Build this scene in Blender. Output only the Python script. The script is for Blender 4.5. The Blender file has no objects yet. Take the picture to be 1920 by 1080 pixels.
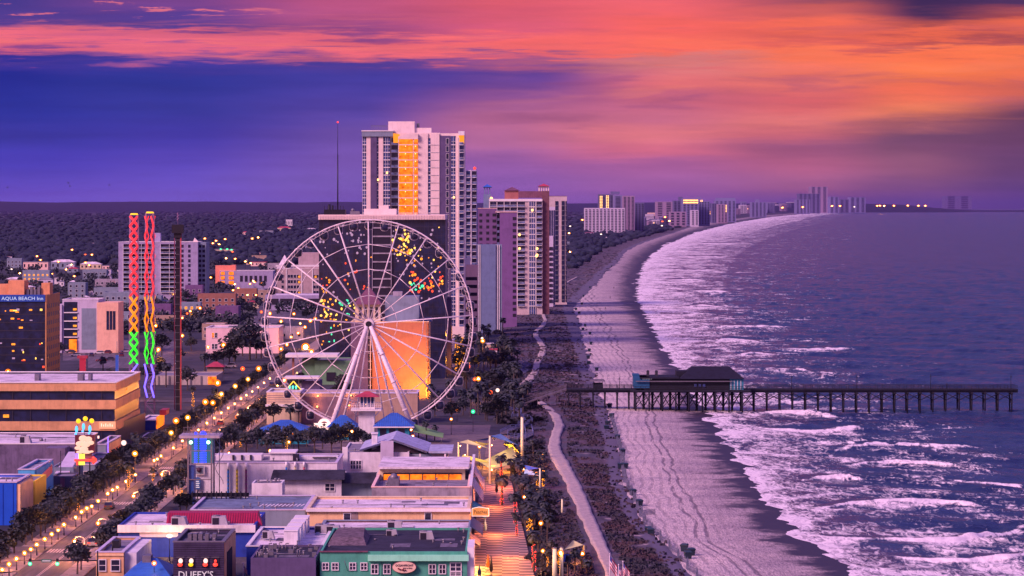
import bpy, bmesh, math, random
import numpy as np
from mathutils import Vector, Matrix
random.seed(7)
RNG = np.random.default_rng(5)
PI = math.pi
F, H, HY = 6000.0, 62.0, 386.0          # focal length in px of a 1920 px frame, eye height (m), horizon row
S = bpy.context.scene
COL = S.collection

def X(px, D): return (px - 960.0) / F * D
def Z(py, D): return H - (py - HY) / F * D
def Dg(py, z=0.0): return (H - z) * F / (py - HY)
def G(px, py, z=0.0):
    D = Dg(py, z); return Vector((X(px, D), D, z))
def PX(x, D): return 960 + x / D * F

# ------------------------------------------------------------------ colour
def lin(c):
    c = c / 255.0
    return c / 12.92 if c <= 0.04045 else ((c + 0.055) / 1.055) ** 2.4
LF = (0.97, 0.57, 0.95)                  # what a white surface returns under this dusk sky
def A(r, g, b):                          # surface colour from the colour it shows at dusk
    return tuple(max(0.004, min(0.9, lin(v) / l)) for v, l in zip((r, g, b), LF))

MATS = {}
def nt(name):
    m = bpy.data.materials.new(name); m.use_nodes = True
    n = m.node_tree; b = n.nodes['Principled BSDF']
    return m, n, b
def N(n, t, **k):
    x = n.nodes.new(t)
    for a, v in k.items():
        if a.startswith('i_'): x.inputs[a[2:].replace('_', ' ')].default_value = v
        else: setattr(x, a, v)
    return x
def L(n, a, b): n.links.new(a, b)
def mth(n, op, a, b=None, clamp=False):
    x = n.nodes.new('ShaderNodeMath'); x.operation = op; x.use_clamp = clamp
    for i, v in enumerate((a, b)):
        if v is None: continue
        if isinstance(v, (int, float)): x.inputs[i].default_value = v
        else: n.links.new(v, x.inputs[i])
    return x.outputs[0]
def mixc(n, f, a, b, mode='MIX'):
    x = n.nodes.new('ShaderNodeMix'); x.data_type = 'RGBA'; x.blend_type = mode
    for i, v in ((0, f), (6, a), (7, b)):
        if isinstance(v, (int, float)): x.inputs[i].default_value = v
        elif isinstance(v, tuple): x.inputs[i].default_value = (*v[:3], 1)
        else: n.links.new(v, x.inputs[i])
    return x.outputs[2]
def ramp(n, f, stops, interp='LINEAR'):
    x = n.nodes.new('ShaderNodeValToRGB'); cr = x.color_ramp; cr.interpolation = interp
    stops = sorted(stops, key=lambda s: s[0])
    while len(cr.elements) < len(stops): cr.elements.new(0.5)
    for e, (p, c) in zip(cr.elements, stops):
        e.position = p; e.color = (*c, 1) if isinstance(c, tuple) else (c, c, c, 1)
    if f is not None: n.links.new(f, x.inputs[0])
    return x.outputs[0]
def smooth(n, f, a, b):
    x = n.nodes.new('ShaderNodeMapRange'); x.interpolation_type = 'SMOOTHSTEP'
    n.links.new(f, x.inputs[0]); x.inputs[1].default_value = a; x.inputs[2].default_value = b
    return x.outputs[0]
def noise(n, vec, scale, detail=4, rough=.55, dist=0.0):
    x = N(n, 'ShaderNodeTexNoise'); x.inputs['Scale'].default_value = scale
    x.inputs['Detail'].default_value = detail; x.inputs['Roughness'].default_value = rough
    x.inputs['Distortion'].default_value = dist
    if vec is not None: n.links.new(vec, x.inputs['Vector'])
    return x.outputs[0]
def scaled(n, vec, sx, sy, sz, off=(0, 0, 0)):
    x = N(n, 'ShaderNodeMapping'); x.inputs['Scale'].default_value = (sx, sy, sz)
    x.inputs['Location'].default_value = off
    n.links.new(vec, x.inputs[0]); return x.outputs[0]

def M(name, col, rough=.75, var=.22, scale=.35, metal=0.0, streak=True, spec=.3):
    """painted / built surface with weather: blotches, fine grain and rain streaks"""
    if name in MATS: return MATS[name]
    m, n, b = nt(name)
    pos = N(n, 'ShaderNodeNewGeometry').outputs['Position']
    f = noise(n, pos, scale, 5, .62)
    g = noise(n, scaled(n, pos, 1, 1, .12 if streak else 1), 1.7, 3, .6)
    d = tuple(c * (1 - var * 1.6) for c in col); u = tuple(min(.92, c * (1 + var * .7)) for c in col)
    c = ramp(n, f, [(.3, d), (.5, col), (.72, u)])
    c = mixc(n, .55, c, mixc(n, 1.0, c, ramp(n, g, [(.33, 1 - var * 1.5), (.55, 1.0)]), 'MULTIPLY'))
    L(n, c, b.inputs['Base Color'])
    b.inputs['Roughness'].default_value = rough; b.inputs['Metallic'].default_value = metal
    b.inputs['Specular IOR Level'].default_value = spec
    MATS[name] = m; return m
def plain(name, col, rough=.6, metal=0.0, spec=.4):
    if name in MATS: return MATS[name]
    m, n, b = nt(name)
    pos = N(n, 'ShaderNodeNewGeometry').outputs['Position']
    f = noise(n, pos, 2.5, 3)
    L(n, ramp(n, f, [(.3, tuple(c * .8 for c in col)), (.7, tuple(min(1, c * 1.15) for c in col))]), b.inputs['Base Color'])
    b.inputs['Roughness'].default_value = rough; b.inputs['Metallic'].default_value = metal
    b.inputs['Specular IOR Level'].default_value = spec
    MATS[name] = m; return m
def E(name, col, s=1.0, sample=True):
    if name in MATS: return MATS[name]
    m, n, b = nt(name)
    b.inputs['Base Color'].default_value = (*[c * .3 for c in col], 1)
    b.inputs['Emission Color'].default_value = (*col, 1); b.inputs['Emission Strength'].default_value = s
    if not sample: m.cycles.emission_sampling = 'NONE'
    MATS[name] = m; return m
def Eroom(name, col, s, scale=.9):
    """a lit interior behind glass: lamps and furniture make it uneven"""
    if name in MATS: return MATS[name]
    m, n, b = nt(name)
    pos = N(n, 'ShaderNodeNewGeometry').outputs['Position']
    f = noise(n, pos, scale, 3, .6)
    b.inputs['Base Color'].default_value = (*[c * .2 for c in col], 1)
    L(n, ramp(n, f, [(.3, tuple(c * .25 for c in col)), (.5, col), (.68, tuple(min(1, c * 1.25 + .01) for c in col))]), b.inputs['Emission Color'])
    b.inputs['Emission Strength'].default_value = s
    m.cycles.emission_sampling = 'NONE'
    MATS[name] = m; return m
def glass(name, col=(.02, .02, .05), rough=.12):
    if name in MATS: return MATS[name]
    m, n, b = nt(name)
    pos = N(n, 'ShaderNodeNewGeometry').outputs['Position']
    f = noise(n, pos, .45, 2)
    L(n, ramp(n, f, [(.35, tuple(c * .5 for c in col)), (.65, tuple(c * 1.7 for c in col))]), b.inputs['Base Color'])
    b.inputs['Roughness'].default_value = rough; b.inputs['Specular IOR Level'].default_value = .6
    MATS[name] = m; return m
def shell(name, col, s, mix=.5):
    """frosted glass round a lamp: partly see-through, its glow painted in as a halo"""
    if name in MATS: return MATS[name]
    m, n, b = nt(name); n.nodes.remove(b)
    e = N(n, 'ShaderNodeEmission'); e.inputs[0].default_value = (*col, 1); e.inputs[1].default_value = s
    t = N(n, 'ShaderNodeBsdfTransparent'); x = N(n, 'ShaderNodeMixShader'); x.inputs[0].default_value = mix
    L(n, t.outputs[0], x.inputs[1]); L(n, e.outputs[0], x.inputs[2])
    L(n, x.outputs[0], n.nodes['Material Output'].inputs[0]); m.cycles.emission_sampling = 'NONE'
    MATS[name] = m; return m

# ------------------------------------------------------------------ objects
WL = {}
def tag(o, label=None, cat=None, group=None, kind=None):
    if label: o['label'] = label
    if cat: o['category'] = cat
    if group: o['group'] = group
    if kind: o['kind'] = kind
    return o
def thing(name, label, cat, loc=(0, 0, 0), group=None):
    o = bpy.data.objects.new(name, None); COL.objects.link(o); o.location = loc
    o.empty_display_size = .5; WL[o] = Vector(loc)
    return tag(o, label, cat, group)
def kids(o): return list(o.children)
def dup(o, loc=None, rz=None, sc=None, label=None, group=None, parent=None):
    c = o.copy(); COL.objects.link(c)
    if parent is not None: c.parent = parent
    if loc is not None: c.location = loc; WL[c] = Vector(loc)
    if rz is not None: c.rotation_euler = (0, 0, rz)
    if sc is not None: c.scale = (sc, sc, sc) if isinstance(sc, (int, float)) else sc
    if label: c['label'] = label
    if group: c['group'] = group
    for ch in kids(o): dup(ch, parent=c)
    return c

class MB:
    def __init__(s): s.v = []; s.f = []; s.mi = []; s.sm = []; s.slots = []; s.m = None
    def use(s, m): s.m = m; return s
    def face(s, idx, sm=False):
        if s.m not in s.slots: s.slots.append(s.m)
        s.f.append(tuple(idx)); s.mi.append(s.slots.index(s.m)); s.sm.append(sm)
    def poly(s, pts, sm=False):
        k = len(s.v); s.v += [tuple(p) for p in pts]; s.face(range(k, k + len(pts)), sm); return s
    def box(s, x0, x1, y0, y1, z0, z1, top=True, bottom=True):
        k = len(s.v)
        s.v += [(x0, y0, z0), (x1, y0, z0), (x1, y1, z0), (x0, y1, z0), (x0, y0, z1), (x1, y0, z1), (x1, y1, z1), (x0, y1, z1)]
        fs = [(0, 1, 5, 4), (1, 2, 6, 5), (2, 3, 7, 6), (3, 0, 4, 7)]
        if top: fs.append((4, 5, 6, 7))
        if bottom: fs.append((3, 2, 1, 0))
        for f in fs: s.face([k + i for i in f])
        return s
    def hexa(s, b, t):                   # four bottom points, four top points
        k = len(s.v); s.v += [tuple(p) for p in b] + [tuple(p) for p in t]
        for f in ((0, 1, 5, 4), (1, 2, 6, 5), (2, 3, 7, 6), (3, 0, 4, 7), (4, 5, 6, 7), (3, 2, 1, 0)): s.face([k + i for i in f])
        return s
    def prism(s, pts, y0, y1):           # outline in x,z pushed along y
        n = len(pts); k = len(s.v)
        s.v += [(p[0], y0, p[1]) for p in pts] + [(p[0], y1, p[1]) for p in pts]
        s.face([k + i for i in range(n)]); s.face([k + n + i for i in reversed(range(n))])
        for i in range(n):
            j = (i + 1) % n; s.face((k + j, k + i, k + n + i, k + n + j))
        return s
    def tube(s, p, q, r, r2=None, n=6, cap=True):
        p = Vector(p); q = Vector(q); r2 = r if r2 is None else r2
        d = (q - p)
        if d.length < 1e-6: return s
        d.normalize(); u = d.orthogonal().normalized(); w = d.cross(u); k = len(s.v)
        for c, rr in ((p, r), (q, r2)):
            for i in range(n):
                a = 2 * PI * i / n; s.v.append(tuple(c + (u * math.cos(a) + w * math.sin(a)) * rr))
        for i in range(n):
            j = (i + 1) % n; s.face((k + i, k + j, k + n + j, k + n + i), n > 4)
        if cap:
            s.face([k + i for i in reversed(range(n))]); s.face([k + n + i for i in range(n)])
        return s
    def path(s, pts, r, n=6):
        for a, b in zip(pts, pts[1:]): s.tube(a, b, r, n=n)
        return s
    def ball(s, c, r, nu=8, nv=5, sz=1.0):
        k = len(s.v); c = Vector(c)
        s.v.append((c.x, c.y, c.z + r * sz))
        for i in range(1, nv):
            t = PI * i / nv
            for j in range(nu):
                a = 2 * PI * j / nu
                s.v.append((c.x + r * math.sin(t) * math.cos(a), c.y + r * math.sin(t) * math.sin(a), c.z + r * sz * math.cos(t)))
        s.v.append((c.x, c.y, c.z - r * sz)); e = len(s.v) - 1
        for j in range(nu):
            j2 = (j + 1) % nu
            s.face((k, k + 1 + j, k + 1 + j2), True)
            for i in range(nv - 2):
                a = k + 1 + i * nu
                s.face((a + j, a + nu + j, a + nu + j2, a + j2), True)
            a = k + 1 + (nv - 2) * nu
            s.face((a + j, e, a + j2), True)
        return s
    def hip(s, x0, x1, y0, y1, z0, z1, rx=None, ov=0):   # hip roof, ridge along x
        x0 -= ov; x1 += ov; y0 -= ov; y1 += ov
        rx = (y1 - y0) / 2 if rx is None else rx
        rx = min(rx, (x1 - x0) / 2 - .01); ym = (y0 + y1) / 2
        a, b, c, d = (x0, y0, z0), (x1, y0, z0), (x1, y1, z0), (x0, y1, z0); e, f = (x0 + rx, ym, z1), (x1 - rx, ym, z1)
        s.poly([a, b, f, e]); s.poly([b, c, f]); s.poly([c, d, e, f]); s.poly([d, a, e]); s.poly([d, c, b, a]); return s
    def build(s, name, parent=None, loc=None, label=None, cat=None, group=None, kind=None):
        me = bpy.data.meshes.new(name)
        off = Vector(loc) if loc is not None else (WL.get(parent, Vector((0, 0, 0))) if parent is not None else Vector((0, 0, 0)))
        v = np.array(s.v, dtype=float) - np.array(off)
        me.from_pydata(v.tolist(), [], s.f)
        for m in s.slots: me.materials.append(m)
        me.polygons.foreach_set('material_index', s.mi); me.polygons.foreach_set('use_smooth', s.sm); me.update()
        o = bpy.data.objects.new(name, me); COL.objects.link(o)
        if parent is not None: o.parent = parent; WL[o] = off
        elif loc is not None: o.location = loc; WL[o] = off
        return tag(o, label, cat, group, kind)

def grid_mesh(name, V, mat, uv=None, kind='structure', smooth_=True, cols=None):
    """V: rows x cols x 3 array -> one sheet"""
    r, c, _ = V.shape
    me = bpy.data.meshes.new(name)
    idx = np.arange(r * c).reshape(r, c)
    q = np.stack([idx[:-1, :-1], idx[:-1, 1:], idx[1:, 1:], idx[1:, :-1]], -1).reshape(-1, 4)
    me.vertices.add(r * c); me.vertices.foreach_set('co', V.reshape(-1).astype(np.float32))
    me.loops.add(q.size); me.loops.foreach_set('vertex_index', q.reshape(-1).astype(np.int32))
    me.polygons.add(len(q)); me.polygons.foreach_set('loop_start', np.arange(0, q.size, 4, dtype=np.int32))
    me.polygons.foreach_set('loop_total', np.full(len(q), 4, dtype=np.int32))
    me.update(calc_edges=True)
    if uv is not None:
        l = me.uv_layers.new(name='UVMap'); l.data.foreach_set('uv', uv.reshape(-1, 2)[q.reshape(-1)].reshape(-1).astype(np.float32))
    me.polygons.foreach_set('use_smooth', np.full(len(q), smooth_)); me.materials.append(mat); me.validate()
    o = bpy.data.objects.new(name, me); COL.objects.link(o)
    if kind: o['kind'] = kind
    return o
def text(body, x, y, z, h, mat, parent=None, w=None, depth=.06, name='lettering', rz=0.0):
    """letters standing in the x,z plane facing the viewer; x is their middle, z their bottom"""
    cu = bpy.data.curves.new(name, 'FONT'); cu.body = body; cu.size = 1; cu.extrude = .05; cu.align_x = 'CENTER'; cu.resolution_u = 2
    t = bpy.data.objects.new(name, cu); COL.objects.link(t)
    me = bpy.data.meshes.new_from_object(t.evaluated_get(bpy.context.evaluated_depsgraph_get()))
    bpy.data.objects.remove(t); bpy.data.curves.remove(cu)
    co = np.empty(len(me.vertices) * 3); me.vertices.foreach_get('co', co); co = co.reshape(-1, 3)
    sy = h / .72; sx = sy if w is None else w / max(1e-6, np.ptp(co[:, 0]))
    off = WL.get(parent, Vector((0, 0, 0)))
    xx = co[:, 0] * sx; c, s_ = math.cos(rz), math.sin(rz)
    out = np.stack([x + xx * c - off.x, y + xx * s_ - co[:, 2] * depth * 20 - off.y, z + co[:, 1] * sy - off.z], -1)
    me.vertices.foreach_set('co', out.reshape(-1)); me.materials.clear(); me.materials.append(mat); me.update(); me.name = name
    o = bpy.data.objects.new(name, me); COL.objects.link(o)
    if parent is not None: o.parent = parent; WL[o] = off
    return o
ONES = 'zeroth first second third fourth fifth sixth seventh eighth ninth tenth eleventh twelfth thirteenth fourteenth fifteenth sixteenth seventeenth eighteenth nineteenth'.split()
TENS = 'x x twenty thirty forty fifty sixty seventy eighty ninety'.split()
def nth(k):
    if k < 20: return ONES[k]
    t, o = divmod(k, 10)
    if t < 10: return TENS[t] + '-' + ONES[o] if o else TENS[t][:-1] + 'ieth'
    return 'hundred-and-' + nth(k - 100) if k > 100 else 'hundredth'
# ================================================================== camera, sky, sun
cam = bpy.data.cameras.new('camera'); co = bpy.data.objects.new('camera', cam); COL.objects.link(co)
co.location = (0, 0, H); co.rotation_euler = (PI / 2, 0, 0)
cam.sensor_width = 36; cam.lens = F / 1920 * 36; cam.shift_y = -(540 - HY) / 1920.0
cam.clip_start = 1; cam.clip_end = 400000
S.camera = co
S.view_settings.view_transform = 'Standard'; S.view_settings.look = 'None'; S.view_settings.exposure = 0; S.view_settings.gamma = 1
S.render.engine = 'CYCLES'
try:
    S.cycles.use_denoising = True; S.cycles.max_bounces = 5; S.cycles.diffuse_bounces = 2; S.cycles.glossy_bounces = 2
    S.cycles.transparent_max_bounces = 6; S.cycles.volume_bounces = 0; S.cycles.sample_clamp_indirect = 3; S.cycles.caustics_reflective = False
    S.cycles.caustics_refractive = False
except Exception: pass

W = bpy.data.worlds.new('World'); S.world = W; W.use_nodes = True
n = W.node_tree; bg = n.nodes['Background']
d = N(n, 'ShaderNodeTexCoord').outputs['Generated']
sep = N(n, 'ShaderNodeSeparateXYZ'); L(n, d, sep.inputs[0]); dx, dy, dz = sep.outputs
yy = mth(n, 'MAXIMUM', dy, .03)
U = mth(n, 'ADD', mth(n, 'MULTIPLY', mth(n, 'DIVIDE', dx, yy), F / 1920), .5)         # 0..1 across the bay
V = mth(n, 'SUBTRACT', .386, mth(n, 'MULTIPLY', mth(n, 'DIVIDE', dz, yy), F / 1000))   # .386 at the horizon, 0 at 3.7 degrees up
cmb = N(n, 'ShaderNodeCombineXYZ'); L(n, U, cmb.inputs[0]); L(n, V, cmb.inputs[1]); uv = cmb.outputs[0]
w1 = noise(n, scaled(n, uv, 3.2, 16, 1), 1.0, 4, .55)
w2 = noise(n, scaled(n, uv, 9, 60, 1, (3, 1, 0)), 1.0, 5, .62)
w3 = noise(n, scaled(n, uv, 2.2, 5, 1, (7, 2, 0)), 1.0, 3, .5)
streakmask = ramp(n, V, [(.02, .35), (.09, 1.0), (.125, .9), (.15, .25), (.3, .12)])
Vw = mth(n, 'ADD', V, mth(n, 'MULTIPLY', mth(n, 'SUBTRACT', w1, .5), .05))
Vw = mth(n, 'ADD', Vw, mth(n, 'MULTIPLY', mth(n, 'MULTIPLY', mth(n, 'SUBTRACT', w2, .5), .125), streakmask))
Uw = mth(n, 'ADD', U, mth(n, 'MULTIPLY', mth(n, 'SUBTRACT', w3, .5), .16))
SKY = [
 (0.00, [(0, 70, 58, 140), (40, 85, 62, 145), (56, 180, 90, 135), (66, 240, 108, 125), (88, 228, 102, 132), (104, 150, 75, 145), (115, 55, 50, 150), (140, 30, 44, 146), (200, 36, 50, 152), (250, 52, 56, 160), (300, 62, 58, 168), (350, 78, 68, 174), (386, 90, 80, 184)]),
 (0.16, [(0, 120, 68, 140), (25, 88, 62, 145), (48, 90, 64, 145), (60, 225, 102, 128), (85, 232, 104, 130), (102, 150, 82, 148), (118, 62, 56, 152), (150, 42, 54, 150), (200, 52, 58, 156), (250, 62, 58, 164), (300, 76, 64, 167), (350, 90, 75, 178), (386, 98, 85, 185)]),
 (0.333, [(0, 190, 86, 130), (30, 182, 84, 130), (58, 150, 74, 132), (76, 235, 104, 122), (90, 245, 108, 122), (106, 190, 92, 130), (120, 80, 62, 150), (150, 68, 62, 158), (200, 82, 68, 163), (250, 108, 80, 165), (300, 112, 82, 164), (350, 110, 85, 165), (386, 105, 85, 170)]),
 (0.50, [(0, 225, 94, 110), (45, 220, 92, 118), (75, 252, 108, 106), (100, 245, 106, 106), (116, 170, 88, 132), (145, 104, 68, 150), (185, 145, 84, 146), (225, 188, 106, 146), (270, 182, 106, 150), (300, 138, 85, 150), (350, 130, 85, 155), (386, 118, 85, 160)]),
 (0.667, [(0, 236, 100, 108), (50, 250, 104, 95), (92, 254, 112, 90), (120, 224, 126, 124), (150, 228, 112, 114), (180, 196, 98, 120), (220, 206, 110, 136), (250, 228, 122, 130), (285, 214, 108, 130), (310, 160, 90, 140), (350, 148, 88, 140), (386, 122, 80, 150)]),
 (0.80, [(0, 160, 80, 95), (16, 200, 92, 88), (45, 252, 112, 84), (78, 225, 98, 88), (100, 254, 120, 82), (150, 236, 116, 100), (185, 222, 102, 104), (220, 232, 122, 116), (250, 205, 104, 112), (275, 158, 86, 118), (310, 166, 88, 116), (350, 148, 85, 116), (386, 100, 70, 130)]),
 (0.90, [(0, 62, 42, 84), (26, 72, 45, 84), (46, 170, 78, 76), (62, 240, 106, 74), (78, 190, 84, 80), (96, 250, 116, 72), (135, 255, 126, 72), (170, 252, 116, 80), (205, 246, 130, 90), (226, 160, 90, 96), (260, 122, 76, 102), (310, 134, 80, 102), (350, 112, 70, 102), (386, 75, 55, 110)]),
 (1.00, [(0, 80, 52, 94), (24, 170, 76, 80), (48, 238, 106, 75), (78, 176, 80, 80), (104, 250, 120, 70), (140, 246, 116, 75), (172, 210, 100, 80), (192, 168, 88, 95), (212, 108, 65, 90), (260, 104, 64, 94), (310, 94, 60, 92), (350, 78, 55, 96), (386, 64, 50, 106)]),
]
fv = mth(n, 'DIVIDE', Vw, .4, True)
prev = None; pu = 0
for u, st in SKY:
    c = ramp(n, fv, [(y / 400, tuple(lin(q) for q in (r, g, b))) for y, r, g, b in st], 'B_SPLINE' if False else 'EASE')
    if prev is None: prev = c
    else:
        prev = mixc(n, smooth(n, Uw, pu, u), prev, c)
    pu = u
# torn bright edges on the low cloud bank, and thin blue gaps
cir = noise(n, scaled(n, uv, 6, 85, 1, (1, 5, 0)), 1.0, 6, .68, .4)
cm = mth(n, 'MULTIPLY', smooth(n, cir, .5, .66), ramp(n, V, [(.012, 0.0), (.05, .5), (.075, 1.0), (.108, .75), (.122, 0.0)]))
cm = mth(n, 'MULTIPLY', cm, ramp(n, U, [(.0, .75), (.35, .7), (.55, .35), (.7, .0)]))
front = mixc(n, mth(n, 'MULTIPLY', cm, .8), prev, tuple(lin(q) for q in (255, 122, 118)))
gap = noise(n, scaled(n, uv, 5, 70, 1, (9, 3, 0)), 1.0, 5, .6, .3)
gm = mth(n, 'MULTIPLY', smooth(n, gap, .55, .68), ramp(n, V, [(.055, 0.0), (.085, .8), (.115, .7), (.135, 0.0)]))
gm = mth(n, 'MULTIPLY', gm, ramp(n, U, [(.0, .8), (.4, .7), (.55, .2), (.65, .0)]))
front = mixc(n, gm, front, tuple(lin(q) for q in (88, 62, 145)))
# soft dark shreds through the glowing side, brighter ribs between them
sh = noise(n, scaled(n, uv, 5.5, 30, 1, (2, 8, 0)), 1.0, 5, .58, .5)
sm = mth(n, 'MULTIPLY', smooth(n, sh, .53, .70), ramp(n, V, [(.0, .3), (.1, .55), (.15, .8), (.24, .55), (.30, .12), (.386, .05)]))
sm = mth(n, 'MULTIPLY', sm, ramp(n, U, [(.40, .0), (.52, .9), (.78, .75), (1.0, .5)]))
front = mixc(n, mth(n, 'MULTIPLY', sm, .62), front, tuple(lin(q) for q in (138, 72, 122)))
sm2 = mth(n, 'MULTIPLY', smooth(n, sh, .47, .33), ramp(n, V, [(.05, .2), (.12, .5), (.22, .5), (.29, .0)]))
sm2 = mth(n, 'MULTIPLY', sm2, ramp(n, U, [(.45, .0), (.62, .6), (1.0, .5)]))
front = mixc(n, mth(n, 'MULTIPLY', sm2, .7), front, tuple(lin(q) for q in (255, 140, 108)))
# small torn puffs at the top of the blue side
pf = noise(n, scaled(n, uv, 11, 62, 1, (4.3, 1.2, 0)), 1.0, 6, .66, .3)
pm = mth(n, 'MULTIPLY', smooth(n, pf, .57, .63), ramp(n, V, [(.0, .9), (.034, .8), (.046, .0)]))
pm = mth(n, 'MULTIPLY', pm, ramp(n, U, [(.0, .9), (.22, .8), (.32, .0)]))
front = mixc(n, pm, front, tuple(lin(q) for q in (246, 122, 130)))
# the rest of the dome: violet overhead, blue over the bay ahead, afterglow behind the viewer
bk = smooth(n, dy, .5, -.7)
frd = mixc(n, smooth(n, dz, .07, .34), (.17, .155, .47), (.04, .048, .33))
dome = mixc(n, bk, frd, (.40, .20, .50))
zen = smooth(n, dz, .15, .9)
dome = mixc(n, zen, dome, (.23, .135, .66))
sky = N(n, 'ShaderNodeTexSky'); sky.sky_type = 'NISHITA'; sky.sun_disc = False
sky.sun_elevation = math.radians(2); sky.sun_rotation = math.radians(229)
dome = mixc(n, .04, dome, sky.outputs[0], 'ADD')
inr = mth(n, 'MULTIPLY', smooth(n, V, -.55, -.05), smooth(n, dy, .55, .8))
front = mixc(n, 1.0, front, ramp(n, V, [(.20, 1.0), (.30, 1.0), (.386, 1.0)]), 'MULTIPLY')
tex = noise(n, scaled(n, uv, 4, 26, 1, (6, 6, 1)), 1.0, 5, .6)
front = mixc(n, 1.0, front, ramp(n, tex, [(.3, .86), (.5, 1.0), (.7, 1.12)]), 'MULTIPLY')
gain = N(n, 'ShaderNodeVectorMath'); gain.operation = 'SCALE'; L(n, front, gain.inputs[0]); L(n, mth(n, 'ADD', 1.0, mth(n, 'MULTIPLY', smooth(n, V, .22, .386), .55)), gain.inputs['Scale'])
tot = mixc(n, inr, dome, gain.outputs[0])
L(n, tot, bg.inputs[0]); bg.inputs[1].default_value = 1.0

sl = bpy.data.lights.new('sun', 'SUN'); so = bpy.data.objects.new('sun', sl); COL.objects.link(so)
sl.energy = 4.6; sl.angle = math.radians(20); sl.color = (1.0, .54, .60)
az, el = math.radians(229), math.radians(34)      # afterglow from behind the camera, a little to the left
sd = Vector((math.sin(az) * math.cos(el), math.cos(az) * math.cos(el), math.sin(el)))
so.rotation_euler = sd.to_track_quat('Z', 'Y').to_euler()
so.location = (0, 0, 300)

# ---- the evening air
def haze_box():
    m = bpy.data.materials.new('haze_air'); m.use_nodes = True; n = m.node_tree; n.nodes.clear()
    v = N(n, 'ShaderNodeVolumePrincipled'); v.inputs['Color'].default_value = (.28, .17, .60, 1); v.inputs['Density'].default_value = HAZE
    o = N(n, 'ShaderNodeOutputMaterial'); L(n, v.outputs[0], o.inputs['Volume'])
    mb = MB().use(m); mb.box(-70000, 70000, -400, 66000, -4, 320); o = mb.build('haze', kind='stuff'); return o
HAZE = 1.1e-5
haze_box()
# ================================================================== the shore: curves measured along the coast
def curve(pts):
    a = sorted((Dg(py), X(px, Dg(py))) for px, py in pts)
    return np.array([p[0] for p in a]), np.array([p[1] for p in a])
DUNE = curve([(1345, 1130), (1300, 1080), (1255, 1030), (1205, 980), (1190, 945), (1168, 900), (1163, 850), (1152, 810), (1144, 785), (1140, 760), (1125, 735), (1116, 715), (1106, 690), (1108, 670), (1096, 640), (1093, 615), (1084, 590), (1078, 575), (1090, 560), (1102, 548), (1122, 530), (1132, 515), (1162, 490), (1172, 472), (1205, 455), (1262, 437), (1312, 420), (1372, 411.5), (1424, 405), (1505, 399), (1600, 394.6), (1745, 390.3), (1900, 388)])
WATER = curve([(1665, 1130), (1602, 1080), (1535, 1030), (1488, 1000), (1452, 960), (1420, 920), (1394, 880), (1372, 850), (1350, 820), (1332, 790), (1318, 765), (1292, 730), (1266, 690), (1234, 640), (1214, 600), (1192, 560), (1192, 530), (1202, 500), (1216, 480), (1244, 460), (1302, 437), (1366, 420), (1440, 407.5), (1522, 399.6), (1612, 394.8), (1752, 390.4), (1905, 388.05)])
INLAND = curve([(1045, 1130), (1030, 1080), (1010, 990), (992, 900), (985, 840), (975, 800), (962, 740), (945, 670), (925, 610), (930, 570), (985, 530), (1060, 500), (1110, 470), (1180, 450), (1250, 433), (1305, 417.5), (1368, 410.5), (1420, 404.5), (1500, 398.7), (1597, 394.4), (1742, 390.2), (1898, 387.9)])
def cx(c, D): return np.interp(D, c[0], c[1])
SEA = -.35
def rows(step=1.0, lo=386.35, hi=1135):
    ys = [hi]
    while ys[-1] > lo:
        y = ys[-1]
        s = .95 if y > 640 else .7 if y > 450 else .35 if y > 405 else .16 if y > 393 else max(.02, (y - 386) * .04)
        ys.append(y - s * step)
    return np.array(ys)
# smooth value noise for heights
def vnoise(x, y, seed=0):
    xi, yi = np.floor(x).astype(np.int64), np.floor(y).astype(np.int64); xf, yf = x - xi, y - yi
    def h(a, b):
        v = np.sin(a * 127.1 + b * 311.7 + seed * 74.7) * 43758.5453; return v - np.floor(v)
    u, w = xf * xf * (3 - 2 * xf), yf * yf * (3 - 2 * yf)
    return (h(xi, yi) * (1 - u) + h(xi + 1, yi) * u) * (1 - w) + (h(xi, yi + 1) * (1 - u) + h(xi + 1, yi + 1) * u) * w
def fbm(x, y, o=4, seed=0):
    s = 0; a = .5
    for k in range(o): s = s + a * vnoise(x * 2 ** k, y * 2 ** k, seed + k); a *= .5
    return s

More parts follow.
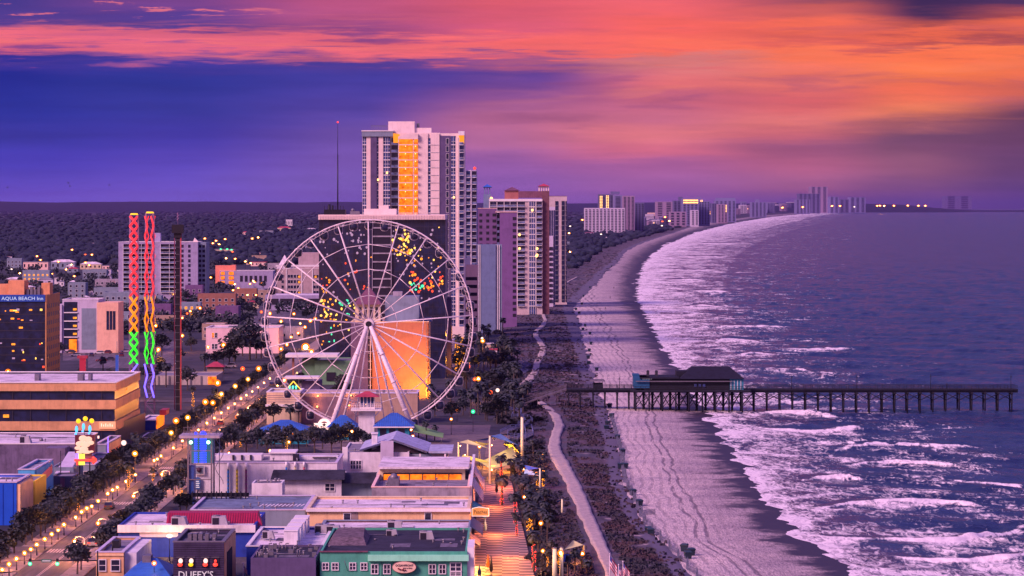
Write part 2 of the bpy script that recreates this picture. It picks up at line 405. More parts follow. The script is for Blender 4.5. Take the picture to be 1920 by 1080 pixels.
# ---- materials of the ground
def ground_mat():
    m, n, b = nt('ground'); pos = N(n, 'ShaderNodeNewGeometry').outputs['Position']
    a = noise(n, pos, .012, 5, .6); c = noise(n, pos, .11, 5, .65); e = noise(n, pos, .9, 4, .6)
    col = ramp(n, a, [(.40, (.018, .022, .036)), (.52, (.042, .042, .062)), (.6, (.026, .03, .045)), (.72, (.12, .10, .115))])
    col = mixc(n, .7, col, mixc(n, 1.0, col, ramp(n, c, [(.35, .25), (.5, .9), (.65, 1.5)]), 'MULTIPLY'))
    col = mixc(n, .6, col, mixc(n, 1.0, col, ramp(n, e, [(.3, .4), (.6, 1.3)]), 'MULTIPLY'))
    L(n, col, b.inputs['Base Color']); b.inputs['Roughness'].default_value = .9; return m
def sand_mat():
    m, n, b = nt('sand'); pos = N(n, 'ShaderNodeNewGeometry').outputs['Position']
    uv = N(n, 'ShaderNodeUVMap').outputs[0]; s = N(n, 'ShaderNodeSeparateXYZ'); L(n, uv, s.inputs[0]); u, v, _ = s.outputs
    big = noise(n, pos, .06, 4, .6); sp = noise(n, scaled(n, pos, 3.4, .34, 1), 1.0, 4, .75); sp2 = noise(n, pos, .33, 4, .65)
    col = ramp(n, sp, [(.36, (.33, .295, .32)), (.48, (.55, .485, .47)), (.58, (.76, .67, .63))])
    col = mixc(n, .55, col, mixc(n, 1.0, col, ramp(n, big, [(.35, (.62, .60, .68)), (.6, (1.12, 1.08, 1.0))]), 'MULTIPLY'))
    # rake and tyre lines running along the beach
    wob = noise(n, scaled(n, uv, .018, .05, 1), 1.0, 3, .5)
    vv = mth(n, 'ADD', v, mth(n, 'MULTIPLY', wob, 8))
    k = mth(n, 'ADD', mth(n, 'MULTIPLY', mth(n, 'SINE', mth(n, 'MULTIPLY', vv, 3.0)), .5), .5)
    k2 = noise(n, scaled(n, uv, .07, .9, 1), 1.0, 4, .6)
    lines = mth(n, 'MULTIPLY', smooth(n, k, .55, .9), smooth(n, k2, .38, .54))
    dryz = ramp(n, mth(n, 'MULTIPLY', v, -1 / 60), [(.1, 0.0), (.28, .55), (.6, 1.0), (.9, .8)])
    lines = mth(n, 'MULTIPLY', lines, dryz)
    k3 = mth(n, 'ABSOLUTE', mth(n, 'SUBTRACT', mth(n, 'ADD', v, mth(n, 'MULTIPLY', wob, 9)), -11.5))
    k4 = mth(n, 'ABSOLUTE', mth(n, 'SUBTRACT', mth(n, 'ADD', v, mth(n, 'MULTIPLY', wob, 9)), -13.6))
    tyre = mth(n, 'MULTIPLY', mth(n, 'MAXIMUM', smooth(n, k3, .5, .15), smooth(n, k4, .5, .15)), smooth(n, k2, .36, .5))
    col = mixc(n, mth(n, 'MULTIPLY', mth(n, 'MAXIMUM', mth(n, 'MULTIPLY', lines, .78), tyre), .8), col, (.16, .135, .17))
    # wet band at the water's edge, with tongues
    tn = mth(n, 'ADD', noise(n, pos, .085, 5, .6), mth(n, 'MULTIPLY', noise(n, pos, .5, 3, .6), .22))
    wv = mth(n, 'ADD', v, mth(n, 'MULTIPLY', mth(n, 'SUBTRACT', tn, .6), 24))
    wet = smooth(n, wv, -8.5, -2.2)
    col = mixc(n, wet, col, (.055, .045, .065))
    damp = smooth(n, wv, -24, -6)
    col = mixc(n, mth(n, 'MULTIPLY', damp, .7), col, mixc(n, 1.0, col, (.5, .47, .56), 'MULTIPLY'))
    L(n, col, b.inputs['Base Color'])
    L(n, ramp(n, wet, [(0, .95), (1, .5)]), b.inputs['Roughness']); b.inputs['Specular IOR Level'].default_value = .25
    bp = N(n, 'ShaderNodeBump'); bp.inputs['Strength'].default_value = .5; bp.inputs['Distance'].default_value = .25
    hh = mth(n, 'SUBTRACT', mth(n, 'MULTIPLY', sp, 1.4), mth(n, 'MULTIPLY', mth(n, 'MAXIMUM', mth(n, 'MULTIPLY', lines, .78), tyre), .8))
    L(n, mth(n, 'MULTIPLY', hh, mth(n, 'SUBTRACT', 1.0, mth(n, 'MULTIPLY', wet, .9))), bp.inputs['Height']); L(n, bp.outputs[0], b.inputs['Normal'])
    return m
def dune_mat():
    m, n, b = nt('dune_soil'); pos = N(n, 'ShaderNodeNewGeometry').outputs['Position']
    uv = N(n, 'ShaderNodeUVMap').outputs[0]; s = N(n, 'ShaderNodeSeparateXYZ'); L(n, uv, s.inputs[0]); t = s.outputs[1]
    a = noise(n, pos, .045, 5, .62); c = noise(n, scaled(n, pos, .9, .12, 1), 1.0, 4, .7)
    col = ramp(n, a, [(.34, (.042, .048, .076)), (.47, (.058, .050, .076)), (.56, (.078, .048, .070)), (.68, (.050, .054, .082))])
    col = mixc(n, .8, col, mixc(n, 1.0, col, ramp(n, c, [(.34, .45), (.62, 1.5)]), 'MULTIPLY'))
    sandp = mth(n, 'MULTIPLY', smooth(n, noise(n, pos, .13, 4, .62), .575, .63), ramp(n, t, [(.45, 0.0), (.72, .8), (.86, 1.0), (.93, .3)]))
    col = mixc(n, sandp, col, (.40, .34, .33))
    edge = mth(n, 'MULTIPLY', smooth(n, t, .82, .87), .85)
    col = mixc(n, edge, col, (.115, .108, .165))
    L(n, col, b.inputs['Base Color']); b.inputs['Roughness'].default_value = .95; return m
def sea_mat():
    m, n, b = nt('sea_water'); pos = N(n, 'ShaderNodeNewGeometry').outputs['Position']
    at = N(n, 'ShaderNodeAttribute', attribute_name='foam').outputs['Fac']
    ax = N(n, 'ShaderNodeAttribute', attribute_name='far').outputs['Fac']
    h1 = noise(n, scaled(n, pos, .10, .10, 1), 1.0, 4, .6); h2 = noise(n, scaled(n, pos, .85, .28, 1), 1.0, 5, .72); h3 = noise(n, scaled(n, pos, .03, .035, 1), 1.0, 3, .5)
    hh = mth(n, 'ADD', mth(n, 'MULTIPLY', h1, 2.0), mth(n, 'MULTIPLY', h2, 1.9))
    hh = mth(n, 'ADD', hh, mth(n, 'MULTIPLY', h3, .8))
    bp = N(n, 'ShaderNodeBump'); bp.inputs['Strength'].default_value = 1.0; bp.inputs['Distance'].default_value = 1.0
    L(n, hh, bp.inputs['Height'])
    b.inputs['IOR'].default_value = 1.33; b.inputs['Roughness'].default_value = .22; b.inputs['Specular IOR Level'].default_value = .3
    L(n, ramp(n, h3, [(.3, (.014, .030, .115)), (.7, (.032, .054, .175))]), b.inputs['Base Color'])
    L(n, bp.outputs[0], b.inputs['Normal'])
    f1 = noise(n, scaled(n, pos, .085, .045, 1), 1.0, 5, .62, .8); f2 = noise(n, scaled(n, pos, .60, .15, 1), 1.0, 6, .72, 1.2)
    ff = mth(n, 'ADD', mth(n, 'MULTIPLY', f1, .52), mth(n, 'MULTIPLY', f2, .52))
    k = mth(n, 'ADD', mth(n, 'MULTIPLY', mth(n, 'SUBTRACT', ff, .52), 1.7), mth(n, 'MULTIPLY', mth(n, 'SUBTRACT', at, .5), .62))
    mask = smooth(n, k, -.10, .17)
    fo = N(n, 'ShaderNodeBsdfPrincipled')
    L(n, ramp(n, f2, [(.3, (.56, .50, .58)), (.6, (.95, .90, .88))]), fo.inputs['Base Color']); fo.inputs['Roughness'].default_value = .8
    mx = N(n, 'ShaderNodeMixShader'); L(n, mask, mx.inputs[0]); L(n, b.outputs[0], mx.inputs[1]); L(n, fo.outputs[0], mx.inputs[2])
    L(n, mx.outputs[0], n.nodes['Material Output'].inputs[0]); return m

# ---- ground sheet, dune, beach, sea
ry = rows(6, 391.9); RD = 62 * F / (ry - HY)
edge = cx(DUNE, RD) - .5
cols_ = np.linspace(0, 1, 24) ** 1.5
xl = -np.maximum(1500, RD * .42)
Vg = np.stack([edge[:, None] + (xl - edge)[:, None] * cols_[None, :], np.repeat(RD[:, None], 24, 1), np.zeros((len(RD), 24))], -1)
Vg[:, 0, 2] = -.3
grid_mesh('ground', Vg, ground_mat())

ry = rows(2.2, 391.9); RD = 62 * F / (ry - HY); nc = 26
t = np.linspace(0, 1, nc)
a, bq = cx(INLAND, RD), cx(DUNE, RD) + .3
xs = a[:, None] + (bq - a)[:, None] * t[None, :]; ds = np.repeat(RD[:, None], nc, 1)
wobx = (fbm(ds / 14, xs * 0 + 3.3, 3, 4) - .45) * np.clip(RD / 700, .6, 3)[:, None] * 5 * (t ** 6)[None, :]
zz = .06 + 1.5 * np.sin(PI * np.clip(t, 0, 1) ** .8)[None, :] * fbm(xs / 9, ds / 22, 4, 9) + .25 * fbm(xs / 2, ds / 3, 2, 3) * (t > 0)[None, :] * (t < 1)[None, :]
zz[:, -1] = -.3; zz[:, 0] = .006
DUNE_GRID = (RD, a, bq, t, zz, wobx)
uvd = np.stack([ds / 100, np.repeat(t[None, :], len(RD), 0)], -1)
grid_mesh('dune_ground', np.stack([xs + wobx, ds, zz], -1), dune_mat(), uvd)

ry = rows(1.6, 391.9); RD = 62 * F / (ry - HY); nc = 46
t = np.linspace(0, 1, nc)
a, w = cx(DUNE, RD) - 1.5, cx(WATER, RD)
wide = np.clip(RD / 1200, 1, 12)
e2 = w + 26 * wide
xs = a[:, None] + (e2 - a)[:, None] * t[None, :]; ds = np.repeat(RD[:, None], nc, 1)
vv = (xs - w[:, None]) / wide[:, None]
zz = np.where(vv < 0, SEA * np.clip(1 + vv / 22, 0, 1), SEA + -.045 * vv) + (fbm(xs / 8, ds / 14, 3, 2) - .45) * .12 * np.clip(1 + vv / 30, .25, 1)
zz[:, 0] = -.25
grid_mesh('beach_sand', np.stack([xs, ds, zz], -1), sand_mat(), np.stack([ds, vv], -1))

ry = rows(.95, 392.0); RD = (H - SEA) * F / (ry - HY); nc = 330
t = np.linspace(0, 1, nc)
w = cx(WATER, RD); wide = np.clip(RD / 1100, 1, 12)
x0 = w - 9 * wide; x1 = np.maximum(X(2350, RD), w + 200)
tt = t * .45 + .55 * t ** 2.2
xs = x0[:, None] + (x1 - x0)[:, None] * tt[None, :]; ds = np.repeat(RD[:, None], nc, 1)
vv = (xs - w[:, None]) / wide[:, None]
amp = np.clip((vv + 2) / 40, .03, 1) * np.clip(2600 / ds, .0, 1)
hz = np.zeros_like(xs)
rr = np.random.default_rng(3)
for k in range(16):
    wl = 9 * 1.32 ** (k % 9) ; th = math.radians(rr.uniform(20, 88)); ph = rr.uniform(0, 6.3)
    q = np.sin((xs * math.cos(th) + ds * math.sin(th)) * 2 * PI / wl + ph + 2.2 * fbm(xs / 40, ds / 55, 2, k))
    hz += (1 - np.abs(q)) ** 1.6 * wl * .0075 - wl * .003
# breaking crests: long curved ridges in the surf, each with its spill of foam on the landward side
foam = np.interp(vv, [-9, 0, 3, 12, 24, 40, 58, 80, 110], [.95, .80, .66, .52, .44, .36, .26, .05, -.10])
foam *= 1 - .35 * np.clip((ds - 3000) / 9000, 0, 1) * (vv > 18)
foam -= .10 * np.clip((ds - 900) / 900, 0, 1) * (vv > 30)
foam += .05 * np.clip((ds - 1100) / 900, 0, 1) * (vv < 22)
foam += (fbm(xs / 17, ds / 26, 3, 21) - .47) * .55 * ((vv > 6) & (vv < 95))
CREST = [((1560, 842), (1700, 832), (1850, 838), .5), ((1590, 872), (1720, 868), (1880, 886), .9), ((1520, 955), (1690, 938), (1900, 952), .8), ((1500, 1000), (1700, 1012), (1930, 985), .8),
         ((1660, 1040), (1800, 1050), (1950, 1035), .7), ((1410, 775), (1500, 772), (1590, 782), .6), ((1420, 800), (1560, 806), (1640, 800), .6), ((1430, 695), (1480, 690), (1540, 700), .35), ((1620, 836), (1645, 832), (1675, 838), .6),
         ((1360, 610), (1420, 611), (1500, 612), .5), ((1450, 651), (1520, 653), (1605, 651), .6), ((1340, 640), (1380, 636), (1430, 642), .6), ((1300, 545), (1340, 546), (1390, 545), .35), ((1380, 665), (1430, 661), (1480, 668), .5),
         ((1290, 575), (1335, 572), (1370, 577), .4), ((1540, 706), (1556, 703), (1570, 707), .5), ((1265, 505), (1300, 506), (1345, 505), .35), ((1250, 525), (1290, 524), (1330, 526), .35), ((1500, 900), (1560, 893), (1640, 902), .6), ((1760, 890), (1850, 905), (1960, 902), .4), ((1280, 480), (1320, 481), (1365, 480), .3), ((1300, 455), (1350, 456), (1400, 455), .3)]
for (p0, p1, p2, hgt) in CREST:
    q = [np.array(G(*p, SEA))[:2] for p in (p0, p1, p2)]
    s = np.clip((xs - q[0][0]) / (q[2][0] - q[0][0]), -.2, 1.2)
    yc = q[0][1] * (1 - s) * (1 - 2 * s) * 1 + q[1][1] * 4 * s * (1 - s) + q[2][1] * s * (2 * s - 1)
    yc = yc + (fbm(xs / 7, xs * 0 + hgt * 31, 3, 5) - .45) * 9 * (q[1][1] / 700)
    env = np.clip(np.sin(PI * np.clip(s, 0, 1)), 0, 1) ** .6
    wd = 5.0 * (q[1][1] / 700) ** 1.3; dd = (ds - yc) / wd
    hz += hgt * 1.5 * env * np.exp(-np.where(dd > 0, dd * .8, dd * 2.2) ** 2)
    brk = .05 + 1.6 * fbm(xs / 3.6, ds / 16, 3, 40)
    foam += env * brk * (.95 * np.exp(-((dd + .15) / .30) ** 2) + .14 * np.exp(-((dd + 1.6) / 1.6) ** 2)) - env * .45 * np.exp(-((dd - 1.2) / .8) ** 2)
zz = SEA + hz * amp
zz = np.where(ds > 6000, SEA, zz)
so_ = grid_mesh('sea_water', np.stack([xs, ds, zz], -1), sea_mat())
for nm, arr in (('foam', np.clip(foam, -.6, 1.2)), ('far', np.clip((ds - 900) / 6000, 0, 1))):
    at = so_.data.attributes.new(nm, 'FLOAT', 'POINT'); at.data.foreach_set('value', arr.reshape(-1).astype(np.float32))

# ---- roads, pavements, boardwalk, sandy footpath
def strip(name, pts, z, mat, kind='structure'):
    """pts: (D, x_left, x_right)"""
    V = np.array([[(a_, D_, z) for a_ in np.linspace(l, r, 5)] for D_, l, r in pts], float)
    return grid_mesh(name, V, mat, None, kind)
def asphalt(name, col, sc=.5):
    m, n, b = nt(name); pos = N(n, 'ShaderNodeNewGeometry').outputs['Position']
    f = noise(n, scaled(n, pos, 1.4, .12, 1), sc, 5, .65); g = noise(n, pos, 2.2, 4, .7); w_ = noise(n, scaled(n, pos, .5, .03, 1), 1, 3)
    c = ramp(n, f, [(.3, tuple(v * .55 for v in col)), (.52, col), (.72, tuple(v * 1.5 for v in col))])
    c = mixc(n, .6, c, mixc(n, 1.0, c, ramp(n, g, [(.3, .6), (.7, 1.3)]), 'MULTIPLY'))
    c = mixc(n, .6, c, mixc(n, 1.0, c, ramp(n, w_, [(.42, .6), (.55, 1.15)]), 'MULTIPLY'))
    L(n, c, b.inputs['Base Color']); b.inputs['Roughness'].default_value = .8; return m
M_ASPH = asphalt('asphalt', (.10, .088, .098)); M_PAVE = M('pavement_slab', (.30, .24, .24), .85, .3, .6, streak=False)
RL, RR = -83.6, -75.6
DD = [500, 560, 620, 700, 800, 950, 1150, 1400, 1800, 2300]
strip('road_boulevard', [(D_, RL - max(0, D_ - 1000) * .003, RR - max(0, D_ - 1000) * .003) for D_ in DD], .02, M_ASPH)
for nm, l, r in (('pavement_landward', RL - 5.5, RL), ('pavement_seaward', RR, RR + 4)):
    mb = MB().use(M_PAVE)
    for a_, b_ in zip(DD, DD[1:]):
        mb.box(l - max(0, a_ - 1000) * .003, r - max(0, a_ - 1000) * .003, a_, b_, .0, .14, bottom=False)
    mb.build(nm, kind='structure')
M_PAINT = M('road_paint', (.62, .52, .46), .8, .35, 1.2, streak=False)
mb = MB().use(M_PAINT)
for k in range(0, 130):
    y = 505 + k * 12
    mb.box(-79.68, -79.55, y, y + (12 if k % 9 else 8), .012, .026); mb.box(-79.35, -79.22, y, y + 12, .012, .026)
for yc in (572, 664, 754):
    for k in range(14): mb.box(RL + .3 + k * .56, RL + .62 + k * .56, yc, yc + 6, .012, .027)
mb.build('road_marking', kind='structure')
for k, (yc) in enumerate((572, 664, 754, 1010)):
    strip('road_cross_street', [(yc - 1, -130, RL), (yc + 9, -130, RL)], .15, M_ASPH)

def boards():
    m, n, b = nt('boardwalk_boards'); pos = N(n, 'ShaderNodeNewGeometry').outputs['Position']
    s = N(n, 'ShaderNodeSeparateXYZ'); L(n, pos, s.inputs[0]); x_, y_, _ = s.outputs
    cell = mth(n, 'FLOOR', mth(n, 'DIVIDE', mth(n, 'ADD', x_, 1.7), 2.9))
    ph = mth(n, 'ADD', mth(n, 'MULTIPLY', y_, 1 / 4.3), mth(n, 'MULTIPLY', cell, .37))
    k = mth(n, 'SINE', mth(n, 'MULTIPLY', ph, 6.283)); q = noise(n, scaled(n, pos, .25, 1.6, 1), 1.0, 4, .65)
    c = ramp(n, mth(n, 'ADD', mth(n, 'MULTIPLY', k, .22), q), [(.32, (.06, .045, .055)), (.5, (.20, .14, .125)), (.66, (.42, .30, .24))])
    L(n, c, b.inputs['Base Color']); b.inputs['Roughness'].default_value = .7
    return m
mb = MB().use(boards())
mb.hexa([(-7.2, 500, 0), (4.4, 500, 0), (-.2, 720, 0), (-7.0, 720, 0)], [(-7.2, 500, .35), (4.4, 500, .35), (-.2, 720, .35), (-7.0, 720, .35)]); mb.hexa([(-7.0, 720.01, 0), (-.2, 720.01, 0), (-.6, 860, 0), (-6.4, 860, 0)], [(-7.0, 720.01, .35), (-.2, 720.01, .35), (-.6, 860, .35), (-6.4, 860, .35)])
mb.build('boardwalk', kind='structure')
strip('plaza_pavement', [(716, -40, -7.2), (790, -44, -6.6), (905, -70, -6)], .03, M('plaza_pavement', (.17, .14, .155), .85, .3, .4, streak=False))

M_LOT = asphalt('lot_asphalt', (.13, .115, .14))
for (pa, pb, ya, yb) in ((165, 250, 690, 636), (398, 545, 606, 574), (286, 336, 712, 640), (118, 160, 676, 655), (440, 500, 660, 640)):
    D0, D1 = Dg(ya), Dg(yb); strip('parking_lot', [(D0, X(pa, D0), X(pb, D0)), (D1, X(pa, D1), X(pb, D1))], .012, M_LOT)
def path_sheet(name, pts, z, mat):
    V = []
    ds_ = [Dg(y) for _, y, _ in pts]
    yy_ = np.concatenate([np.linspace(a[1], b_[1], 9)[:-1] for a, b_ in zip(pts, pts[1:])] + [[pts[-1][1]]])
    ys_ = [p[1] for p in pts][::-1]
    for i, y in enumerate(yy_):
        c = np.interp(y, ys_, [p[0] for p in pts][::-1]); w_ = np.interp(y, ys_, [p[2] for p in pts][::-1])
        c += (random.random() - .5) * w_ * .10; w_ *= random.uniform(.9, 1.12)
        D_ = Dg(y, z); V.append([(X(c + w_ * (q - .5), D_), D_, z + (.0 if 0 < q < 1 else -1.6)) for q in (0, .02, .25, .5, .75, .98, 1)])
    return grid_mesh(name, np.array(V, float), mat, None, 'structure')
m, n, b = nt('path_sand'); pos = N(n, 'ShaderNodeNewGeometry').outputs['Position']
f = noise(n, pos, 1.3, 5, .75)
L(n, ramp(n, f, [(.34, (.26, .225, .23)), (.5, (.40, .345, .33)), (.66, (.55, .48, .45))]), b.inputs['Base Color']); b.inputs['Roughness'].default_value = .95
M_PATH = m
path_sheet('footpath_sand', [(1180, 1130, 28), (1150, 1080, 27), (1130, 1030, 26), (1106, 980, 27), (1087, 935, 27), (1067, 890, 27), (1046, 855, 26), (1038, 835, 22), (1043, 815, 20), (1049, 795, 18), (1042, 778, 16), (1024, 762, 15), (1012, 752, 12)], 1.15, M_PATH)
path_sheet('footpath_sand', [(978, 722, 13), (992, 712, 17), (1003, 697, 13), (1007, 680, 12), (1017, 662, 13), (1019, 650, 11), (1006, 632, 10), (1004, 622, 9), (1018, 609, 9), (1023, 600, 6), (1018, 588, 6), (1021, 574, 6), (1033, 557, 6), (1047, 545, 6), (1053, 536, 4), (1068, 526, 3.5), (1082, 519, 3)], 1.15, M_PATH)

# ---- tufts over the dune
def grass_mat():
    m, n, b = nt('dune_grass'); pos = N(n, 'ShaderNodeNewGeometry').outputs['Position']
    a = noise(n, pos, .045, 5, .62); c = noise(n, pos, 1.1, 2, .6)
    col = ramp(n, a, [(.36, (.034, .040, .066)), (.47, (.047, .042, .066)), (.57, (.068, .041, .062)), (.68, (.042, .046, .072))])
    col = mixc(n, 1.0, col, ramp(n, c, [(.3, .75), (.7, 1.25)]), 'MULTIPLY')
    L(n, col, b.inputs['Base Color']); b.inputs['Roughness'].default_value = .9; return m
mb = MB().use(grass_mat())
RDs, ga, gb, gt, gz, gw = DUNE_GRID
rg = random.Random(12)
for _ in range(15000):
    y = rg.uniform(470, 1110) if rg.random() < .5 else rg.uniform(640, 1110)
    D_ = Dg(y); t_ = rg.random() ** .85
    i = int(np.clip(np.searchsorted(RDs, D_), 1, len(RDs) - 2)); j = int(t_ * (len(gt) - 1))
    x_ = ga[i] + (gb[i] - ga[i]) * t_ + gw[i, j]
    if t_ > .83 and rg.random() < .85: continue
    if vnoise(np.array([x_ / 6.]), np.array([D_ / 9.]), 3)[0] > .72: continue
    if min(abs(x_ - X(p[0], Dg(p[1], 1.1))) + abs(D_ - Dg(p[1], 1.1)) * .02 for p in ((1150, 1080), (1106, 980), (1087, 935), (1067, 890), (1046, 855), (1038, 835), (1043, 815), (1049, 795), (1042, 778))) < 2.4: continue
    z_ = max(.0, float(gz[i, j])); h_ = rg.uniform(.2, .5); s_ = rg.uniform(.25, .6) * (1 if D_ < 900 else D_ / 900)
    for q in range(2):
        an = rg.uniform(0, PI); cxx, sy_ = math.cos(an) * s_, math.sin(an) * s_; lx = rg.uniform(-.25, .25)
        mb.poly([(x_ - cxx, D_ - sy_, z_ - .1), (x_ + cxx, D_ + sy_, z_ - .1), (x_ + cxx * .5 + lx, D_ + sy_, z_ + h_), (x_ - cxx * .7 + lx, D_ - sy_, z_ + h_ * .8)])
mb.build('dune_grass', kind='stuff')

# ---- hills on the horizon and the far woods
M_WOOD = M('far_wood', (.006, .014, .040), .95, .5, .006, streak=False)
xs_ = np.linspace(-15000, 9000, 260); hv = []
for k, (yd, hh) in enumerate(((30000, 0), (33000, .55), (38000, 1.0), (46000, .9), (58000, 0))):
    pxs = 960 + xs_ / 38000 * F
    top = np.interp(pxs, [-2000, 0, 300, 600, 1000, 1500, 1700, 1850], [112, 112, 108, 102, 104, 96, 70, -20]) + (fbm(xs_ / 900, xs_ * 0, 4, 3) - .5) * 38
    hv.append(np.stack([xs_ * (yd / 38000), xs_ * 0 + yd, np.maximum(top, 0) * hh - (hh == 0) * 5], -1))
grid_mesh('hills', np.array(hv), M_WOOD)
m, n, b = nt('wood_leaves'); pos = N(n, 'ShaderNodeNewGeometry').outputs['Position']
f = noise(n, pos, .02, 4, .65); g = noise(n, pos, .25, 3, .6)
c = ramp(n, f, [(.35, (.005, .011, .029)), (.5, (.010, .018, .044)), (.65, (.022, .029, .062))])
L(n, mixc(n, .7, c, mixc(n, 1.0, c, ramp(n, g, [(.35, .4), (.65, 1.6)]), 'MULTIPLY')), b.inputs['Base Color']); b.inputs['Roughness'].default_value = .95
M_LEAFFAR = m
mb = MB().use(M_LEAFFAR)
rg = random.Random(4)
ICO = [Vector(v.co) for v in (lambda bm: (bmesh.ops.create_icosphere(bm, subdivisions=1, radius=1), bm)[1].verts)(bmesh.new())]
bmt = bmesh.new(); bmesh.ops.create_icosphere(bmt, subdivisions=1, radius=1)
ICO = [v.co.copy() for v in bmt.verts]; ICOF = [[v.index for v in f_.verts] for f_ in bmt.faces]; bmt.free()
for _ in range(12500):
    y = 388.5 + 110 * rg.random() ** 1.25; px_ = rg.uniform(-160, 1240)
    D_ = Dg(y); x_ = X(px_, D_)
    if x_ > float(cx(INLAND, D_)) - 12 - D_ * .004: continue
    if y > 470 and px_ > 200 and rg.random() < .5: continue
    if D_ < 2500 and (px_ > 850): continue
    r = rg.uniform(2.2, 5.5) * (1 + D_ / 6500); hh = rg.uniform(4, 9) * (1 + D_ / 40000)
    k = len(mb.v)
    mb.v += [(x_ + v.x * r * rg.uniform(.75, 1.25), D_ + v.y * r * rg.uniform(.8, 1.2), hh * .45 + v.z * hh * .6 * rg.uniform(.75, 1.2)) for v in ICO]
    for f_ in ICOF: mb.face([k + i for i in f_], True)
for _ in range(900):
    y = 426 + 96 * rg.random(); D_ = Dg(y); e_ = float(cx(INLAND, D_)); x_ = e_ + rg.uniform(-.05 * D_ * .5 - 20, .3 * (float(cx(DUNE, D_)) - e_))
    if x_ / D_ * F + 960 < 1066: continue
    r = rg.uniform(2.2, 4.5) * (1 + D_ / 5000); hh = rg.uniform(3, 6) * (1 + D_ / 9000); k = len(mb.v)
    mb.v += [(x_ + v.x * r * rg.uniform(.75, 1.25), D_ + v.y * r * rg.uniform(.8, 1.2), hh * .4 + v.z * hh * .6 * rg.uniform(.75, 1.2)) for v in ICO]
    for f_ in ICOF: mb.face([k + i for i in f_], True)
mb.build('far_woods', kind='stuff')
# ================================================================== materials of the built things
WHITE = M('white_wall', (.74, .72, .76), .7, .16); WHITE2 = M('white_paint_trim', (.80, .78, .80), .6, .08)
ROOFW = M('pale_roof', (.74, .69, .74), .85, .34, .22, streak=False); ROOFG = M('grey_roof', (.24, .23, .29), .85, .35, .3, streak=False)
ROOFD = M('dark_roof', (.032, .034, .055), .8, .4, .3, streak=False); CONC = M('concrete', (.36, .33, .40), .85, .25, .4)
TAN = M('tan_band', A(214, 130, 118), .7, .15); PEACH = M('peach_wall', A(240, 158, 150), .75, .14); PINKW = M('pinkish_wall', A(240, 160, 190), .75, .1)
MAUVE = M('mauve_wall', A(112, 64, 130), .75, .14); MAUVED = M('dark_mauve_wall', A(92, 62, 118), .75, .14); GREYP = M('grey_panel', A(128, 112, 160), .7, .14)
LAV = M('lavender_wall', A(196, 148, 210), .7, .1); PALE = M('pale_tower_wall', A(232, 168, 205), .7, .08); BRICK = M('brick_brown', A(125, 68, 88), .85, .2)
PURPB = M('purple_block_wall', A(112, 78, 130), .85, .3); BLUEW = M('blue_wall', A(38, 48, 160), .7, .16); VBLUE = M('vivid_blue_wall', A(22, 66, 205), .6, .1)
LBLUE = M('light_blue_wall', A(80, 135, 225), .7, .14); ORANGEW = M('orange_wall', A(245, 165, 70), .7, .12); TEALW = M('mint_wall', A(78, 130, 138), .7, .14)
DUFF = M('dark_clapboard', A(68, 45, 90), .85, .25); SIDEP = M('peach_side', A(225, 140, 130), .8, .15); GREENW = M('green_wall', A(110, 120, 118), .8, .16)
TANW = M('tan_block_wall', A(170, 115, 130), .85, .16); TANL = M('light_tan_wall', A(215, 155, 165), .85, .14); BROWNW = M('brown_hotel_wall', A(150, 82, 92), .85, .12)
BLUER = M('blue_metal_roof', A(52, 82, 190), .45, .16, .5); REDR = M('red_roof', A(175, 50, 85), .6, .18); MAROON = M('maroon_roof', A(120, 60, 98), .7, .2); TEALS = M('teal_siding', A(40, 110, 165), .7, .14)
BLUG = M('blue_grey_block', A(108, 98, 160), .75, .12); DARKM = plain('dark_metal', (.02, .02, .03), .5, .3); GREYM = plain('grey_metal', (.20, .19, .23), .5, .4)
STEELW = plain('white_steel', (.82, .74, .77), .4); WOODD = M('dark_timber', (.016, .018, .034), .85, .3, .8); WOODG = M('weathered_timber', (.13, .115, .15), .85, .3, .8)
GLASS = glass('window_glass', (.022, .022, .05)); GLASSB = glass('blue_window_glass', (.03, .05, .16)); GLASSD = glass('dark_mirror_glass', (.007, .011, .045), .35); RAILG = glass('balcony_glass', (.10, .13, .24), .25)
OPEN = plain('shaded_opening', (.02, .016, .035), .9)
LITO = Eroom('lit_amber_room', (1.0, .17, .001), 1.7, .7); LITY = Eroom('lit_yellow_room', (1.0, .33, .02), 1.2); LITW = E('lit_warm_lamp', (1, .50, .16), 3.2); LITR = E('lit_red', (1, .05, .03), 2.0); LITG = E('lit_green', (.05, 1, .35), 2.4)
LITV = E('lit_violet', (.25, .12, 1), 2.5); LITPK = E('lit_pink_white', (1, .62, .55), 1.6); LITC = E('lit_cyan', (.08, .45, 1), 1.8); LITYB = E('lit_yellow_ball', (1, .55, .01), 1.5)

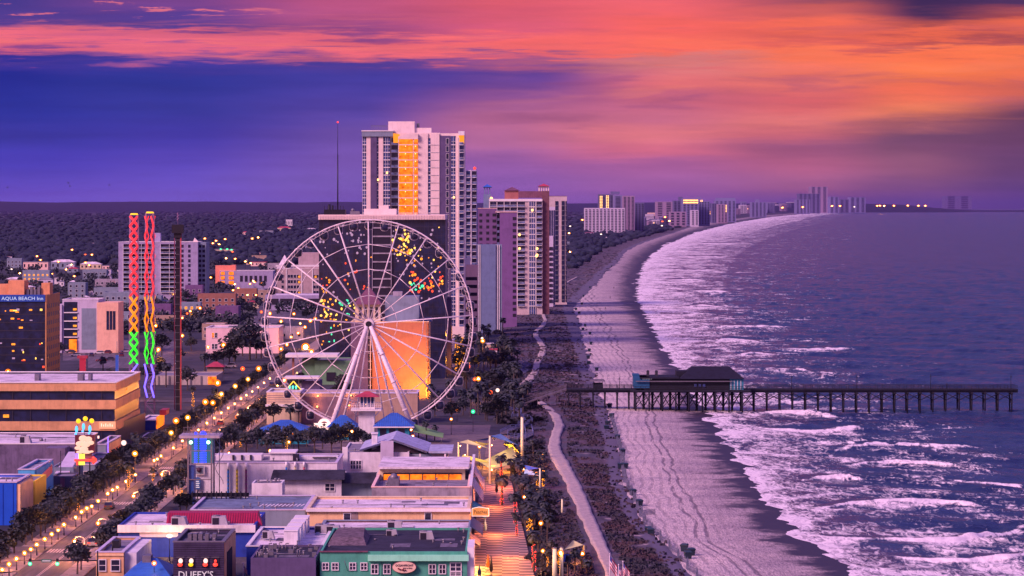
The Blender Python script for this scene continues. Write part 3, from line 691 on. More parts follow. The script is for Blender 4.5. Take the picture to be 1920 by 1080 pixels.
def walls(mb, x0, x1, y0, y1, z0, z1, th=.35):
    mb.box(x0, x1, y0, y0 + th, z0, z1); mb.box(x0, x1, y1 - th, y1, z0, z1)
    mb.box(x0, x0 + th, y0 + th, y1 - th, z0, z1); mb.box(x1 - th, x1, y0 + th, y1 - th, z0, z1)
class B:
    """one building: x0..x1 across, D..D+dep in depth"""
    def __init__(s, name, label, cat, px0, px1, pyt, D, dep, wall, roof=ROOFW, par=.7, z0=0, coping=None, group=None, zt=None, skip_roof=False):
        par = .36 if .38 < par < .85 else par; s.D = D; s.x0 = X(px0, D); s.x1 = X(px1, D); s.y1 = D + dep; s.zt = Z(pyt, D) if zt is None else zt; s.z0 = z0
        s.t = thing(name, label, cat, ((s.x0 + s.x1) / 2, D, z0), group)
        mb = MB().use(wall); walls(mb, s.x0, s.x1, D, s.y1, z0, s.zt); mb.build('wall', s.t)
        if not skip_roof:
            mb = MB().use(roof); mb.box(s.x0 + .35, s.x1 - .35, D + .35, s.y1 - .35, s.zt - par - .25, s.zt - par); mb.build('roof', s.t)
        if D < 760 and not skip_roof and s.x1 - s.x0 > 5:
            r_ = random.Random(int(px0 * 13 + pyt)); zr = s.zt - par; mb = MB().use(M('roof_stain', (.16, .15, .20), .9, .4, .8, streak=False)); hit = False
            for k in range(3):
                w_, d_ = r_.uniform(1.5, 5), r_.uniform(1.5, 6); x_, y_ = r_.uniform(s.x0 + .6, s.x1 - .6 - w_), r_.uniform(D + 1, max(D + 1.1, s.y1 - 1 - d_))
                if x_ > s.x0 + .4 and x_ + w_ < s.x1 - .4 and y_ + d_ < s.y1 - .5: mb.box(x_, x_ + w_, y_, y_ + d_, zr - .02, zr + .012 + k * .004); hit = True
            if hit: mb.build('roof_patch', s.t)
            v = MB().use(plain('vent_metal', (.30, .29, .33), .5, .4)); v.tube((0, 0, -.02), (0, 0, .55), .14, n=7); v.tube((0, 0, .5), (0, 0, .68), .24, n=7)
            repeat(s.t, 'roof_vent', v, [(r_.uniform(s.x0 + .8, s.x1 - .8), r_.uniform(D + 1.2, s.y1 - 1.2), zr) for _ in range(r_.randint(4, 8))])
            mb = MB().use(plain('vent_metal', (.30, .29, .33), .5, .4)); yq = r_.uniform(D + 2, s.y1 - 2); xa_, xb_ = s.x0 + .9, s.x0 + (s.x1 - s.x0) * r_.uniform(.4, .9); mb.path([(xa_, yq, zr + .14), (xb_, yq, zr + .14), (xb_, min(s.y1 - .8, yq + 3), zr + .14)], .07, 6); mb.build('roof_pipe', s.t)
        if coping:
            mb = MB().use(coping); walls(mb, s.x0 - .12, s.x1 + .12, D - .12, s.y1 + .12, s.zt + .003, s.zt + .22, .6); mb.build('coping', s.t)
    def px(s, p, d=0): return X(p, s.D - d)
    def part(s, name, mat, fn):
        mb = MB().use(mat); fn(mb); return mb.build(name, s.t)
    def panel(s, name, mat, p0, p1, yt, yb, out=.08, label=None):
        mb = MB().use(mat); mb.box(s.px(p0), s.px(p1), s.D - out, s.D - .003, Z(yb, s.D), Z(yt, s.D)); o = mb.build(name, s.t)
        if label: o['label'] = label
        return o
    def window(s, p0, p1, yt, yb, lit=None, frame=WHITE2, bars=1, hb=1, label=None):
        x0, x1, z0, z1 = s.px(p0), s.px(p1), Z(yb, s.D), Z(yt, s.D); f = min(.14, (x1 - x0) * .14)
        mb = MB().use(frame); y0, y1 = s.D - .16, s.D - .003
        mb.box(x0 - f, x1 + f, y0, y1, z1, z1 + f); mb.box(x0 - f, x1 + f, y0 - .06, y1, z0 - f, z0); mb.box(x0 - f, x0, y0, y1, z0, z1); mb.box(x1, x1 + f, y0, y1, z0, z1)
        for k in range(bars): xm = x0 + (x1 - x0) * (k + 1) / (bars + 1); mb.box(xm - f * .4, xm + f * .4, y0 + .03, y1 - .07, z0, z1)
        for k in range(hb): zm = z0 + (z1 - z0) * (k + 1) / (hb + 1); mb.box(x0, x1, y0 + .05, y1 - .08, zm - f * .3, zm + f * .3)
        o = mb.build('window', s.t); g = MB().use(lit or GLASS); g.box(x0, x1, s.D - .05, s.D - .004, z0, z1); g.build('pane', o)
        if label: o['label'] = label
        return o
def repeat(parent, name, mb, spots, cap=100, lit=None):
    """one piece of a building, repeated at (x, y, z); past the cap the rest is one mass"""
    WLp = WL[parent]; o = mb.build(name); first = True
    spots = list(spots)
    for sp in spots[:cap]:
        c = o if first else o.copy()
        if not first: COL.objects.link(c)
        first = False; c.parent = parent; c.location = Vector(sp) - WLp; WL[c] = Vector(sp)
    rest = spots[cap:]
    if rest:
        r = MB(); r.slots = list(mb.slots)
        for sp in rest:
            k = len(r.v); r.v += [(a[0] + sp[0], a[1] + sp[1], a[2] + sp[2]) for a in mb.v]
            r.f += [tuple(i + k for i in f) for f in mb.f]; r.mi += mb.mi; r.sm += mb.sm
        r.build(name, parent, kind='stuff')
def win_unit(w, h, g=GLASS, frame=None, out=.08):
    mb = MB()
    if frame:
        mb.use(frame); mb.box(-w / 2 - .1, w / 2 + .1, -out, -.004, -.12, 0); mb.box(-w / 2 - .1, w / 2 + .1, -out, -.004, h, h + .1)
        mb.box(-w / 2 - .1, -w / 2, -out, -.004, 0, h); mb.box(w / 2, w / 2 + .1, -out, -.004, 0, h)
    mb.use(g).box(-w / 2, w / 2, -out * .6, -.005, 0, h); return mb
def balc_unit(w, h, slab=WHITE2, rail=RAILG, back=OPEN, dep=1.3, glassm=GLASS, div=True):
    mb = MB().use(slab); mb.box(-w / 2, w / 2, -dep, -.005, 0, .22)
    if div: mb.box(-w / 2, -w / 2 + .22, -dep + .1, -.006, .22, h - .01)
    mb.use(glassm).box(-w / 2 + .22, w / 2 - .02, -.06, -.007, .22, h - .01)
    mb.use(rail).box(-w / 2 + .25, w / 2 - .05, -dep + .02, -dep + .07, .22, 1.25)
    mb.use(slab).box(-w / 2 + .22, w / 2, -dep - .01, -dep + .09, 1.25, 1.33); return mb
def grid(x0, x1, z0, z1, nx, nz, y):
    return [(x0 + (x1 - x0) * (i + .5) / nx, y, z0 + (z1 - z0) * j / nz) for j in range(nz) for i in range(nx)]

# ================================================================== plants and lamps, one of each kind first
def leafmat(name, c0, c1, c2):
    m, n, b = nt(name); pos = N(n, 'ShaderNodeNewGeometry').outputs['Position']
    f = noise(n, pos, .7, 4, .6); g = noise(n, pos, 3.1, 2)
    c = ramp(n, f, [(.32, c0), (.5, c1), (.68, c2)])
    L(n, mixc(n, .7, c, mixc(n, 1.0, c, ramp(n, g, [(.3, .45), (.7, 1.6)]), 'MULTIPLY')), b.inputs['Base Color']); b.inputs['Roughness'].default_value = .7
    b.inputs['Specular IOR Level'].default_value = .25; return m
LEAF = leafmat('oak_leaves', (.014, .022, .028), (.032, .042, .050), (.075, .082, .092)); FROND = leafmat('palm_fronds', (.016, .026, .032), (.038, .050, .060), (.09, .10, .112)); SCRUB = leafmat('scrub_leaves', (.016, .020, .026), (.036, .038, .050), (.07, .07, .085))
BARK = M('bark', (.085, .066, .06), .9, .3, 2.0)
def round_tree(seed, h=6.5, r=2.6, n=420, ls=.5):
    r_ = random.Random(seed); t = thing('round_tree', '', 'tree')
    mb = MB().use(BARK); th = h * .45
    mb.tube((0, 0, -.2), (.1, .05, th), .22, .13, 7, False)
    lim = []
    for k in range(5):
        a = k * 1.26 + r_.uniform(-.3, .3); e = Vector((math.cos(a) * r * .6, math.sin(a) * r * .6, th + r_.uniform(.25, .5) * h * .5)); mb.tube((.1, .05, th * r_.uniform(.75, 1)), e, .11, .04, 5, False); lim.append(e)
    mb.build('trunk', t)
    mb = MB().use(LEAF); cl = [Vector((e.x * r_.uniform(.8, 1.15), e.y * r_.uniform(.8, 1.15), e.z)) for e in lim] + [Vector((r_.uniform(-.5, .5), r_.uniform(-.5, .5), h * .78)) for _ in range(3)]
    for k in range(n):
        c = r_.choice(cl); d = Vector((r_.gauss(0, 1), r_.gauss(0, 1), r_.gauss(0, .8))); d = d.normalized() * (r * .52) * r_.uniform(.45, 1.12) ** .6
        p = c + d; u = Vector((r_.gauss(0, 1), r_.gauss(0, 1), r_.gauss(0, .6))).normalized() * ls * r_.uniform(.6, 1.2); w = u.orthogonal().normalized() * ls * r_.uniform(.4, .8)
        mb.poly([p - u, p - w * .6, p + u, p + w])
    mb.build('crown', t); return t
def palm_tree(seed, h=5.5, fl=2.1, nf=26):
    r_ = random.Random(seed); t = thing('palm_tree', '', 'palm')
    mb = MB().use(BARK); lean = Vector((r_.uniform(-.5, .5), r_.uniform(-.3, .3), h))
    pts = [Vector((lean.x * s * s, lean.y * s * s, h * s - (.2 if s == 0 else 0))) for s in (0, .35, .7, 1)]
    for i, (a, b_) in enumerate(zip(pts, pts[1:])): mb.tube(a, b_, .24 - .03 * i, .21 - .03 * i, 7, False)
    mb.build('trunk', t)
    mb = MB().use(FROND); top = pts[-1]
    for k in range(nf):
        a = k * 2.399 + r_.uniform(-.2, .2); up = r_.uniform(-.45, 1.15); d = Vector((math.cos(a), math.sin(a), 0)); sd_ = Vector((-d.y, d.x, 0)); p = top.copy(); prev_ = None; L_ = fl * r_.uniform(.8, 1.1)
        for s in range(5):
            w_ = (.10, .42, .50, .36, .04)[s] * fl / 2.1; dz_ = -w_ * .35
            row = (p - sd_ * w_ + Vector((0, 0, dz_)), p, p + sd_ * w_ + Vector((0, 0, dz_)))
            if prev_: mb.poly([prev_[0], prev_[1], row[1], row[0]]); mb.poly([prev_[1], prev_[2], row[2], row[1]])
            prev_ = row; p = p + (d * math.cos(up) + Vector((0, 0, math.sin(up)))) * L_ / 4; up -= .42 + .1 * s
    for k in range(16):                                   # dead skirt under the crown
        a = k * .39; p = top + Vector((math.cos(a) * .25, math.sin(a) * .25, -.1)); q = p + Vector((math.cos(a) * .5, math.sin(a) * .5, -.95)); s_ = Vector((-math.sin(a), math.cos(a), 0)) * .16
        mb.poly([p - s_, p + s_, q + s_, q - s_])
    mb.build('crown', t); return t
def shrub(seed, r=1.5, n=150):
    r_ = random.Random(seed); t = thing('shrub', '', 'shrub'); mb = MB().use(SCRUB)
    for k in range(n):
        a = r_.uniform(0, 2 * PI); q = r * r_.random() ** .5; p = Vector((math.cos(a) * q, math.sin(a) * q, r_.uniform(.1, 1.1) * (1.2 - (q / r) ** 2 * .7)))
        u = Vector((r_.gauss(0, 1), r_.gauss(0, 1), r_.gauss(0, .7))).normalized() * .42; w = u.orthogonal().normalized() * .26
        mb.poly([p - u, p - w, p + u, p + w])
    mb.build('foliage', t)
    mb = MB().use(BARK)
    for k in range(4): mb.tube((0, 0, -.1), (math.cos(k * 1.6) * r * .5, math.sin(k * 1.6) * r * .5, .9), .06, .02, 4, False)
    mb.build('stem', t); return t
OAK = [round_tree(s, h, r) for s, h, r in ((1, 6.4, 2.6), (2, 5.6, 2.2), (3, 7.2, 2.9), (4, 6.0, 2.4))]
PALM = [palm_tree(s, h) for s, h in ((11, 5.2), (12, 6.0), (13, 4.2), (14, 6.8))]
SHRUB = [shrub(21), shrub(22, 1.9, 190), shrub(23, 1.2, 120)]

HALO_O = shell('amber_halo_globe', (1, .20, .005), 1.7, .6); BULB_O = E('amber_bulb', (1, .42, .09), 90)  # globe shells drawn oversize to stand for the glow round each lamp
HALO_Y = shell('yellow_globe', (1, .30, .015), 1.8, .6); BULB_Y = E('yellow_bulb', (1, .50, .17), 150)
HALO_R = shell('red_globe', (1, .10, .02), 2.2, .6); BULB_R = E('red_bulb', (1, .28, .10), 7)
HALO_G = shell('green_globe', (.02, .8, .3), 2.0, .6); BULB_G = E('green_bulb', (.3, 1, .65), 7)
HALO_W = shell('white_globe', (1, .62, .55), 2.2, .5); BULB_W = E('white_bulb', (1, .85, .72), 14)
def lamp(h, halo, bulb, r=.42, arm=0.0, name='street_lamp', post=DARKM):
    t = thing(name, '', 'street lamp')
    mb = MB().use(post); mb.tube((0, 0, -.1), (0, 0, .5), .14, .11, 8); mb.tube((0, 0, .5), (0, 0, h - (.0 if arm else r)), .07, .05, 8)
    if arm:
        pts = [(0, 0, h)] + [(arm * (1 - math.cos(a)) / 2 * 1.0, 0, h + .5 * math.sin(a)) for a in (.7, 1.5, 2.3, 3.0)]
        mb.path(pts, .05, 6)
    mb.build('post', t); c = (arm, 0, h)
    if arm: c = (arm, 0, h - r * .7)
    g = MB().use(halo); g.ball(c, r, 12, 8); go_ = g.build('globe', t)
    b_ = MB().use(bulb); b_.ball(c, r * .34, 6, 4); b_.build('bulb', go_); return t
LAMPS = {'kerb': lamp(1.9, HALO_Y, BULB_Y, .44), 'arm': lamp(3.7, HALO_O, BULB_Y, .46, -1.7, post=STEELW), 'o': lamp(8, HALO_O, BULB_O, .92), 'y': lamp(8, HALO_Y, BULB_Y, .84), 'r': lamp(7, HALO_R, BULB_R, .7), 'g': lamp(7, HALO_G, BULB_G, .7), 'w': lamp(7, HALO_W, BULB_W, .6), 'o5': lamp(4.2, HALO_O, BULB_Y, .46)}
PROTO = OAK + PALM + SHRUB + list(LAMPS.values())
def put(p, x, y, z=0, rz=None, sc=1, label='', group=None):
    return dup(p, (x, y, z), random.uniform(0, 6.28) if rz is None else rz, sc, label, group)

# ================================================================== the observation wheel
DW = 861.0; WC = Vector((X(692, DW), DW, Z(607, DW))); RW = 195 / F * DW
wt = thing('observation_wheel', 'giant white observation wheel with forty-two dark cabins in front of the glass hotel', 'ferris wheel', (WC.x, DW, 0))
def ring(mb, R, y, r, seg=84, n=6, sq=None):
    pts = [Vector((WC.x + R * math.cos(2 * PI * k / seg), WC.y + y, WC.z + R * math.sin(2 * PI * k / seg))) for k in range(seg + 1)]
    for a, b_ in zip(pts, pts[1:]): mb.tube(a, b_, r, n=n, cap=False)
mb = MB().use(STEELW)
for y in (-1.1, 1.1): ring(mb, RW, y, .18); ring(mb, RW - .75, y * .8, .05)
for k in range(84):
    a = 2 * PI * k / 84; c, s = math.cos(a), math.sin(a)
    mb.tube((WC.x + RW * c, DW - 1.1, WC.z + RW * s), (WC.x + RW * c, DW + 1.1, WC.z + RW * s), .10, n=4)
    a2 = 2 * PI * (k + .5) / 84
    mb.tube((WC.x + RW * c, DW - 1.1, WC.z + RW * s), (WC.x + (RW - .75) * math.cos(a2), DW - .9, WC.z + (RW - .75) * math.sin(a2)), .06, n=4)
mb.build('rim', wt)
for k in range(21):
    a = 2 * PI * (k + .27) / 21; c, s = math.cos(a), math.sin(a)
    mb = MB().use(STEELW)
    for y in (-1, 1): mb.tube((WC.x + 1.3 * c, DW + y * 2.0, WC.z + 1.3 * s), (WC.x + (RW - .5) * c, DW + y * 1.0, WC.z + (RW - .5) * s), .10, .16, 6)
    mb.build('spoke', wt)
for R, r, lab in ((21.4, .10, None), (14.7, .10, None), (7.6, .08, None), (4.0, .07, None)):
    mb = MB().use(STEELW)
    pts = [Vector((WC.x + R * math.cos(2 * PI * (k + .27) / 21), DW, WC.z + R * math.sin(2 * PI * (k + .27) / 21))) for k in range(22)]
    for a, b_ in zip(pts, pts[1:]): mb.tube(a, b_, r, n=5)
    mb.build('cable_ring', wt)
mb = MB().use(STEELW); mb.tube((WC.x, DW - 2.6, WC.z), (WC.x, DW + 2.6, WC.z), 1.35, n=20); mb.use(DARKM); mb.tube((WC.x, DW - 3.2, WC.z), (WC.x, DW - 2.6, WC.z), .8, n=16); mb.tube((WC.x, DW + 2.6, WC.z), (WC.x, DW + 3.2, WC.z), .8, n=16)
mb.build('hub', wt)
for fx, yo, r, zb in ((613, -6.5, .72, 0), (781, -6.5, .72, 0), (636, 6.5, .32, 0), (748, 6.5, .32, 0)):
    d_ = DW + yo; mb = MB().use(STEELW); f = Vector((X(fx, d_), d_, zb)); tp = Vector((WC.x + (-.5 if fx < 692 else .5), DW + (-3 if yo < 0 else 3), WC.z - .6))
    mb.tube(f, tp, r, r * .72, 14)
    for q in (.25, .5, .75):
        c = f.lerp(tp, q); u = (tp - f).normalized() * .12; mb.tube(c - u, c + u, r * 1.12, n=14)
    mb.use(CONC).box(f.x - 1.3, f.x + 1.3, d_ - 1.3, d_ + 1.3, -.1, .8); mb.build('support_leg', wt)
# cabins hang from the rim
def gondola():
    mb = MB().use(GLASSD); mb.ball((0, 0, 0), 1.05, 10, 7, 1.15)
    mb.v = [(max(-.9, min(.9, x * 1.08)), max(-.8, min(.8, y)), max(-1.0, min(.98, z))) for x, y, z in mb.v]
    g = mb.build('gondola')
    mb = MB().use(STEELW)
    pts = [Vector((math.copysign(abs(math.cos(a)) ** .7, math.cos(a)) * 1.15, 0, math.copysign(abs(math.sin(a)) ** .7, math.sin(a)) * 1.28)) for a in [2 * PI * k / 20 for k in range(21)]]
    for a, b_ in zip(pts, pts[1:]): mb.tube(a, b_, .05, n=5, cap=False)
    h = mb.build('hoop'); h.parent = g
    mb = MB().use(STEELW); mb.box(-.5, .5, -.5, .5, .99, 1.2); mb.tube((0, -1.1, 1.3), (0, 1.1, 1.3), .12, n=6); c = mb.build('roof_unit'); c.parent = g
    return g
g0 = gondola()
for k in range(42):
    a = 2 * PI * (k + .5) / 42
    g = g0 if k == 0 else dup(g0)
    g.parent = wt; g.location = Vector((WC.x + RW * math.cos(a), DW, WC.z + RW * math.sin(a) - 1.45)) - WL[wt]
# round lit emblem at the foot of the wheel: ring, bar and a dark star
sx_, sz_, sy_ = X(608, 849), Z(797, 849), 849.0
st = thing('wheel_sign', 'glowing round emblem sign with a cross bar and star at the foot of the wheel', 'sign', (sx_, sy_, 0))
mb = MB().use(LITPK)
for k in range(24):
    a, b_ = 2 * PI * k / 24, 2 * PI * (k + 1) / 24
    mb.hexa([(sx_ + 1.0 * math.cos(a), sy_ - .3, sz_ + 1.0 * math.sin(a)), (sx_ + 1.75 * math.cos(a), sy_ - .3, sz_ + 1.75 * math.sin(a)), (sx_ + 1.75 * math.cos(b_), sy_ - .3, sz_ + 1.75 * math.sin(b_)), (sx_ + 1.0 * math.cos(b_), sy_ - .3, sz_ + 1.0 * math.sin(b_))],
            [(sx_ + 1.0 * math.cos(a), sy_, sz_ + 1.0 * math.sin(a)), (sx_ + 1.75 * math.cos(a), sy_, sz_ + 1.75 * math.sin(a)), (sx_ + 1.75 * math.cos(b_), sy_, sz_ + 1.75 * math.sin(b_)), (sx_ + 1.0 * math.cos(b_), sy_, sz_ + 1.0 * math.sin(b_))])
mb.build('emblem_ring', st)
mb = MB().use(LITPK); mb.box(sx_ - 2.7, sx_ + 2.7, sy_ - .5, sy_ - .31, sz_ - .75, sz_ + .55); mb.build('emblem_bar', st)
mb = MB().use(MAROON); mb.tube((sx_, sy_ - .02, sz_), (sx_, sy_ + .1, sz_), 1.0, n=20); mb.use(DARKM)
mb.prism([(sx_ + (.62 if k % 2 == 0 else .27) * math.sin(PI * k / 5), sz_ + .1 + (.62 if k % 2 == 0 else .27) * math.cos(PI * k / 5)) for k in range(10)], sy_ - .62, sy_ - .52); mb.build('emblem_star', st)
mb = MB().use(GREYM); mb.tube((sx_ - 1, sy_ + .2, 0), (sx_ - 1, sy_ + .2, sz_), .12); mb.tube((sx_ + 1, sy_ + .2, 0), (sx_ + 1, sy_ + .2, sz_), .12); mb.build('post', st)

# ================================================================== slingshot towers, drop tower
NEON = [('red', E('neon_red', (1, .035, .05), 1.35), 405, 556), ('orange', E('neon_orange', (1, .24, .0), 1.4), 556, 622), ('green', E('neon_green', (.03, .85, .02), 1.4), 622, 682), ('violet', E('neon_violet', (.16, .10, 1), 2.6), 682, 745)]
LATT = plain('lattice_steel', A(150, 90, 150), .5, .2)
def slingshot(pxc, pyt, label, mode):
    D_ = 956.0; xc = X(pxc, D_); zt = Z(pyt, D_); hw = 1.35; t = thing('slingshot_tower', label, 'ride tower', (xc, D_, 0), None)
    mb = MB().use(LATT)
    for sx in (-1, 1):
        for sy in (-1, 1): mb.tube((xc + sx * hw, D_ + sy * hw, 0), (xc + sx * hw * .88, D_ + sy * hw * .88, zt), .13, n=5)
    nz = 20
    for k in range(nz):
        z0, z1 = zt * k / nz, zt * (k + 1) / nz; w0 = hw * (1 - .12 * k / nz); w1 = hw * (1 - .12 * (k + 1) / nz)
        for sy in (-1, 1):
            s = 1 if k % 2 else -1
            mb.tube((xc - s * w0, D_ + sy * w0, z0), (xc + s * w1, D_ + sy * w1, z1), .075, n=4); mb.tube((xc - w1, D_ + sy * w1, z1), (xc + w1, D_ + sy * w1, z1), .045, n=4)
        for sx in (-1, 1): mb.tube((xc + sx * w0, D_ - w0, z0), (xc + sx * w1, D_ + w1, z1), .045, n=4)
    mb.build('lattice_frame', t)
    for nm, mt, ya, yb in NEON:
        for st_ in (0, 1):
            if nm == 'violet' and mode == 0 and st_ == 0: continue
            za, zb = Z(ya, D_), Z(yb, D_); step = 3.1; nk = max(2, round((za - zb) / step)); mb = MB().use(mt); pts = []
            for k in range(nk + 1):
                z = za + (zb - za) * k / nk; wz = hw * (1 - .10 * z / zt)
                side = (1 if k % 2 else -1) * (1 if (st_ == 0 or mode == 1) else -1)
                off = (-.75 if st_ == 0 else .75) * wz if mode == 1 else 0
                pts.append((xc + off + side * wz * (.33 if mode == 1 else .95), D_ - hw - .3 - (.15 * st_), z))
            if nm != 'violet': m3 = MB().use(mt); m3.path([(2 * xc + 2 * off - q[0], D_ + hw + .2, q[2]) for q in pts], .16, 5); o = m3.build('light_tube', t); o['label'] = nm + ' neon zigzag tube on the rear face'
            mb.path(pts, .27, 6); o = mb.build('light_tube', t); o['label'] = nm + ' neon zigzag tube'
    mb = MB().use(LITYB); mb.tube((xc, D_, zt), (xc, D_, zt + .5), 1.25, 1.0, 12); mb.build('top_cap', t)
    return t
slingshot(251.5, 403, 'slingshot ride tower with crossing neon zigzags, the one farther from the wheel', 0)
slingshot(281, 400, 'slingshot ride tower with two parallel neon zigzags, the one nearer the wheel', 1)
D_ = 969.0; xc = X(333.5, D_); zt = Z(436, D_)
t = thing('drop_tower', 'dark drop tower with red edges and a black box head', 'ride tower', (xc, D_, 0))
mb = MB().use(DARKM); mb.box(xc - .6, xc + .6, D_ - .6, D_ + .6, 0, zt); mb.build('mast', t)
REDE = E('red_edge_light', (.9, .06, .09), .38, False)
for s in (-1, 1):
    mb = MB().use(REDE if s > 0 else plain('dull_red_steel', A(120, 40, 80), .5)); mb.tube((xc + s * .95, D_ - .5, .3), (xc + s * .95, D_ - .5, zt), .17, n=6); mb.build('rail', t)
mb = MB().use(GREYM)
for k in range(24): mb.box(xc - .95, xc + .95, D_ - .75, D_ - .55, 2 + k * zt / 25, 2.12 + k * zt / 25)
mb.build('brace', t)
mb = MB().use(plain('black_head', (.008, .008, .014), .6)); mb.box(xc - 1.7, xc + 1.7, D_ - 1.7, D_ + 1.7, zt - .2, Z(421, D_)); mb.box(xc - 1.1, xc + 1.1, D_ - 1.1, D_ + 1.1, zt - 1.6, zt - .21); mb.build('head', t)
mb = MB().use(LATT); zt2 = Z(398, D_)
mb.tube((xc, D_, Z(421, D_)), (xc, D_, zt2), .09, n=5)
for k in range(5): mb.ball((xc + (.12 if k % 2 else -.12), D_, zt2 - .5 - k * .45), .24, 6, 4)
mb.build('antenna', t)

# ================================================================== tall hotel with the amber balcony stack
DT = 1400.0
b = B('tower_hotel', 'tallest hotel tower, pale walls with an amber lit stack of balconies', 'hotel', 679.5, 825, 249, DT, 40, PALE, ROOFW, par=1.0)
T = b.t; FL = (Z(262, DT) - Z(402, DT)) / 9.85; ZT0 = Z(258, DT)
levels = [ZT0 - FL * (k + 1) for k in range(27)]
def column(name, p0, p1, mat, out, zt_, zb=0.2, label=None):
    mb = MB().use(mat); mb.box(X(p0, DT), X(p1, DT), DT - out, DT - .004, zb, zt_); o = mb.build(name, T)
    if label: o['label'] = label
    return o
b.part('fascia', GREYP, lambda m_: m_.box(X(678.5, DT), X(737, DT), DT - 1.4, DT + 6, Z(256, DT), Z(246.5, DT)))
b.part('cornice', WHITE2, lambda m_: m_.box(X(678, DT), X(738, DT), DT - 1.7, DT + 6.3, Z(246.5, DT) + .003, Z(244.5, DT)))
column('wall_strip', 695, 706.5, MAUVED, 1.0, Z(256.5, DT), label='dark purple wall strip')
column('wall_strip', 687, 694.8, PALE, .6, Z(256.5, DT)); column('wall_strip', 710, 718.5, PALE, .6, Z(256.5, DT))
column('wall_strip', 784, 802.5, PALE, .7, Z(250, DT)); column('wall_strip', 807.5, 824, PALE, .7, Z(250, DT))
column('wall_strip', 824.2, 844.5, MAUVED, .4, Z(254.5, DT), label='dark purple wall strip with a column of slit windows')
def strip_glass(p0, p1, z_top, out, nv, g=GLASSB):
    mb = MB().use(g); mb.box(X(p0, DT), X(p1, DT), DT - out, DT - .005, 1, z_top); mb.use(WHITE2)
    for z in levels:
        if z > 1: mb.box(X(p0, DT), X(p1, DT), DT - out - .2, DT - out - .003, z, z + .38)
        if z > 1: mb.box(X(p0, DT), X(p1, DT), DT - out - .1, DT - out - .003, z + 1.6, z + 1.72)
    for k in range(1, nv): xm = X(p0 + (p1 - p0) * k / nv, DT); mb.box(xm - .06, xm + .06, DT - out - .15, DT - out - .004, 1, z_top)
    mb.build('glazing_strip', T)
strip_glass(680, 686.6, Z(257, DT), .3, 2); strip_glass(719, 731.5, Z(257, DT), .45, 3); strip_glass(706.8, 709.6, Z(257, DT), .25, 1); strip_glass(802.8, 807.2, Z(259, DT), .25, 1)
repeat(T, 'balcony', balc_unit(X(747, DT) - X(733, DT), FL, GREYM, RAILG, OPEN, 1.6), [(X(740, DT), DT, z) for z in levels[:14]])
AMBW = MB()
w_ = X(774, DT) - X(747.5, DT)
def amber(w, h):
    mb = MB().use(WHITE2); mb.box(-w / 2, w / 2, -2.2, -.005, 0, .28); mb.use(LITO).box(-w / 2, w / 2, -.3, -.006, .28, h - .01)
    mb.use(plain('amber_rail', A(190, 90, 30), .5)).box(-w / 2, w / 2, -2.2, -2.14, 1.15, 1.25)
    for k in range(9): xq = -w / 2 + w * k / 9 + .2; mb.box(xq, xq + .07, -2.19, -2.13, .28, 1.15)
    mb.use(LITW).ball((0, -1.2, h - .45), .24, 6, 4); mb.use(PALE); mb.box(-w / 2 - .06, -w / 2 + .25, -2.1, -.007, .29, h - .02); return mb
repeat(T, 'amber_balcony', amber(w_, FL), [(X(760.5, DT), DT, z) for z in levels[:12]])
repeat(T, 'amber_balcony', amber(X(783, DT) - X(775, DT), FL), [(X(779.3, DT), DT, z) for z in levels[:12]])
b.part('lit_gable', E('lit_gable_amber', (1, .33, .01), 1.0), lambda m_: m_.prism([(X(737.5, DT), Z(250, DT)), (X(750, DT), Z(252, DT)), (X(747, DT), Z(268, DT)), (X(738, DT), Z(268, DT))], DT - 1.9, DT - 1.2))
b.part('roof_gable', PALE, lambda m_: m_.prism([(X(747, DT), Z(261, DT)), (X(747, DT), Z(256, DT)), (X(770, DT), Z(249.5, DT)), (X(784, DT), Z(251, DT)), (X(784, DT), Z(261, DT))], DT - 2.4, DT - .5))
b.part('floor_line', GREYP, lambda m_: [m_.box(X(808, DT), X(823, DT), DT - .85, DT - .71, z, z + .14) for z in levels if z > 1])
repeat(T, 'slit_window', win_unit(1.1, 2.4, GLASSD, WHITE2, .14), [(X(839, DT), DT - .41, z + .5) for z in levels if z > 2])
strip_glass(846, 854, Z(255, DT), .3, 2)
column('wall_strip', 854.2, 859.8, PALE, .8, Z(258, DT))
b.part('seaward_wing', PALE, lambda m_: m_.box(X(825, DT) + .01, X(870.5, DT), DT + .01, DT + 34, 0, Z(250, DT)))
repeat(T, 'balcony', balc_unit(X(869.5, DT) - X(860.3, DT), FL, WHITE2, RAILG, OPEN, 1.8, GLASSB), [(X(865, DT), DT, z) for z in levels if z > 8])
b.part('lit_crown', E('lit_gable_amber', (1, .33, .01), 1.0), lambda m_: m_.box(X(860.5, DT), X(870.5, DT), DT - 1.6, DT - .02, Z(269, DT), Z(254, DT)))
b.part('crown_cap', WHITE2, lambda m_: m_.box(X(859.5, DT), X(871, DT), DT - 1.9, DT + 4, Z(253.8, DT), Z(246, DT)))
b.part('penthouse', PALE, lambda m_: m_.box(X(727, DT), X(776.5, DT), DT + 6, DT + 22, ZT0 - 2, Z(227, DT))); b.part('penthouse', PALE, lambda m_: m_.box(X(776.5, DT) + .01, X(808, DT), DT + 7, DT + 20, ZT0 - 2, Z(239, DT)))
b.part('plant_box', GREYM, lambda m_: m_.box(X(780, DT), X(785.5, DT), DT + 8, DT + 10, Z(239, DT), Z(230, DT)))
b.part('roof_rail', GREYM, lambda m_: ([m_.box(X(695, DT), X(726, DT), DT + 3, DT + 3.1, Z(q, DT), Z(q, DT) + .12) for q in (235, 237.5)], [m_.box(X(695 + 3.1 * k, DT), X(695 + 3.1 * k, DT) + .12, DT + 3, DT + 3.1, Z(246, DT), Z(234.5, DT)) for k in range(11)]))
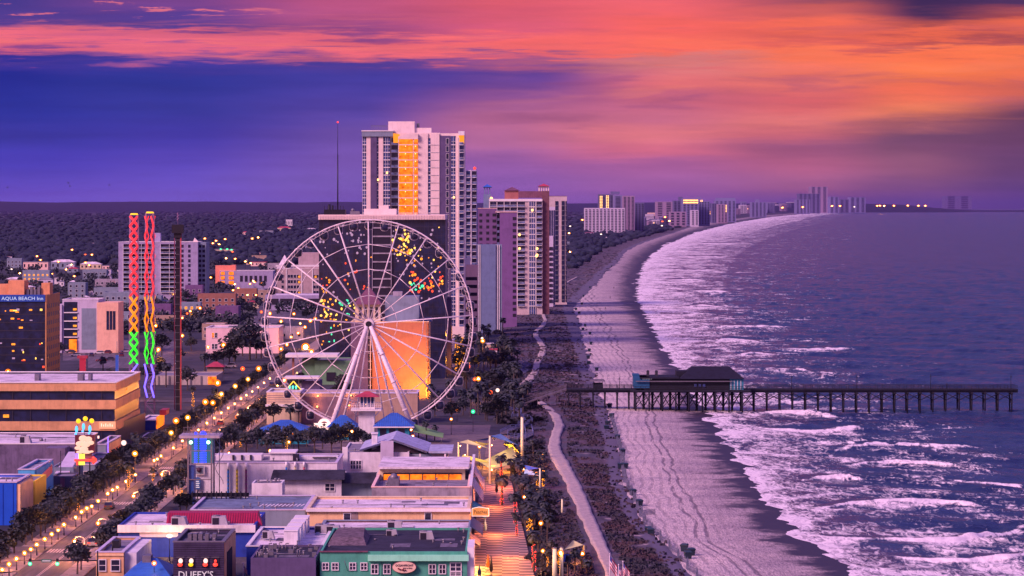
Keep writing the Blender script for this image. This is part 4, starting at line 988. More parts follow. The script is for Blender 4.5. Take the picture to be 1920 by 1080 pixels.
for (p, y) in ((726, 324), (709, 337), (851, 370)):
    mb = MB().use(LITW); mb.box(X(p - 1.5, DT), X(p + 1.5, DT), DT - 1.3, DT - 1.15, Z(y + 2, DT), Z(y - 2, DT)); mb.build('lit_window', T)
b.part('base_arch', PALE, lambda m_: m_.box(X(848, DT), X(871, DT), DT - 2.6, DT - 1.9, 0, Z(612, DT))); b.part('lit_entrance', LITY, lambda m_: m_.box(X(852, DT), X(869, DT), DT - 2.8, DT - 2.61, .1, Z(632, DT)))

# second tower of balconies just behind it
D2 = 1500.0
b = B('balcony_tower', 'slim hotel tower of stacked balconies joined to the seaward side of the tallest tower', 'hotel', 872, 893.5, 319, D2, 30, LAV, ROOFW)
FL2 = 3.15; lv = [b.zt - 3.6 - FL2 * k for k in range(23)]
repeat(b.t, 'balcony', balc_unit(X(883, D2) - X(873, D2) - .3, FL2, WHITE2, RAILG, OPEN, 1.2, GLASSB), [(X(877.5, D2), D2, z) for z in lv if z > 2]); repeat(b.t, 'balcony', balc_unit(X(893.3, D2) - X(884, D2), FL2, WHITE2, RAILG, OPEN, 1.2, GLASS), [(X(888.7, D2), D2, z) for z in lv if z > 2])
b.part('pier_wall', WHITE2, lambda m_: m_.box(X(871.8, D2), X(873, D2), D2 - 1.6, D2, 0, b.zt + 1)); b.part('pier_wall', WHITE2, lambda m_: m_.box(X(883, D2), X(884, D2), D2 - 1.6, D2, 0, b.zt))
b.part('warning_light', LITR, lambda m_: m_.ball((X(890, D2), D2, b.zt + .9), .7))
b = B('podium_block', 'pink low block with dark openings at the foot of the slim balcony tower', 'building', 872, 896, 497, 1440, 14, PINKW, ROOFW)
repeat(b.t, 'window', win_unit(1.8, 1.5, OPEN, None), [(X(p, 1440), 1440, z) for p in (877, 884, 891) for z in (4, 7.5, 11, 14.5, 18, 21.5, 25, 28.5)]); b.part('arch', WHITE2, lambda m_: m_.prism([(X(872, 1440), Z(470, 1440)), (X(873, 1440), Z(470, 1440)), (X(873, 1440), Z(484, 1440)), (X(882, 1440), Z(480, 1440)), (X(882, 1440), Z(496, 1440)), (X(872, 1440), Z(496, 1440))], 1440.5, 1441.5))

# ================================================================== dark mirror-glass hotel behind the wheel
DG = 1150.0
b = B('glass_hotel', 'wide dark mirror-glass hotel with coloured reflections on its face and a pale ribbed roof band', 'hotel', 598, 835, 412, DG, 45, GLASSD, ROOFW, par=.3)
b.part('roof_band', PALE, lambda m_: (m_.box(X(597, DG), X(834.5, DG), DG - 1.2, DG + 46, Z(412, DG) + .01, Z(402.5, DG)), [m_.box(X(600 + 3 * k, DG), X(600.8 + 3 * k, DG), DG - 1.4, DG - 1.21, Z(411.5, DG), Z(404, DG)) for k in range(78)]))
b.part('mullions_frame', plain('dark_mullion', (.05, .045, .08), .4), lambda m_: ([m_.box(b.x0 + k * 1.515, b.x0 + k * 1.515 + .1, DG - .12, DG - .004, .5, b.zt - .1) for k in range(31)], [m_.box(b.x0, b.x1, DG - .09, DG - .005, 3.2 * k, 3.2 * k + .14) for k in range(1, 19)]))
mb = MB().use(OPEN); xa, xb = X(699, DG), X(733, DG); mb.box(xa, xb, DG - .6, DG - .13, .5, b.zt - .2); mb.build('stair_shaft', b.t)
mb = MB().use(CONC); mb.box(xa - .25, xa, DG - .9, DG - .13, .5, b.zt - .2); mb.box(xb, xb + .25, DG - .9, DG - .13, .5, b.zt - .2)
for k in range(19): mb.box(xa, xb, DG - .85, DG - .61, 2 + 3.05 * k, 2.5 + 3.05 * k)
mb.build('shaft_frame', b.t)
rg = random.Random(8); cell = set(); mirror_glow = {'o': E('mirrored_orange', (1, .30, .02), 1.6, False), 'r': E('mirrored_red', (1, .08, .03), 1.3, False), 'y': E('mirrored_yellow', (1, .58, .10), 1.9, False), 'g': E('pane_green', (.08, .9, .45), 1.2, False), 'p': E('pane_pale', (.62, .40, .62), .55, False)}  # emissive colours painting town lights mirrored in the dark glass
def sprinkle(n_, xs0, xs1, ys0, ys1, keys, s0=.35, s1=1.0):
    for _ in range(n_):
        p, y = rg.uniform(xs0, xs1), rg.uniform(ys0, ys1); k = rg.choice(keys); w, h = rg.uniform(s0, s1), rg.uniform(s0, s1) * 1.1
        mb = MB().use(mirror_glow[k]); x_, z_ = X(p, DG), Z(y, DG); n6 = 7
        mb.prism([(x_ + w * .5 * math.cos(2 * PI * q / n6), z_ + h * .5 * math.sin(2 * PI * q / n6)) for q in range(n6)], DG - .2, DG - .125); mb.build('mirrored_light', b.t)
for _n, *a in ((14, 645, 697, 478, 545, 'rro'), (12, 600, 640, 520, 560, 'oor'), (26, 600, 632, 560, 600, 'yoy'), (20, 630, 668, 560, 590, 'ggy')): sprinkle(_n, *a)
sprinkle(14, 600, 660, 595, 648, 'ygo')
mass = MB()
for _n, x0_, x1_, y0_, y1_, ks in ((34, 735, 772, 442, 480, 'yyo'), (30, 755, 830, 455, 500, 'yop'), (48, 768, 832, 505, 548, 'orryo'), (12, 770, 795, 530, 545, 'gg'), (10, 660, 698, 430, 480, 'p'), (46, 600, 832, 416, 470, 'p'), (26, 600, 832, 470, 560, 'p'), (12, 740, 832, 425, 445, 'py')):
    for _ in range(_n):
        p, y = rg.uniform(x0_, x1_), rg.uniform(y0_, y1_); mass.use(mirror_glow[rg.choice(ks)]); r_ = rg.uniform(.18, .52); x_, z_ = X(p, DG), Z(y, DG)
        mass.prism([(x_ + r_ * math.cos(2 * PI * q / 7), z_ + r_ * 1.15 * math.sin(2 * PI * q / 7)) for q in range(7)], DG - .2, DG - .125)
mass.build('mirrored_light', b.t, kind='stuff')
b.part('plant_room', PALE, lambda m_: m_.box(X(681, DG), X(742, DG), DG + 6, DG + 16, b.zt, Z(391.5, DG))); b.part('plant_room', PALE, lambda m_: m_.box(X(709, DG), X(727, DG), DG + 7, DG + 12, Z(391.5, DG) + .01, Z(385.5, DG)))
b.part('roof_plant', DARKM, lambda m_: (m_.box(X(606, DG), X(646, DG), DG + 4, DG + 12, b.zt, Z(393, DG)), m_.tube((X(616, DG), DG + 5, b.zt), (X(616, DG), DG + 5, Z(383, DG)), .5), m_.tube((X(622, DG), DG + 5, b.zt), (X(622, DG), DG + 5, Z(385, DG)), .4), [m_.box(X(607 + 5 * k, DG), X(607.8 + 5 * k, DG), DG + 3.8, DG + 3.99, Z(400, DG), Z(386, DG)) for k in range(8)]))
b.part('roof_plant', GREYM, lambda m_: (m_.box(X(655, DG), X(672, DG), DG + 5, DG + 9, b.zt, Z(396, DG)), m_.ball((X(660, DG), DG + 6, Z(394, DG)), .7)))
t = thing('radio_mast', 'thin dark radio mast with a red tip light on the glass hotel roof', 'mast', (X(631, DG), DG + 8, b.zt + 1.5))
mb = MB().use(DARKM); xm = X(631, DG); zq = Z(228, DG); mb.tube((xm, DG + 8, b.zt + 1), (xm, DG + 8, Z(290, DG)), .26, .2, 6); mb.tube((xm, DG + 8, Z(290, DG)), (xm, DG + 8, zq), .13, .06, 5); mb.build('pole', t)
mb = MB().use(LITR); mb.ball((xm, DG + 8, zq), .34); mb.build('tip_light', t)
DUSK = M('dusk_lavender', A(160, 120, 186), .75, .14); DUSKT = M('dusk_tan', A(178, 124, 160), .8, .14)
# ================================================================== blocks around the wheel
# hotel with the flood-lit wall
DH = 1030.0
b = B('floodlit_hotel', 'brown hotel block with a big blank wall flood-lit orange, behind the wheel hub', 'hotel', 658, 803.5, 604, DH, 30, BROWNW, ROOFW, coping=TANL)
b.panel('wall_panel', MAUVED, 658.2, 690, 606, 747, .3, 'dark purple wall panel')
mb = MB().use(OPEN); mb.box(X(690.3, DH), X(697.3, DH), DH - .25, DH - .005, 1, b.zt - .2); mb.use(CONC)
for k in range(9): mb.box(X(690, DH), X(697, DH), DH - .4, DH - .26, 1.5 + 2.6 * k, 1.75 + 2.6 * k)
mb.build('stair_slot', b.t)
mb = MB().use(STEELW); mb.box(X(694, DH), X(695, DH), DH - .6, DH - .42, 1, b.zt); mb.build('slot_post', b.t)
b.part('roof_box', BLUG if False else GREYP, lambda m_: (m_.box(X(720, DH), X(784, DH), DH + 8, DH + 22, b.zt - .6, Z(557, DH))))
b.part('roof_box', CONC, lambda m_: (m_.box(X(734, DH), X(752, DH), DH + 10, DH + 16, Z(557, DH) + .01, Z(548.5, DH))))
b.part('skylight', GLASSD, lambda m_: m_.hexa([(X(781, DH), DH + 4, b.zt), (X(809, DH), DH + 4, b.zt), (X(809, DH), DH + 14, b.zt), (X(781, DH), DH + 14, b.zt)], [(X(783, DH), DH + 5, b.zt + .9), (X(808, DH), DH + 5, b.zt + .9), (X(808, DH), DH + 13, b.zt + 1.3), (X(783, DH), DH + 13, b.zt + 1.3)]))
b.part('tower_house', TANL, lambda m_: m_.box(X(664, DH), X(712, DH), DH + 6, DH + 20, b.zt - .5, Z(572, DH)))
mb = MB().use(OPEN)
for p in (671, 681, 692, 702): mb.box(X(p, DH), X(p + 5, DH), DH + 5.85, DH + 5.99, b.zt + 1, Z(577, DH))
mb.build('tower_window', b.t)
b.part('hip_roof', MAROON, lambda m_: m_.hip(X(661, DH), X(715, DH), DH + 5, DH + 21, Z(572, DH) + .01, Z(541, DH), 4.2))
b.part('ladder_frame', GREYM, lambda m_: [m_.box(X(799, DH), X(806, DH), DH - .6, DH - .45, 2 + 2.4 * k, 2.15 + 2.4 * k) for k in range(9)] + [m_.box(X(q, DH), X(q, DH) + .15, DH - .62, DH - .42, .2, b.zt) for q in (799, 805.5)])
def flood(x, y, z, tx, ty, tz, e, col, size=70, r=.4, name='floodlight'):
    l = bpy.data.lights.new(name, 'SPOT'); l.energy = e; l.color = col; l.spot_size = math.radians(size); l.spot_blend = .8; l.shadow_soft_size = r
    o = bpy.data.objects.new(name, l); COL.objects.link(o); o.location = (x, y, z); o.rotation_euler = (Vector((tx, ty, tz)) - Vector((x, y, z))).to_track_quat('-Z', 'Y').to_euler(); return o
def pt(x, y, z, e, col, r=.3, name='lamp_light'):
    l = bpy.data.lights.new(name, 'POINT'); l.energy = e; l.color = col; l.shadow_soft_size = r
    o = bpy.data.objects.new(name, l); COL.objects.link(o); o.location = (x, y, z); return o
AMB = (1.0, .34, .025)
flood(X(797, DH), DH - 16, 1.5, X(768, DH), DH, 11, 60000, (1, .28, .004), 105); flood(X(801, DH), DH - 7, 1.0, X(790, DH), DH, 6, 9000, (1, .42, .01), 120); flood(X(745, DH), DH - 19, 1.5, X(742, DH), DH, 12, 6000, (1, .25, .01), 100)
# white box in front of the tower and the arcaded hotel at the wheel's landward side
b = B('slab_block', 'dark maroon flank block between the glass hotel and the tall tower', 'building', 828, 846, 560, 1180, 20, MAUVED, ROOFD)
b = B('white_flank_block', 'small pale lavender block under the tall tower beside amber palms', 'building', 835, 852, 637, 1230, 10, LAV, ROOFW)
D_ = 2100.0
b = B('terraced_hotel', 'tan terraced hotel with rows of dark windows at the landward edge of the wheel', 'hotel', 519, 600, 504, D_, 30, DUSKT, ROOFW, coping=WHITE2)
b.part('upper_block', DUSKT, lambda m_: m_.box(X(558, D_), X(601, D_), D_ + 8, D_ + 24, b.zt, Z(474, D_))); b.part('side_roof', ROOFW, lambda m_: m_.hip(X(518, D_), X(545, D_), D_ + 2, D_ + 20, b.zt, Z(478, D_), 5)); b.part('cornice', WHITE2, lambda m_: m_.box(X(517, D_), X(601, D_), D_ - 1, D_ - .2, Z(500, D_), Z(496.5, D_)))
repeat(b.t, 'window', win_unit(1.7, 2.1, GLASS, WHITE2, .14), [(X(p, D_), D_, Z(y, D_)) for y in (521, 531, 541, 551) for p in (530, 542, 547, 553, 559, 590, 595)])
for p, y in ((561, 521), (561, 531), (561, 551), (592, 521), (563, 480)): b.part('lit_window', LITY, lambda m_: m_.box(X(p - 2, D_), X(p + 2, D_), D_ - .3, D_ - .2, Z(y, D_), Z(y - 4, D_)))
for p in (537, 566, 586): b.part('pilaster', WHITE2, lambda m_: m_.box(X(p - .8, D_), X(p + .8, D_), D_ - .4, D_ - .003, 0, b.zt))
b = B('parking_deck', 'long open parking deck with pale parapets in front of the tan terraced hotel', 'building', 497, 602, 553.5, 1900, 40, DUSK, ROOFW)
b.part('opening', OPEN, lambda m_: [m_.box(X(499 + 26 * k, 1900), X(522 + 26 * k, 1900), 1899.7, 1899.99, Z(571, 1900), Z(560, 1900)) for k in range(4)])
D_ = 1110.0
b = B('green_shop', 'grey-green flat-roofed block with a thick pale roof slab behind the wheel rim', 'building', 590, 659, 676, D_, 24, GREENW, ROOFG)
b.part('roof_slab', WHITE2, lambda m_: m_.box(X(536, D_), X(634, D_), D_ - 3, D_ + 12, Z(671, D_) + .3, Z(664, D_))); b.part('side_wing', GREENW, lambda m_: m_.box(X(566, D_), X(589.5, D_), D_ + 1, D_ + 12, .1, Z(674, D_)))
b.part('wall_recess', OPEN, lambda m_: m_.box(X(612, D_), X(629, D_), D_ - .3, D_ - .01, Z(714, D_), Z(698, D_))); b.part('post', BROWNW, lambda m_: m_.box(X(548, D_), X(552, D_), D_ - 1, D_, 0, Z(671, D_)))
t = thing('festive_tree', 'small tree strung with warm lights beside the grey-green block', 'tree', (X(556, 1095), 1095, 0))
mb = MB().use(BARK); mb.tube((X(556, 1095), 1095, 0), (X(556, 1095), 1095, 4.2), .2, .05, 6); mb.build('trunk', t)
mb = MB().use(LITW); rg = random.Random(2)
for k in range(26):
    q = rg.random(); mb.ball((X(556, 1095) + rg.uniform(-1.6, 1.6) * (1 - q * .8), 1095 + rg.uniform(-1, 1), .7 + q * 4.4), .13, 5, 3)
mb.build('light_string', t, kind='stuff')
D_ = 912.0
b = B('arcade_hall', 'long tan block hall with a pale flat roof right behind the wheel legs', 'building', 563, 783, 738, D_, 16, TANW, ROOFW, coping=LAV)
b.panel('wall_band', M('purple_brick', A(128, 82, 120), .85, .2), 566, 688, 744, 794, .12)
repeat(b.t, 'wall_lamp', (lambda m_: (m_.use(LITW).ball((0, -.35, 0), .26, 8, 5), m_.use(DARKM).box(-.1, .1, -.2, -.004, -.1, .1), m_)[-1])(MB()), [(X(p, D_), D_ - .13, Z(y, D_)) for p, y in ((596, 742), (658, 741), (595, 762), (655, 760))])
for p, y in ((596, 742), (658, 741), (595, 762), (655, 760)): pt(X(p, D_), D_ - 1.0, Z(y, D_), 160, (1, .3, .08), .2)
b.part('roof_plant', GREYM, lambda m_: [m_.box(X(q, D_), X(q + 5, D_), D_ + 4, D_ + 6, b.zt - .6, b.zt + .7) for q in (704, 716, 757)])
b = B('entrance_block', 'light tan banded entrance block with the neon gable sign on its roof', 'building', 500, 562, 736, D_ - 4, 18, TANL, ROOFW, coping=WHITE2)
b.part('band', WHITE2, lambda m_: m_.box(b.x0 - .3, b.x1 - .1, b.D - .6, b.D - .01, Z(762, b.D), Z(758, b.D))); b.part('groove', MAUVE, lambda m_: [m_.box(b.x0 + .1, b.x1 - .1, b.D - .05, b.D - .004, Z(742 + 4 * k, b.D), Z(742 + 4 * k, b.D) + .12) for k in range(4)])
D_ = 907.0
t = thing('gable_neon_sign', 'triangular neon sign, yellow outline over green figures, on the tan entrance block', 'sign', (X(549, D_), D_ + 1, Z(733, D_)))
mb = MB().use(plain('sign_back', (.02, .03, .05), .5)); P3 = [(X(536, D_), Z(731, D_)), (X(564, D_), Z(731, D_)), (X(550, D_), Z(715, D_))]; mb.prism(P3, D_ + .6, D_ + .9); mb.build('board', t)
mb = MB().use(E('neon_yellow', (1, .62, .05), 1.6)); mb.path([(p[0], D_ + .5, p[1]) for p in (P3[0], P3[2], P3[1])], .16); mb.build('neon_outline', t)
mb = MB().use(E('neon_teal', (.1, .9, .6), 1.4))
for q in (543, 549, 555): mb.ball((X(q, D_), D_ + .4, Z(725, D_)), .33, 8, 6); mb.tube((X(q, D_), D_ + .4, Z(725, D_)), (X(q, D_), D_ + .4, Z(730, D_)), .35, .2)
mb.build('neon_figure', t)
b = B('dark_kiosk_block', 'dark flat-roofed pavilion with a pale canopy behind the neon gable sign', 'building', 566, 600, 714, 960, 12, MAUVED, ROOFG); b.part('canopy', WHITE2, lambda m_: m_.box(X(534, 960), X(598, 960), 958, 966, Z(710, 960), Z(706, 960))); b.part('canopy_post', GREYM, lambda m_: [m_.box(X(q, 960), X(q, 960) + .2, 958.5, 958.8, 0, Z(710, 960) - .01) for q in (538, 560)])
# lookout tower
D_ = 842.0
t = thing('lookout_tower', 'white lookout tower with a red hip roof and glass cabin below the wheel hub', 'tower', (X(687, D_), D_, 0))
mb = MB().use(WHITE); mb.box(X(672, D_), X(702, D_), D_, D_ + 4.2, 0, Z(770, D_)); mb.build('shaft', t)
mb = MB().use(WHITE2); mb.box(X(658.5, D_), X(715, D_), D_ - 1.8, D_ + 6, Z(770, D_) + .004, Z(767, D_)); mb.build('deck', t)
mb = MB().use(STEELW)
for k in range(15): xq = X(659 + 3.95 * k, D_); mb.box(xq, xq + .08, D_ - 1.75, D_ - 1.67, Z(767, D_), Z(757.5, D_))
for q in (757, 760.5, 764): mb.box(X(658.5, D_), X(715, D_), D_ - 1.78, D_ - 1.7, Z(q, D_), Z(q, D_) + .10)
for s in (658.5, 714): mb.box(X(s, D_), X(s, D_) + .1, D_ - 1.7, D_ + 5.8, Z(757, D_), Z(757, D_) + .1)
mb.build('railing', t)
mb = MB().use(STEELW)
for s in (660, 713): mb.tube((X(s, D_), D_ - 1, Z(769, D_)), (X(672 if s < 680 else 702, D_), D_ + .2, Z(782, D_)), .12)
mb.build('brace', t)
mb = MB().use(GLASSB); mb.box(X(675, D_), X(702, D_), D_ + .4, D_ + 4, Z(767, D_), Z(744.5, D_)); mb.use(WHITE2)
for k in range(5): xq = X(675 + 6.6 * k, D_); mb.box(xq - .1, xq + .1, D_ + .25, D_ + .39, Z(767, D_), Z(744.5, D_))
mb.box(X(674, D_), X(703, D_), D_ + .2, D_ + .24, Z(767, D_), Z(763, D_)); mb.build('cabin', t)
mb = MB().use(REDR); mb.hip(X(665, D_), X(711, D_), D_ - 1.2, D_ + 5.4, Z(744, D_), Z(734.5, D_), 2.7); mb.build('roof', t)
mb = MB().use(LITW); mb.ball((X(686, D_), D_ + .1, Z(758, D_)), .14); mb.build('lamp', t)
# blue roofed pavilions
def pavilion(name, label, p0, p1, yr, ye, D_, dep, wall, lit=False, yb=None):
    t = thing(name, label, 'pavilion', ((X(p0, D_) + X(p1, D_)) / 2, D_, 0)); ze = Z(ye, D_)
    mb = MB().use(wall); mb.box(X(p0, D_) + 1.2, X(p1, D_) - 1.2, D_ + 1, D_ + dep - 1, 0, ze - .05); mb.build('wall', t)
    zr = H - (yr - HY) / F * (D_ + dep / 2)
    mb = MB().use(BLUER); mb.hip(X(p0, D_), X(p1, D_), D_, D_ + dep, ze, zr, (X(p1, D_) - X(p0, D_)) * .42); mb.use(plain('roof_rib', A(35, 55, 140), .4))
    nx = int((X(p1, D_) - X(p0, D_)) / .55)
    x0, x1 = X(p0, D_), X(p1, D_); rx = (x1 - x0) * .42
    for k in range(1, nx):
        x = x0 + (x1 - x0) * k / nx; f = min(1, (x - x0) / rx, (x1 - x) / rx)
        mb.tube((x, D_, ze + .03), (x, D_ + dep / 2 * f, ze + (zr - ze) * f + .03), .045, n=4)
    mb.build('roof', t)
    mb = MB().use(WHITE2); mb.box(x0 - .1, x1 + .1, D_ - .12, D_ - .01, ze - .28, ze + .02); mb.build('gutter', t)
    mb = MB().use(GLASSD if not lit else LITY)
    for k in range(int((x1 - x0 - 3) / 2.4)): mb.box(x0 + 1.8 + 2.4 * k, x0 + 3.5 + 2.4 * k, D_ + .9, D_ + .99, .9, ze - .6)
    mb.build('window', t); return t
pavilion('blue_roof_pavilion', 'broad blue metal hip roof pavilion in front of the tan entrance block', 476, 586, 787, 811, 832, 14, TEALS)
pavilion('blue_roof_pavilion', 'blue metal hip roof pavilion with teal walls on the seaward side of the lookout tower', 699, 776, 774, 800, 836, 14, TEALS)
pavilion('blue_roof_pavilion', 'blue metal roofed pavilion half hidden behind the lit emblem sign', 612, 671, 778, 801, 846, 10, TEALS, True)
t = thing('green_awning', 'sloping pale green awning beside the foot of the wheel', 'awning', (X(803, 838), 838, 0)); mb = MB().use(M('green_canvas', A(120, 130, 105), .8, .15)); mb.hexa([(X(775, 838), 836, 3.0), (X(831, 838), 836, 1.4), (X(831, 838), 843, 2.0), (X(775, 838), 843, 4.4)], [(X(775, 838), 836, 3.15), (X(831, 838), 836, 1.55), (X(831, 838), 843, 2.15), (X(775, 838), 843, 4.55)]); mb.build('canvas', t); mb = MB().use(GREYM); mb.tube((X(778, 838), 836.2, 0), (X(778, 838), 836.2, 3), .08); mb.tube((X(828, 838), 836.2, 0), (X(828, 838), 836.2, 1.4), .08); mb.build('post', t)
# ================================================================== seafront shops in the near rows
M_SIGNW = E('sign_letters_glow', (.95, .8, .9), .55, False)
b = B('mint_bar', 'mint green two-part seafront bar with an oval sign and small sash windows', 'bar', 600, 876, 1034, 517, 38, TEALW, ROOFD, par=.8)
b.part('fascia', M('mint_fascia', A(150, 195, 195), .7, .1), lambda m_: m_.box(X(690, 517), b.x1 + .25, 516.2, 516.99, Z(1051, 517), Z(1040, 517))); b.part('cornice', MAROON, lambda m_: m_.box(b.x0 - .1, X(690, 517), 516.7, 516.99, Z(1035, 517), b.zt + .12))
for p in (604, 622, 655, 676): b.window(p + 1, p + 11.5, 1056, 1068)
for p in (697, 720, 805, 824): b.window(p, p + 11, 1059, 1075)
b.window(845, 864, 1056, 1070); b.window(845, 864, 1073, 1079); b.part('side_return', WHITE2, lambda m_: m_.box(b.x1 + .01, b.x1 + 1.1, 517.5, 530, 0, b.zt + .6)); b.part('downpipe', plain('teal_pipe', (.03, .10, .12), .5), lambda m_: m_.tube((X(716, 517), 516.8, 0), (X(716, 517), 516.8, Z(1042, 517)), .07))
repeat(b.t, 'roof_vent', (lambda m_: (m_.use(GREYM).tube((0, 0, 0), (0, 0, .55), .16, n=7), m_.tube((0, 0, .5), (0, 0, .7), .26, n=7), m_)[-1])(MB()), [(X(p, 530), y_, b.zt - .8) for p, y_ in ((620, 527), (655, 534), (790, 540), (845, 532), (735, 545), (700, 538))])
b.part('rear_wall', BRICK, lambda m_: m_.box(X(668, 556), b.x1, 555.1, 556.6, 0, 5.9)); b.part('lean_to', M('rusty_deck', A(110, 75, 105), .85, .4, 1.2), lambda m_: m_.hexa([(X(610, 530), 528, b.zt - .78), (X(690, 530), 528, b.zt - .78), (X(690, 530), 545, b.zt - .78), (X(610, 530), 545, b.zt - .78)], [(X(622, 530), 533, b.zt + .7), (X(680, 530), 533, b.zt + .7), (X(676, 530), 545, b.zt + 1.0), (X(625, 530), 545, b.zt + 1.0)])); b.part('flag_pole', GREYM, lambda m_: m_.tube((X(652, 517), 516.9, Z(1070, 517)), (X(646, 516), 515.6, Z(1050, 517)), .05))
t = thing('oval_bar_sign', 'oval peach sign reading OCEANFRONT with a dark lobster on the mint bar', 'sign', (X(758, 516.4), 516.4, 0)); xc, zc = X(758, 516.4), Z(1063.5, 516.4)
def ell(mb, a, c, y0, y1, n_=28): mb.prism([(xc + a * math.cos(2 * PI * k / n_), zc + c * math.sin(2 * PI * k / n_)) for k in range(n_)], y0, y1)
mb = MB().use(MAROON); ell(mb, 2.0, 1.02, 516.3, 516.55); mb.use(M('sign_peach', (.85, .62, .45), .6, .05)); ell(mb, 1.88, .92, 516.2, 516.29); mb.build('board', t)
text('OCEANFRONT', xc, 516.14, zc + .16, .34, plain('sign_ink', (.06, .02, .05)), t, w=2.9, depth=.02); text('BAR & GRILL', xc + .55, 516.14, zc - .22, .2, plain('sign_ink', (.06, .02, .05)), t, w=1.5, depth=.02)
mb = MB().use(plain('lobster_red', (.22, .03, .05))); mb.ball((xc - .25, 516.1, zc - .38), .26, 8, 5, .55); mb.ball((xc + .15, 516.1, zc - .42), .17, 7, 5, .6); mb.ball((xc - .75, 516.1, zc - .3), .17, 7, 5, .7); mb.ball((xc - .95, 516.1, zc - .18), .13, 7, 5); mb.tube((xc - .5, 516.1, zc - .35), (xc - .75, 516.1, zc - .3), .06); mb.build('lobster_emblem', t)

b = B('clapboard_bar', 'dark clapboard bar with four lit window signs and white lettering at the bottom edge', 'bar', 325, 420, 1017, 514, 20, DUFF, ROOFD, par=.5, coping=GREYM)
b.part('side_wall', SIDEP, lambda m_: m_.box(b.x1 + .01, b.x1 + .18, 514.3, 533.8, 0, b.zt - .1)); b.part('side_door', OPEN, lambda m_: m_.box(b.x1 + .19, b.x1 + .3, 517, 526, .2, b.zt - 1.9)); b.part('clap_shadow_line', plain('clap_shadow', (.02, .015, .03), .8), lambda m_: [m_.box(b.x0 + .02, b.x1 - .02, 513.93, 513.995, Z(1022 + 4.2 * k, 514), Z(1022 + 4.2 * k, 514) + .07) for k in range(14)])  # dark strips painted in as the shadow lines between boards
b.part('roof_plant', GREYM, lambda m_: [m_.box(X(p, 520), X(p + 7, 520), 520, 522, b.zt - .5, b.zt + .75) for p in (352, 362, 372, 384, 398)])
for p, cols, lab in ((338, (LITPK, LITR), 'window with a white and red neon sign'), (358, (LITPK, LITYB), 'window with a white and yellow neon sign'), (385, (LITPK, LITR), 'window with a small white and red neon sign'), (404, (LITR, LITR), 'window with a red guitar shaped neon sign')):
    x_ = X(p, 513.8); z_ = Z(1060, 513.8)
    mb = MB().use(OPEN); mb.box(x_ - .55, x_ + .55, 513.85, 513.92, z_ - .3, z_ + 1.25); mb.use(GREYM); mb.box(x_ - .62, x_ + .62, 513.75, 513.84, z_ + 1.26, z_ + 1.36); o = mb.build('window', b.t); o['label'] = lab
    mb = MB().use(cols[0]); mb.ball((x_ + (.05 if p != 404 else 0), 513.74, z_ + .72), .36 if p != 404 else .2, 9, 6, 1.15); mb.use(cols[1]); mb.ball((x_ - .02, 513.74, z_ + .12), .40, 9, 6, .8); mb.build('neon_sign', o)
text('DUFFY\'S', X(367, 513.7), 513.7, Z(1084, 513.7), 1.15, M_SIGNW, b.t, w=X(400, 513.7) - X(335, 513.7), depth=.02)
b = B('corner_cafe', 'small peach corner cafe with two dark windows behind the traffic signal', 'cafe', 180, 232, 1036, 532, 24, SIDEP, ROOFG, par=.6, coping=LAV)
b.window(186, 198, 1050, 1070, bars=0); b.window(209, 224, 1050, 1070, bars=0); b.part('side_wall', WHITE, lambda m_: m_.box(b.x1 + .01, b.x1 + 2.0, 533, 555, 0, b.zt - .15)); b.part('roof_plant', DARKM, lambda m_: (m_.box(b.x0 + 1.4, b.x0 + 2.6, 542, 545, b.zt - .6, b.zt + .9), m_.tube((b.x0 + 2, 538, b.zt - .6), (b.x0 + 2, 538, b.zt + 1.3), .12))); b.part('band', LITW if False else PEACH, lambda m_: m_.box(b.x0 - .05, b.x1, 531.8, 531.99, Z(1042, 532), Z(1038, 532)))
t = thing('blue_hip_shop', 'low shop under a deep blue hip roof beside the peach corner cafe', 'shop', (X(275, 520), 518, 0)); mb = MB().use(BLUEW); mb.box(X(232, 518), X(318, 518), 519, 531, 0, 2.0); mb.build('wall', t); mb = MB().use(BLUER); mb.hip(X(230, 518), X(320, 518), 518, 531.5, 2.01, 4.3, 3); mb.build('roof', t); mb = MB().use(GREYM); mb.box(X(268, 524), X(284, 524), 523, 526, 3.3, 4.8); mb.build('roof_box', t)
b = B('blue_wall_store', 'wide store with a deep blue wall, thick white coping and a red mansard', 'store', 222, 478, 984.5, 565, 24, BLUEW, ROOFW, par=.7)
b.part('coping_band', WHITE, lambda m_: m_.box(b.x0 - .1, b.x1 + .1, 564.5, 564.99, Z(998, 565), b.zt + .05)); b.part('red_mansard', M('red_metal', A(165, 28, 75), .5, .14), lambda m_: (m_.hexa([(X(311, 571), 571, b.zt - .69), (X(492, 571), 571, b.zt - .69), (X(486, 571), 578, b.zt - .69), (X(311, 571), 578, b.zt - .69)], [(X(311, 571), 574, b.zt + 1.3), (X(480, 571), 574, b.zt + 1.3), (X(480, 571), 578, b.zt + 1.3), (X(311, 571), 578, b.zt + 1.3)]), m_.use(plain('red_rib', A(110, 15, 55), .5)), [m_.hexa([(X(311 + 4.6 * k, 571) - .05, 570.93, b.zt - .6), (X(311 + 4.6 * k, 571) + .05, 570.93, b.zt - .6), (X(311 + 4.6 * k, 571) + .05, 571.1, b.zt - .6), (X(311 + 4.6 * k, 571) - .05, 571.1, b.zt - .6)], [(X(311 + 4.6 * k, 571) - .05, 573.9, b.zt + 1.3), (X(311 + 4.6 * k, 571) + .05, 573.9, b.zt + 1.3), (X(311 + 4.6 * k, 571) + .05, 574.1, b.zt + 1.33), (X(311 + 4.6 * k, 571) - .05, 574.1, b.zt + 1.33)]) for k in range(1, 38)]))
b.part('wall_panel', LAV, lambda m_: m_.box(X(262, 565), X(334, 565), 564.85, 564.99, Z(1007, 565), Z(999, 565)))
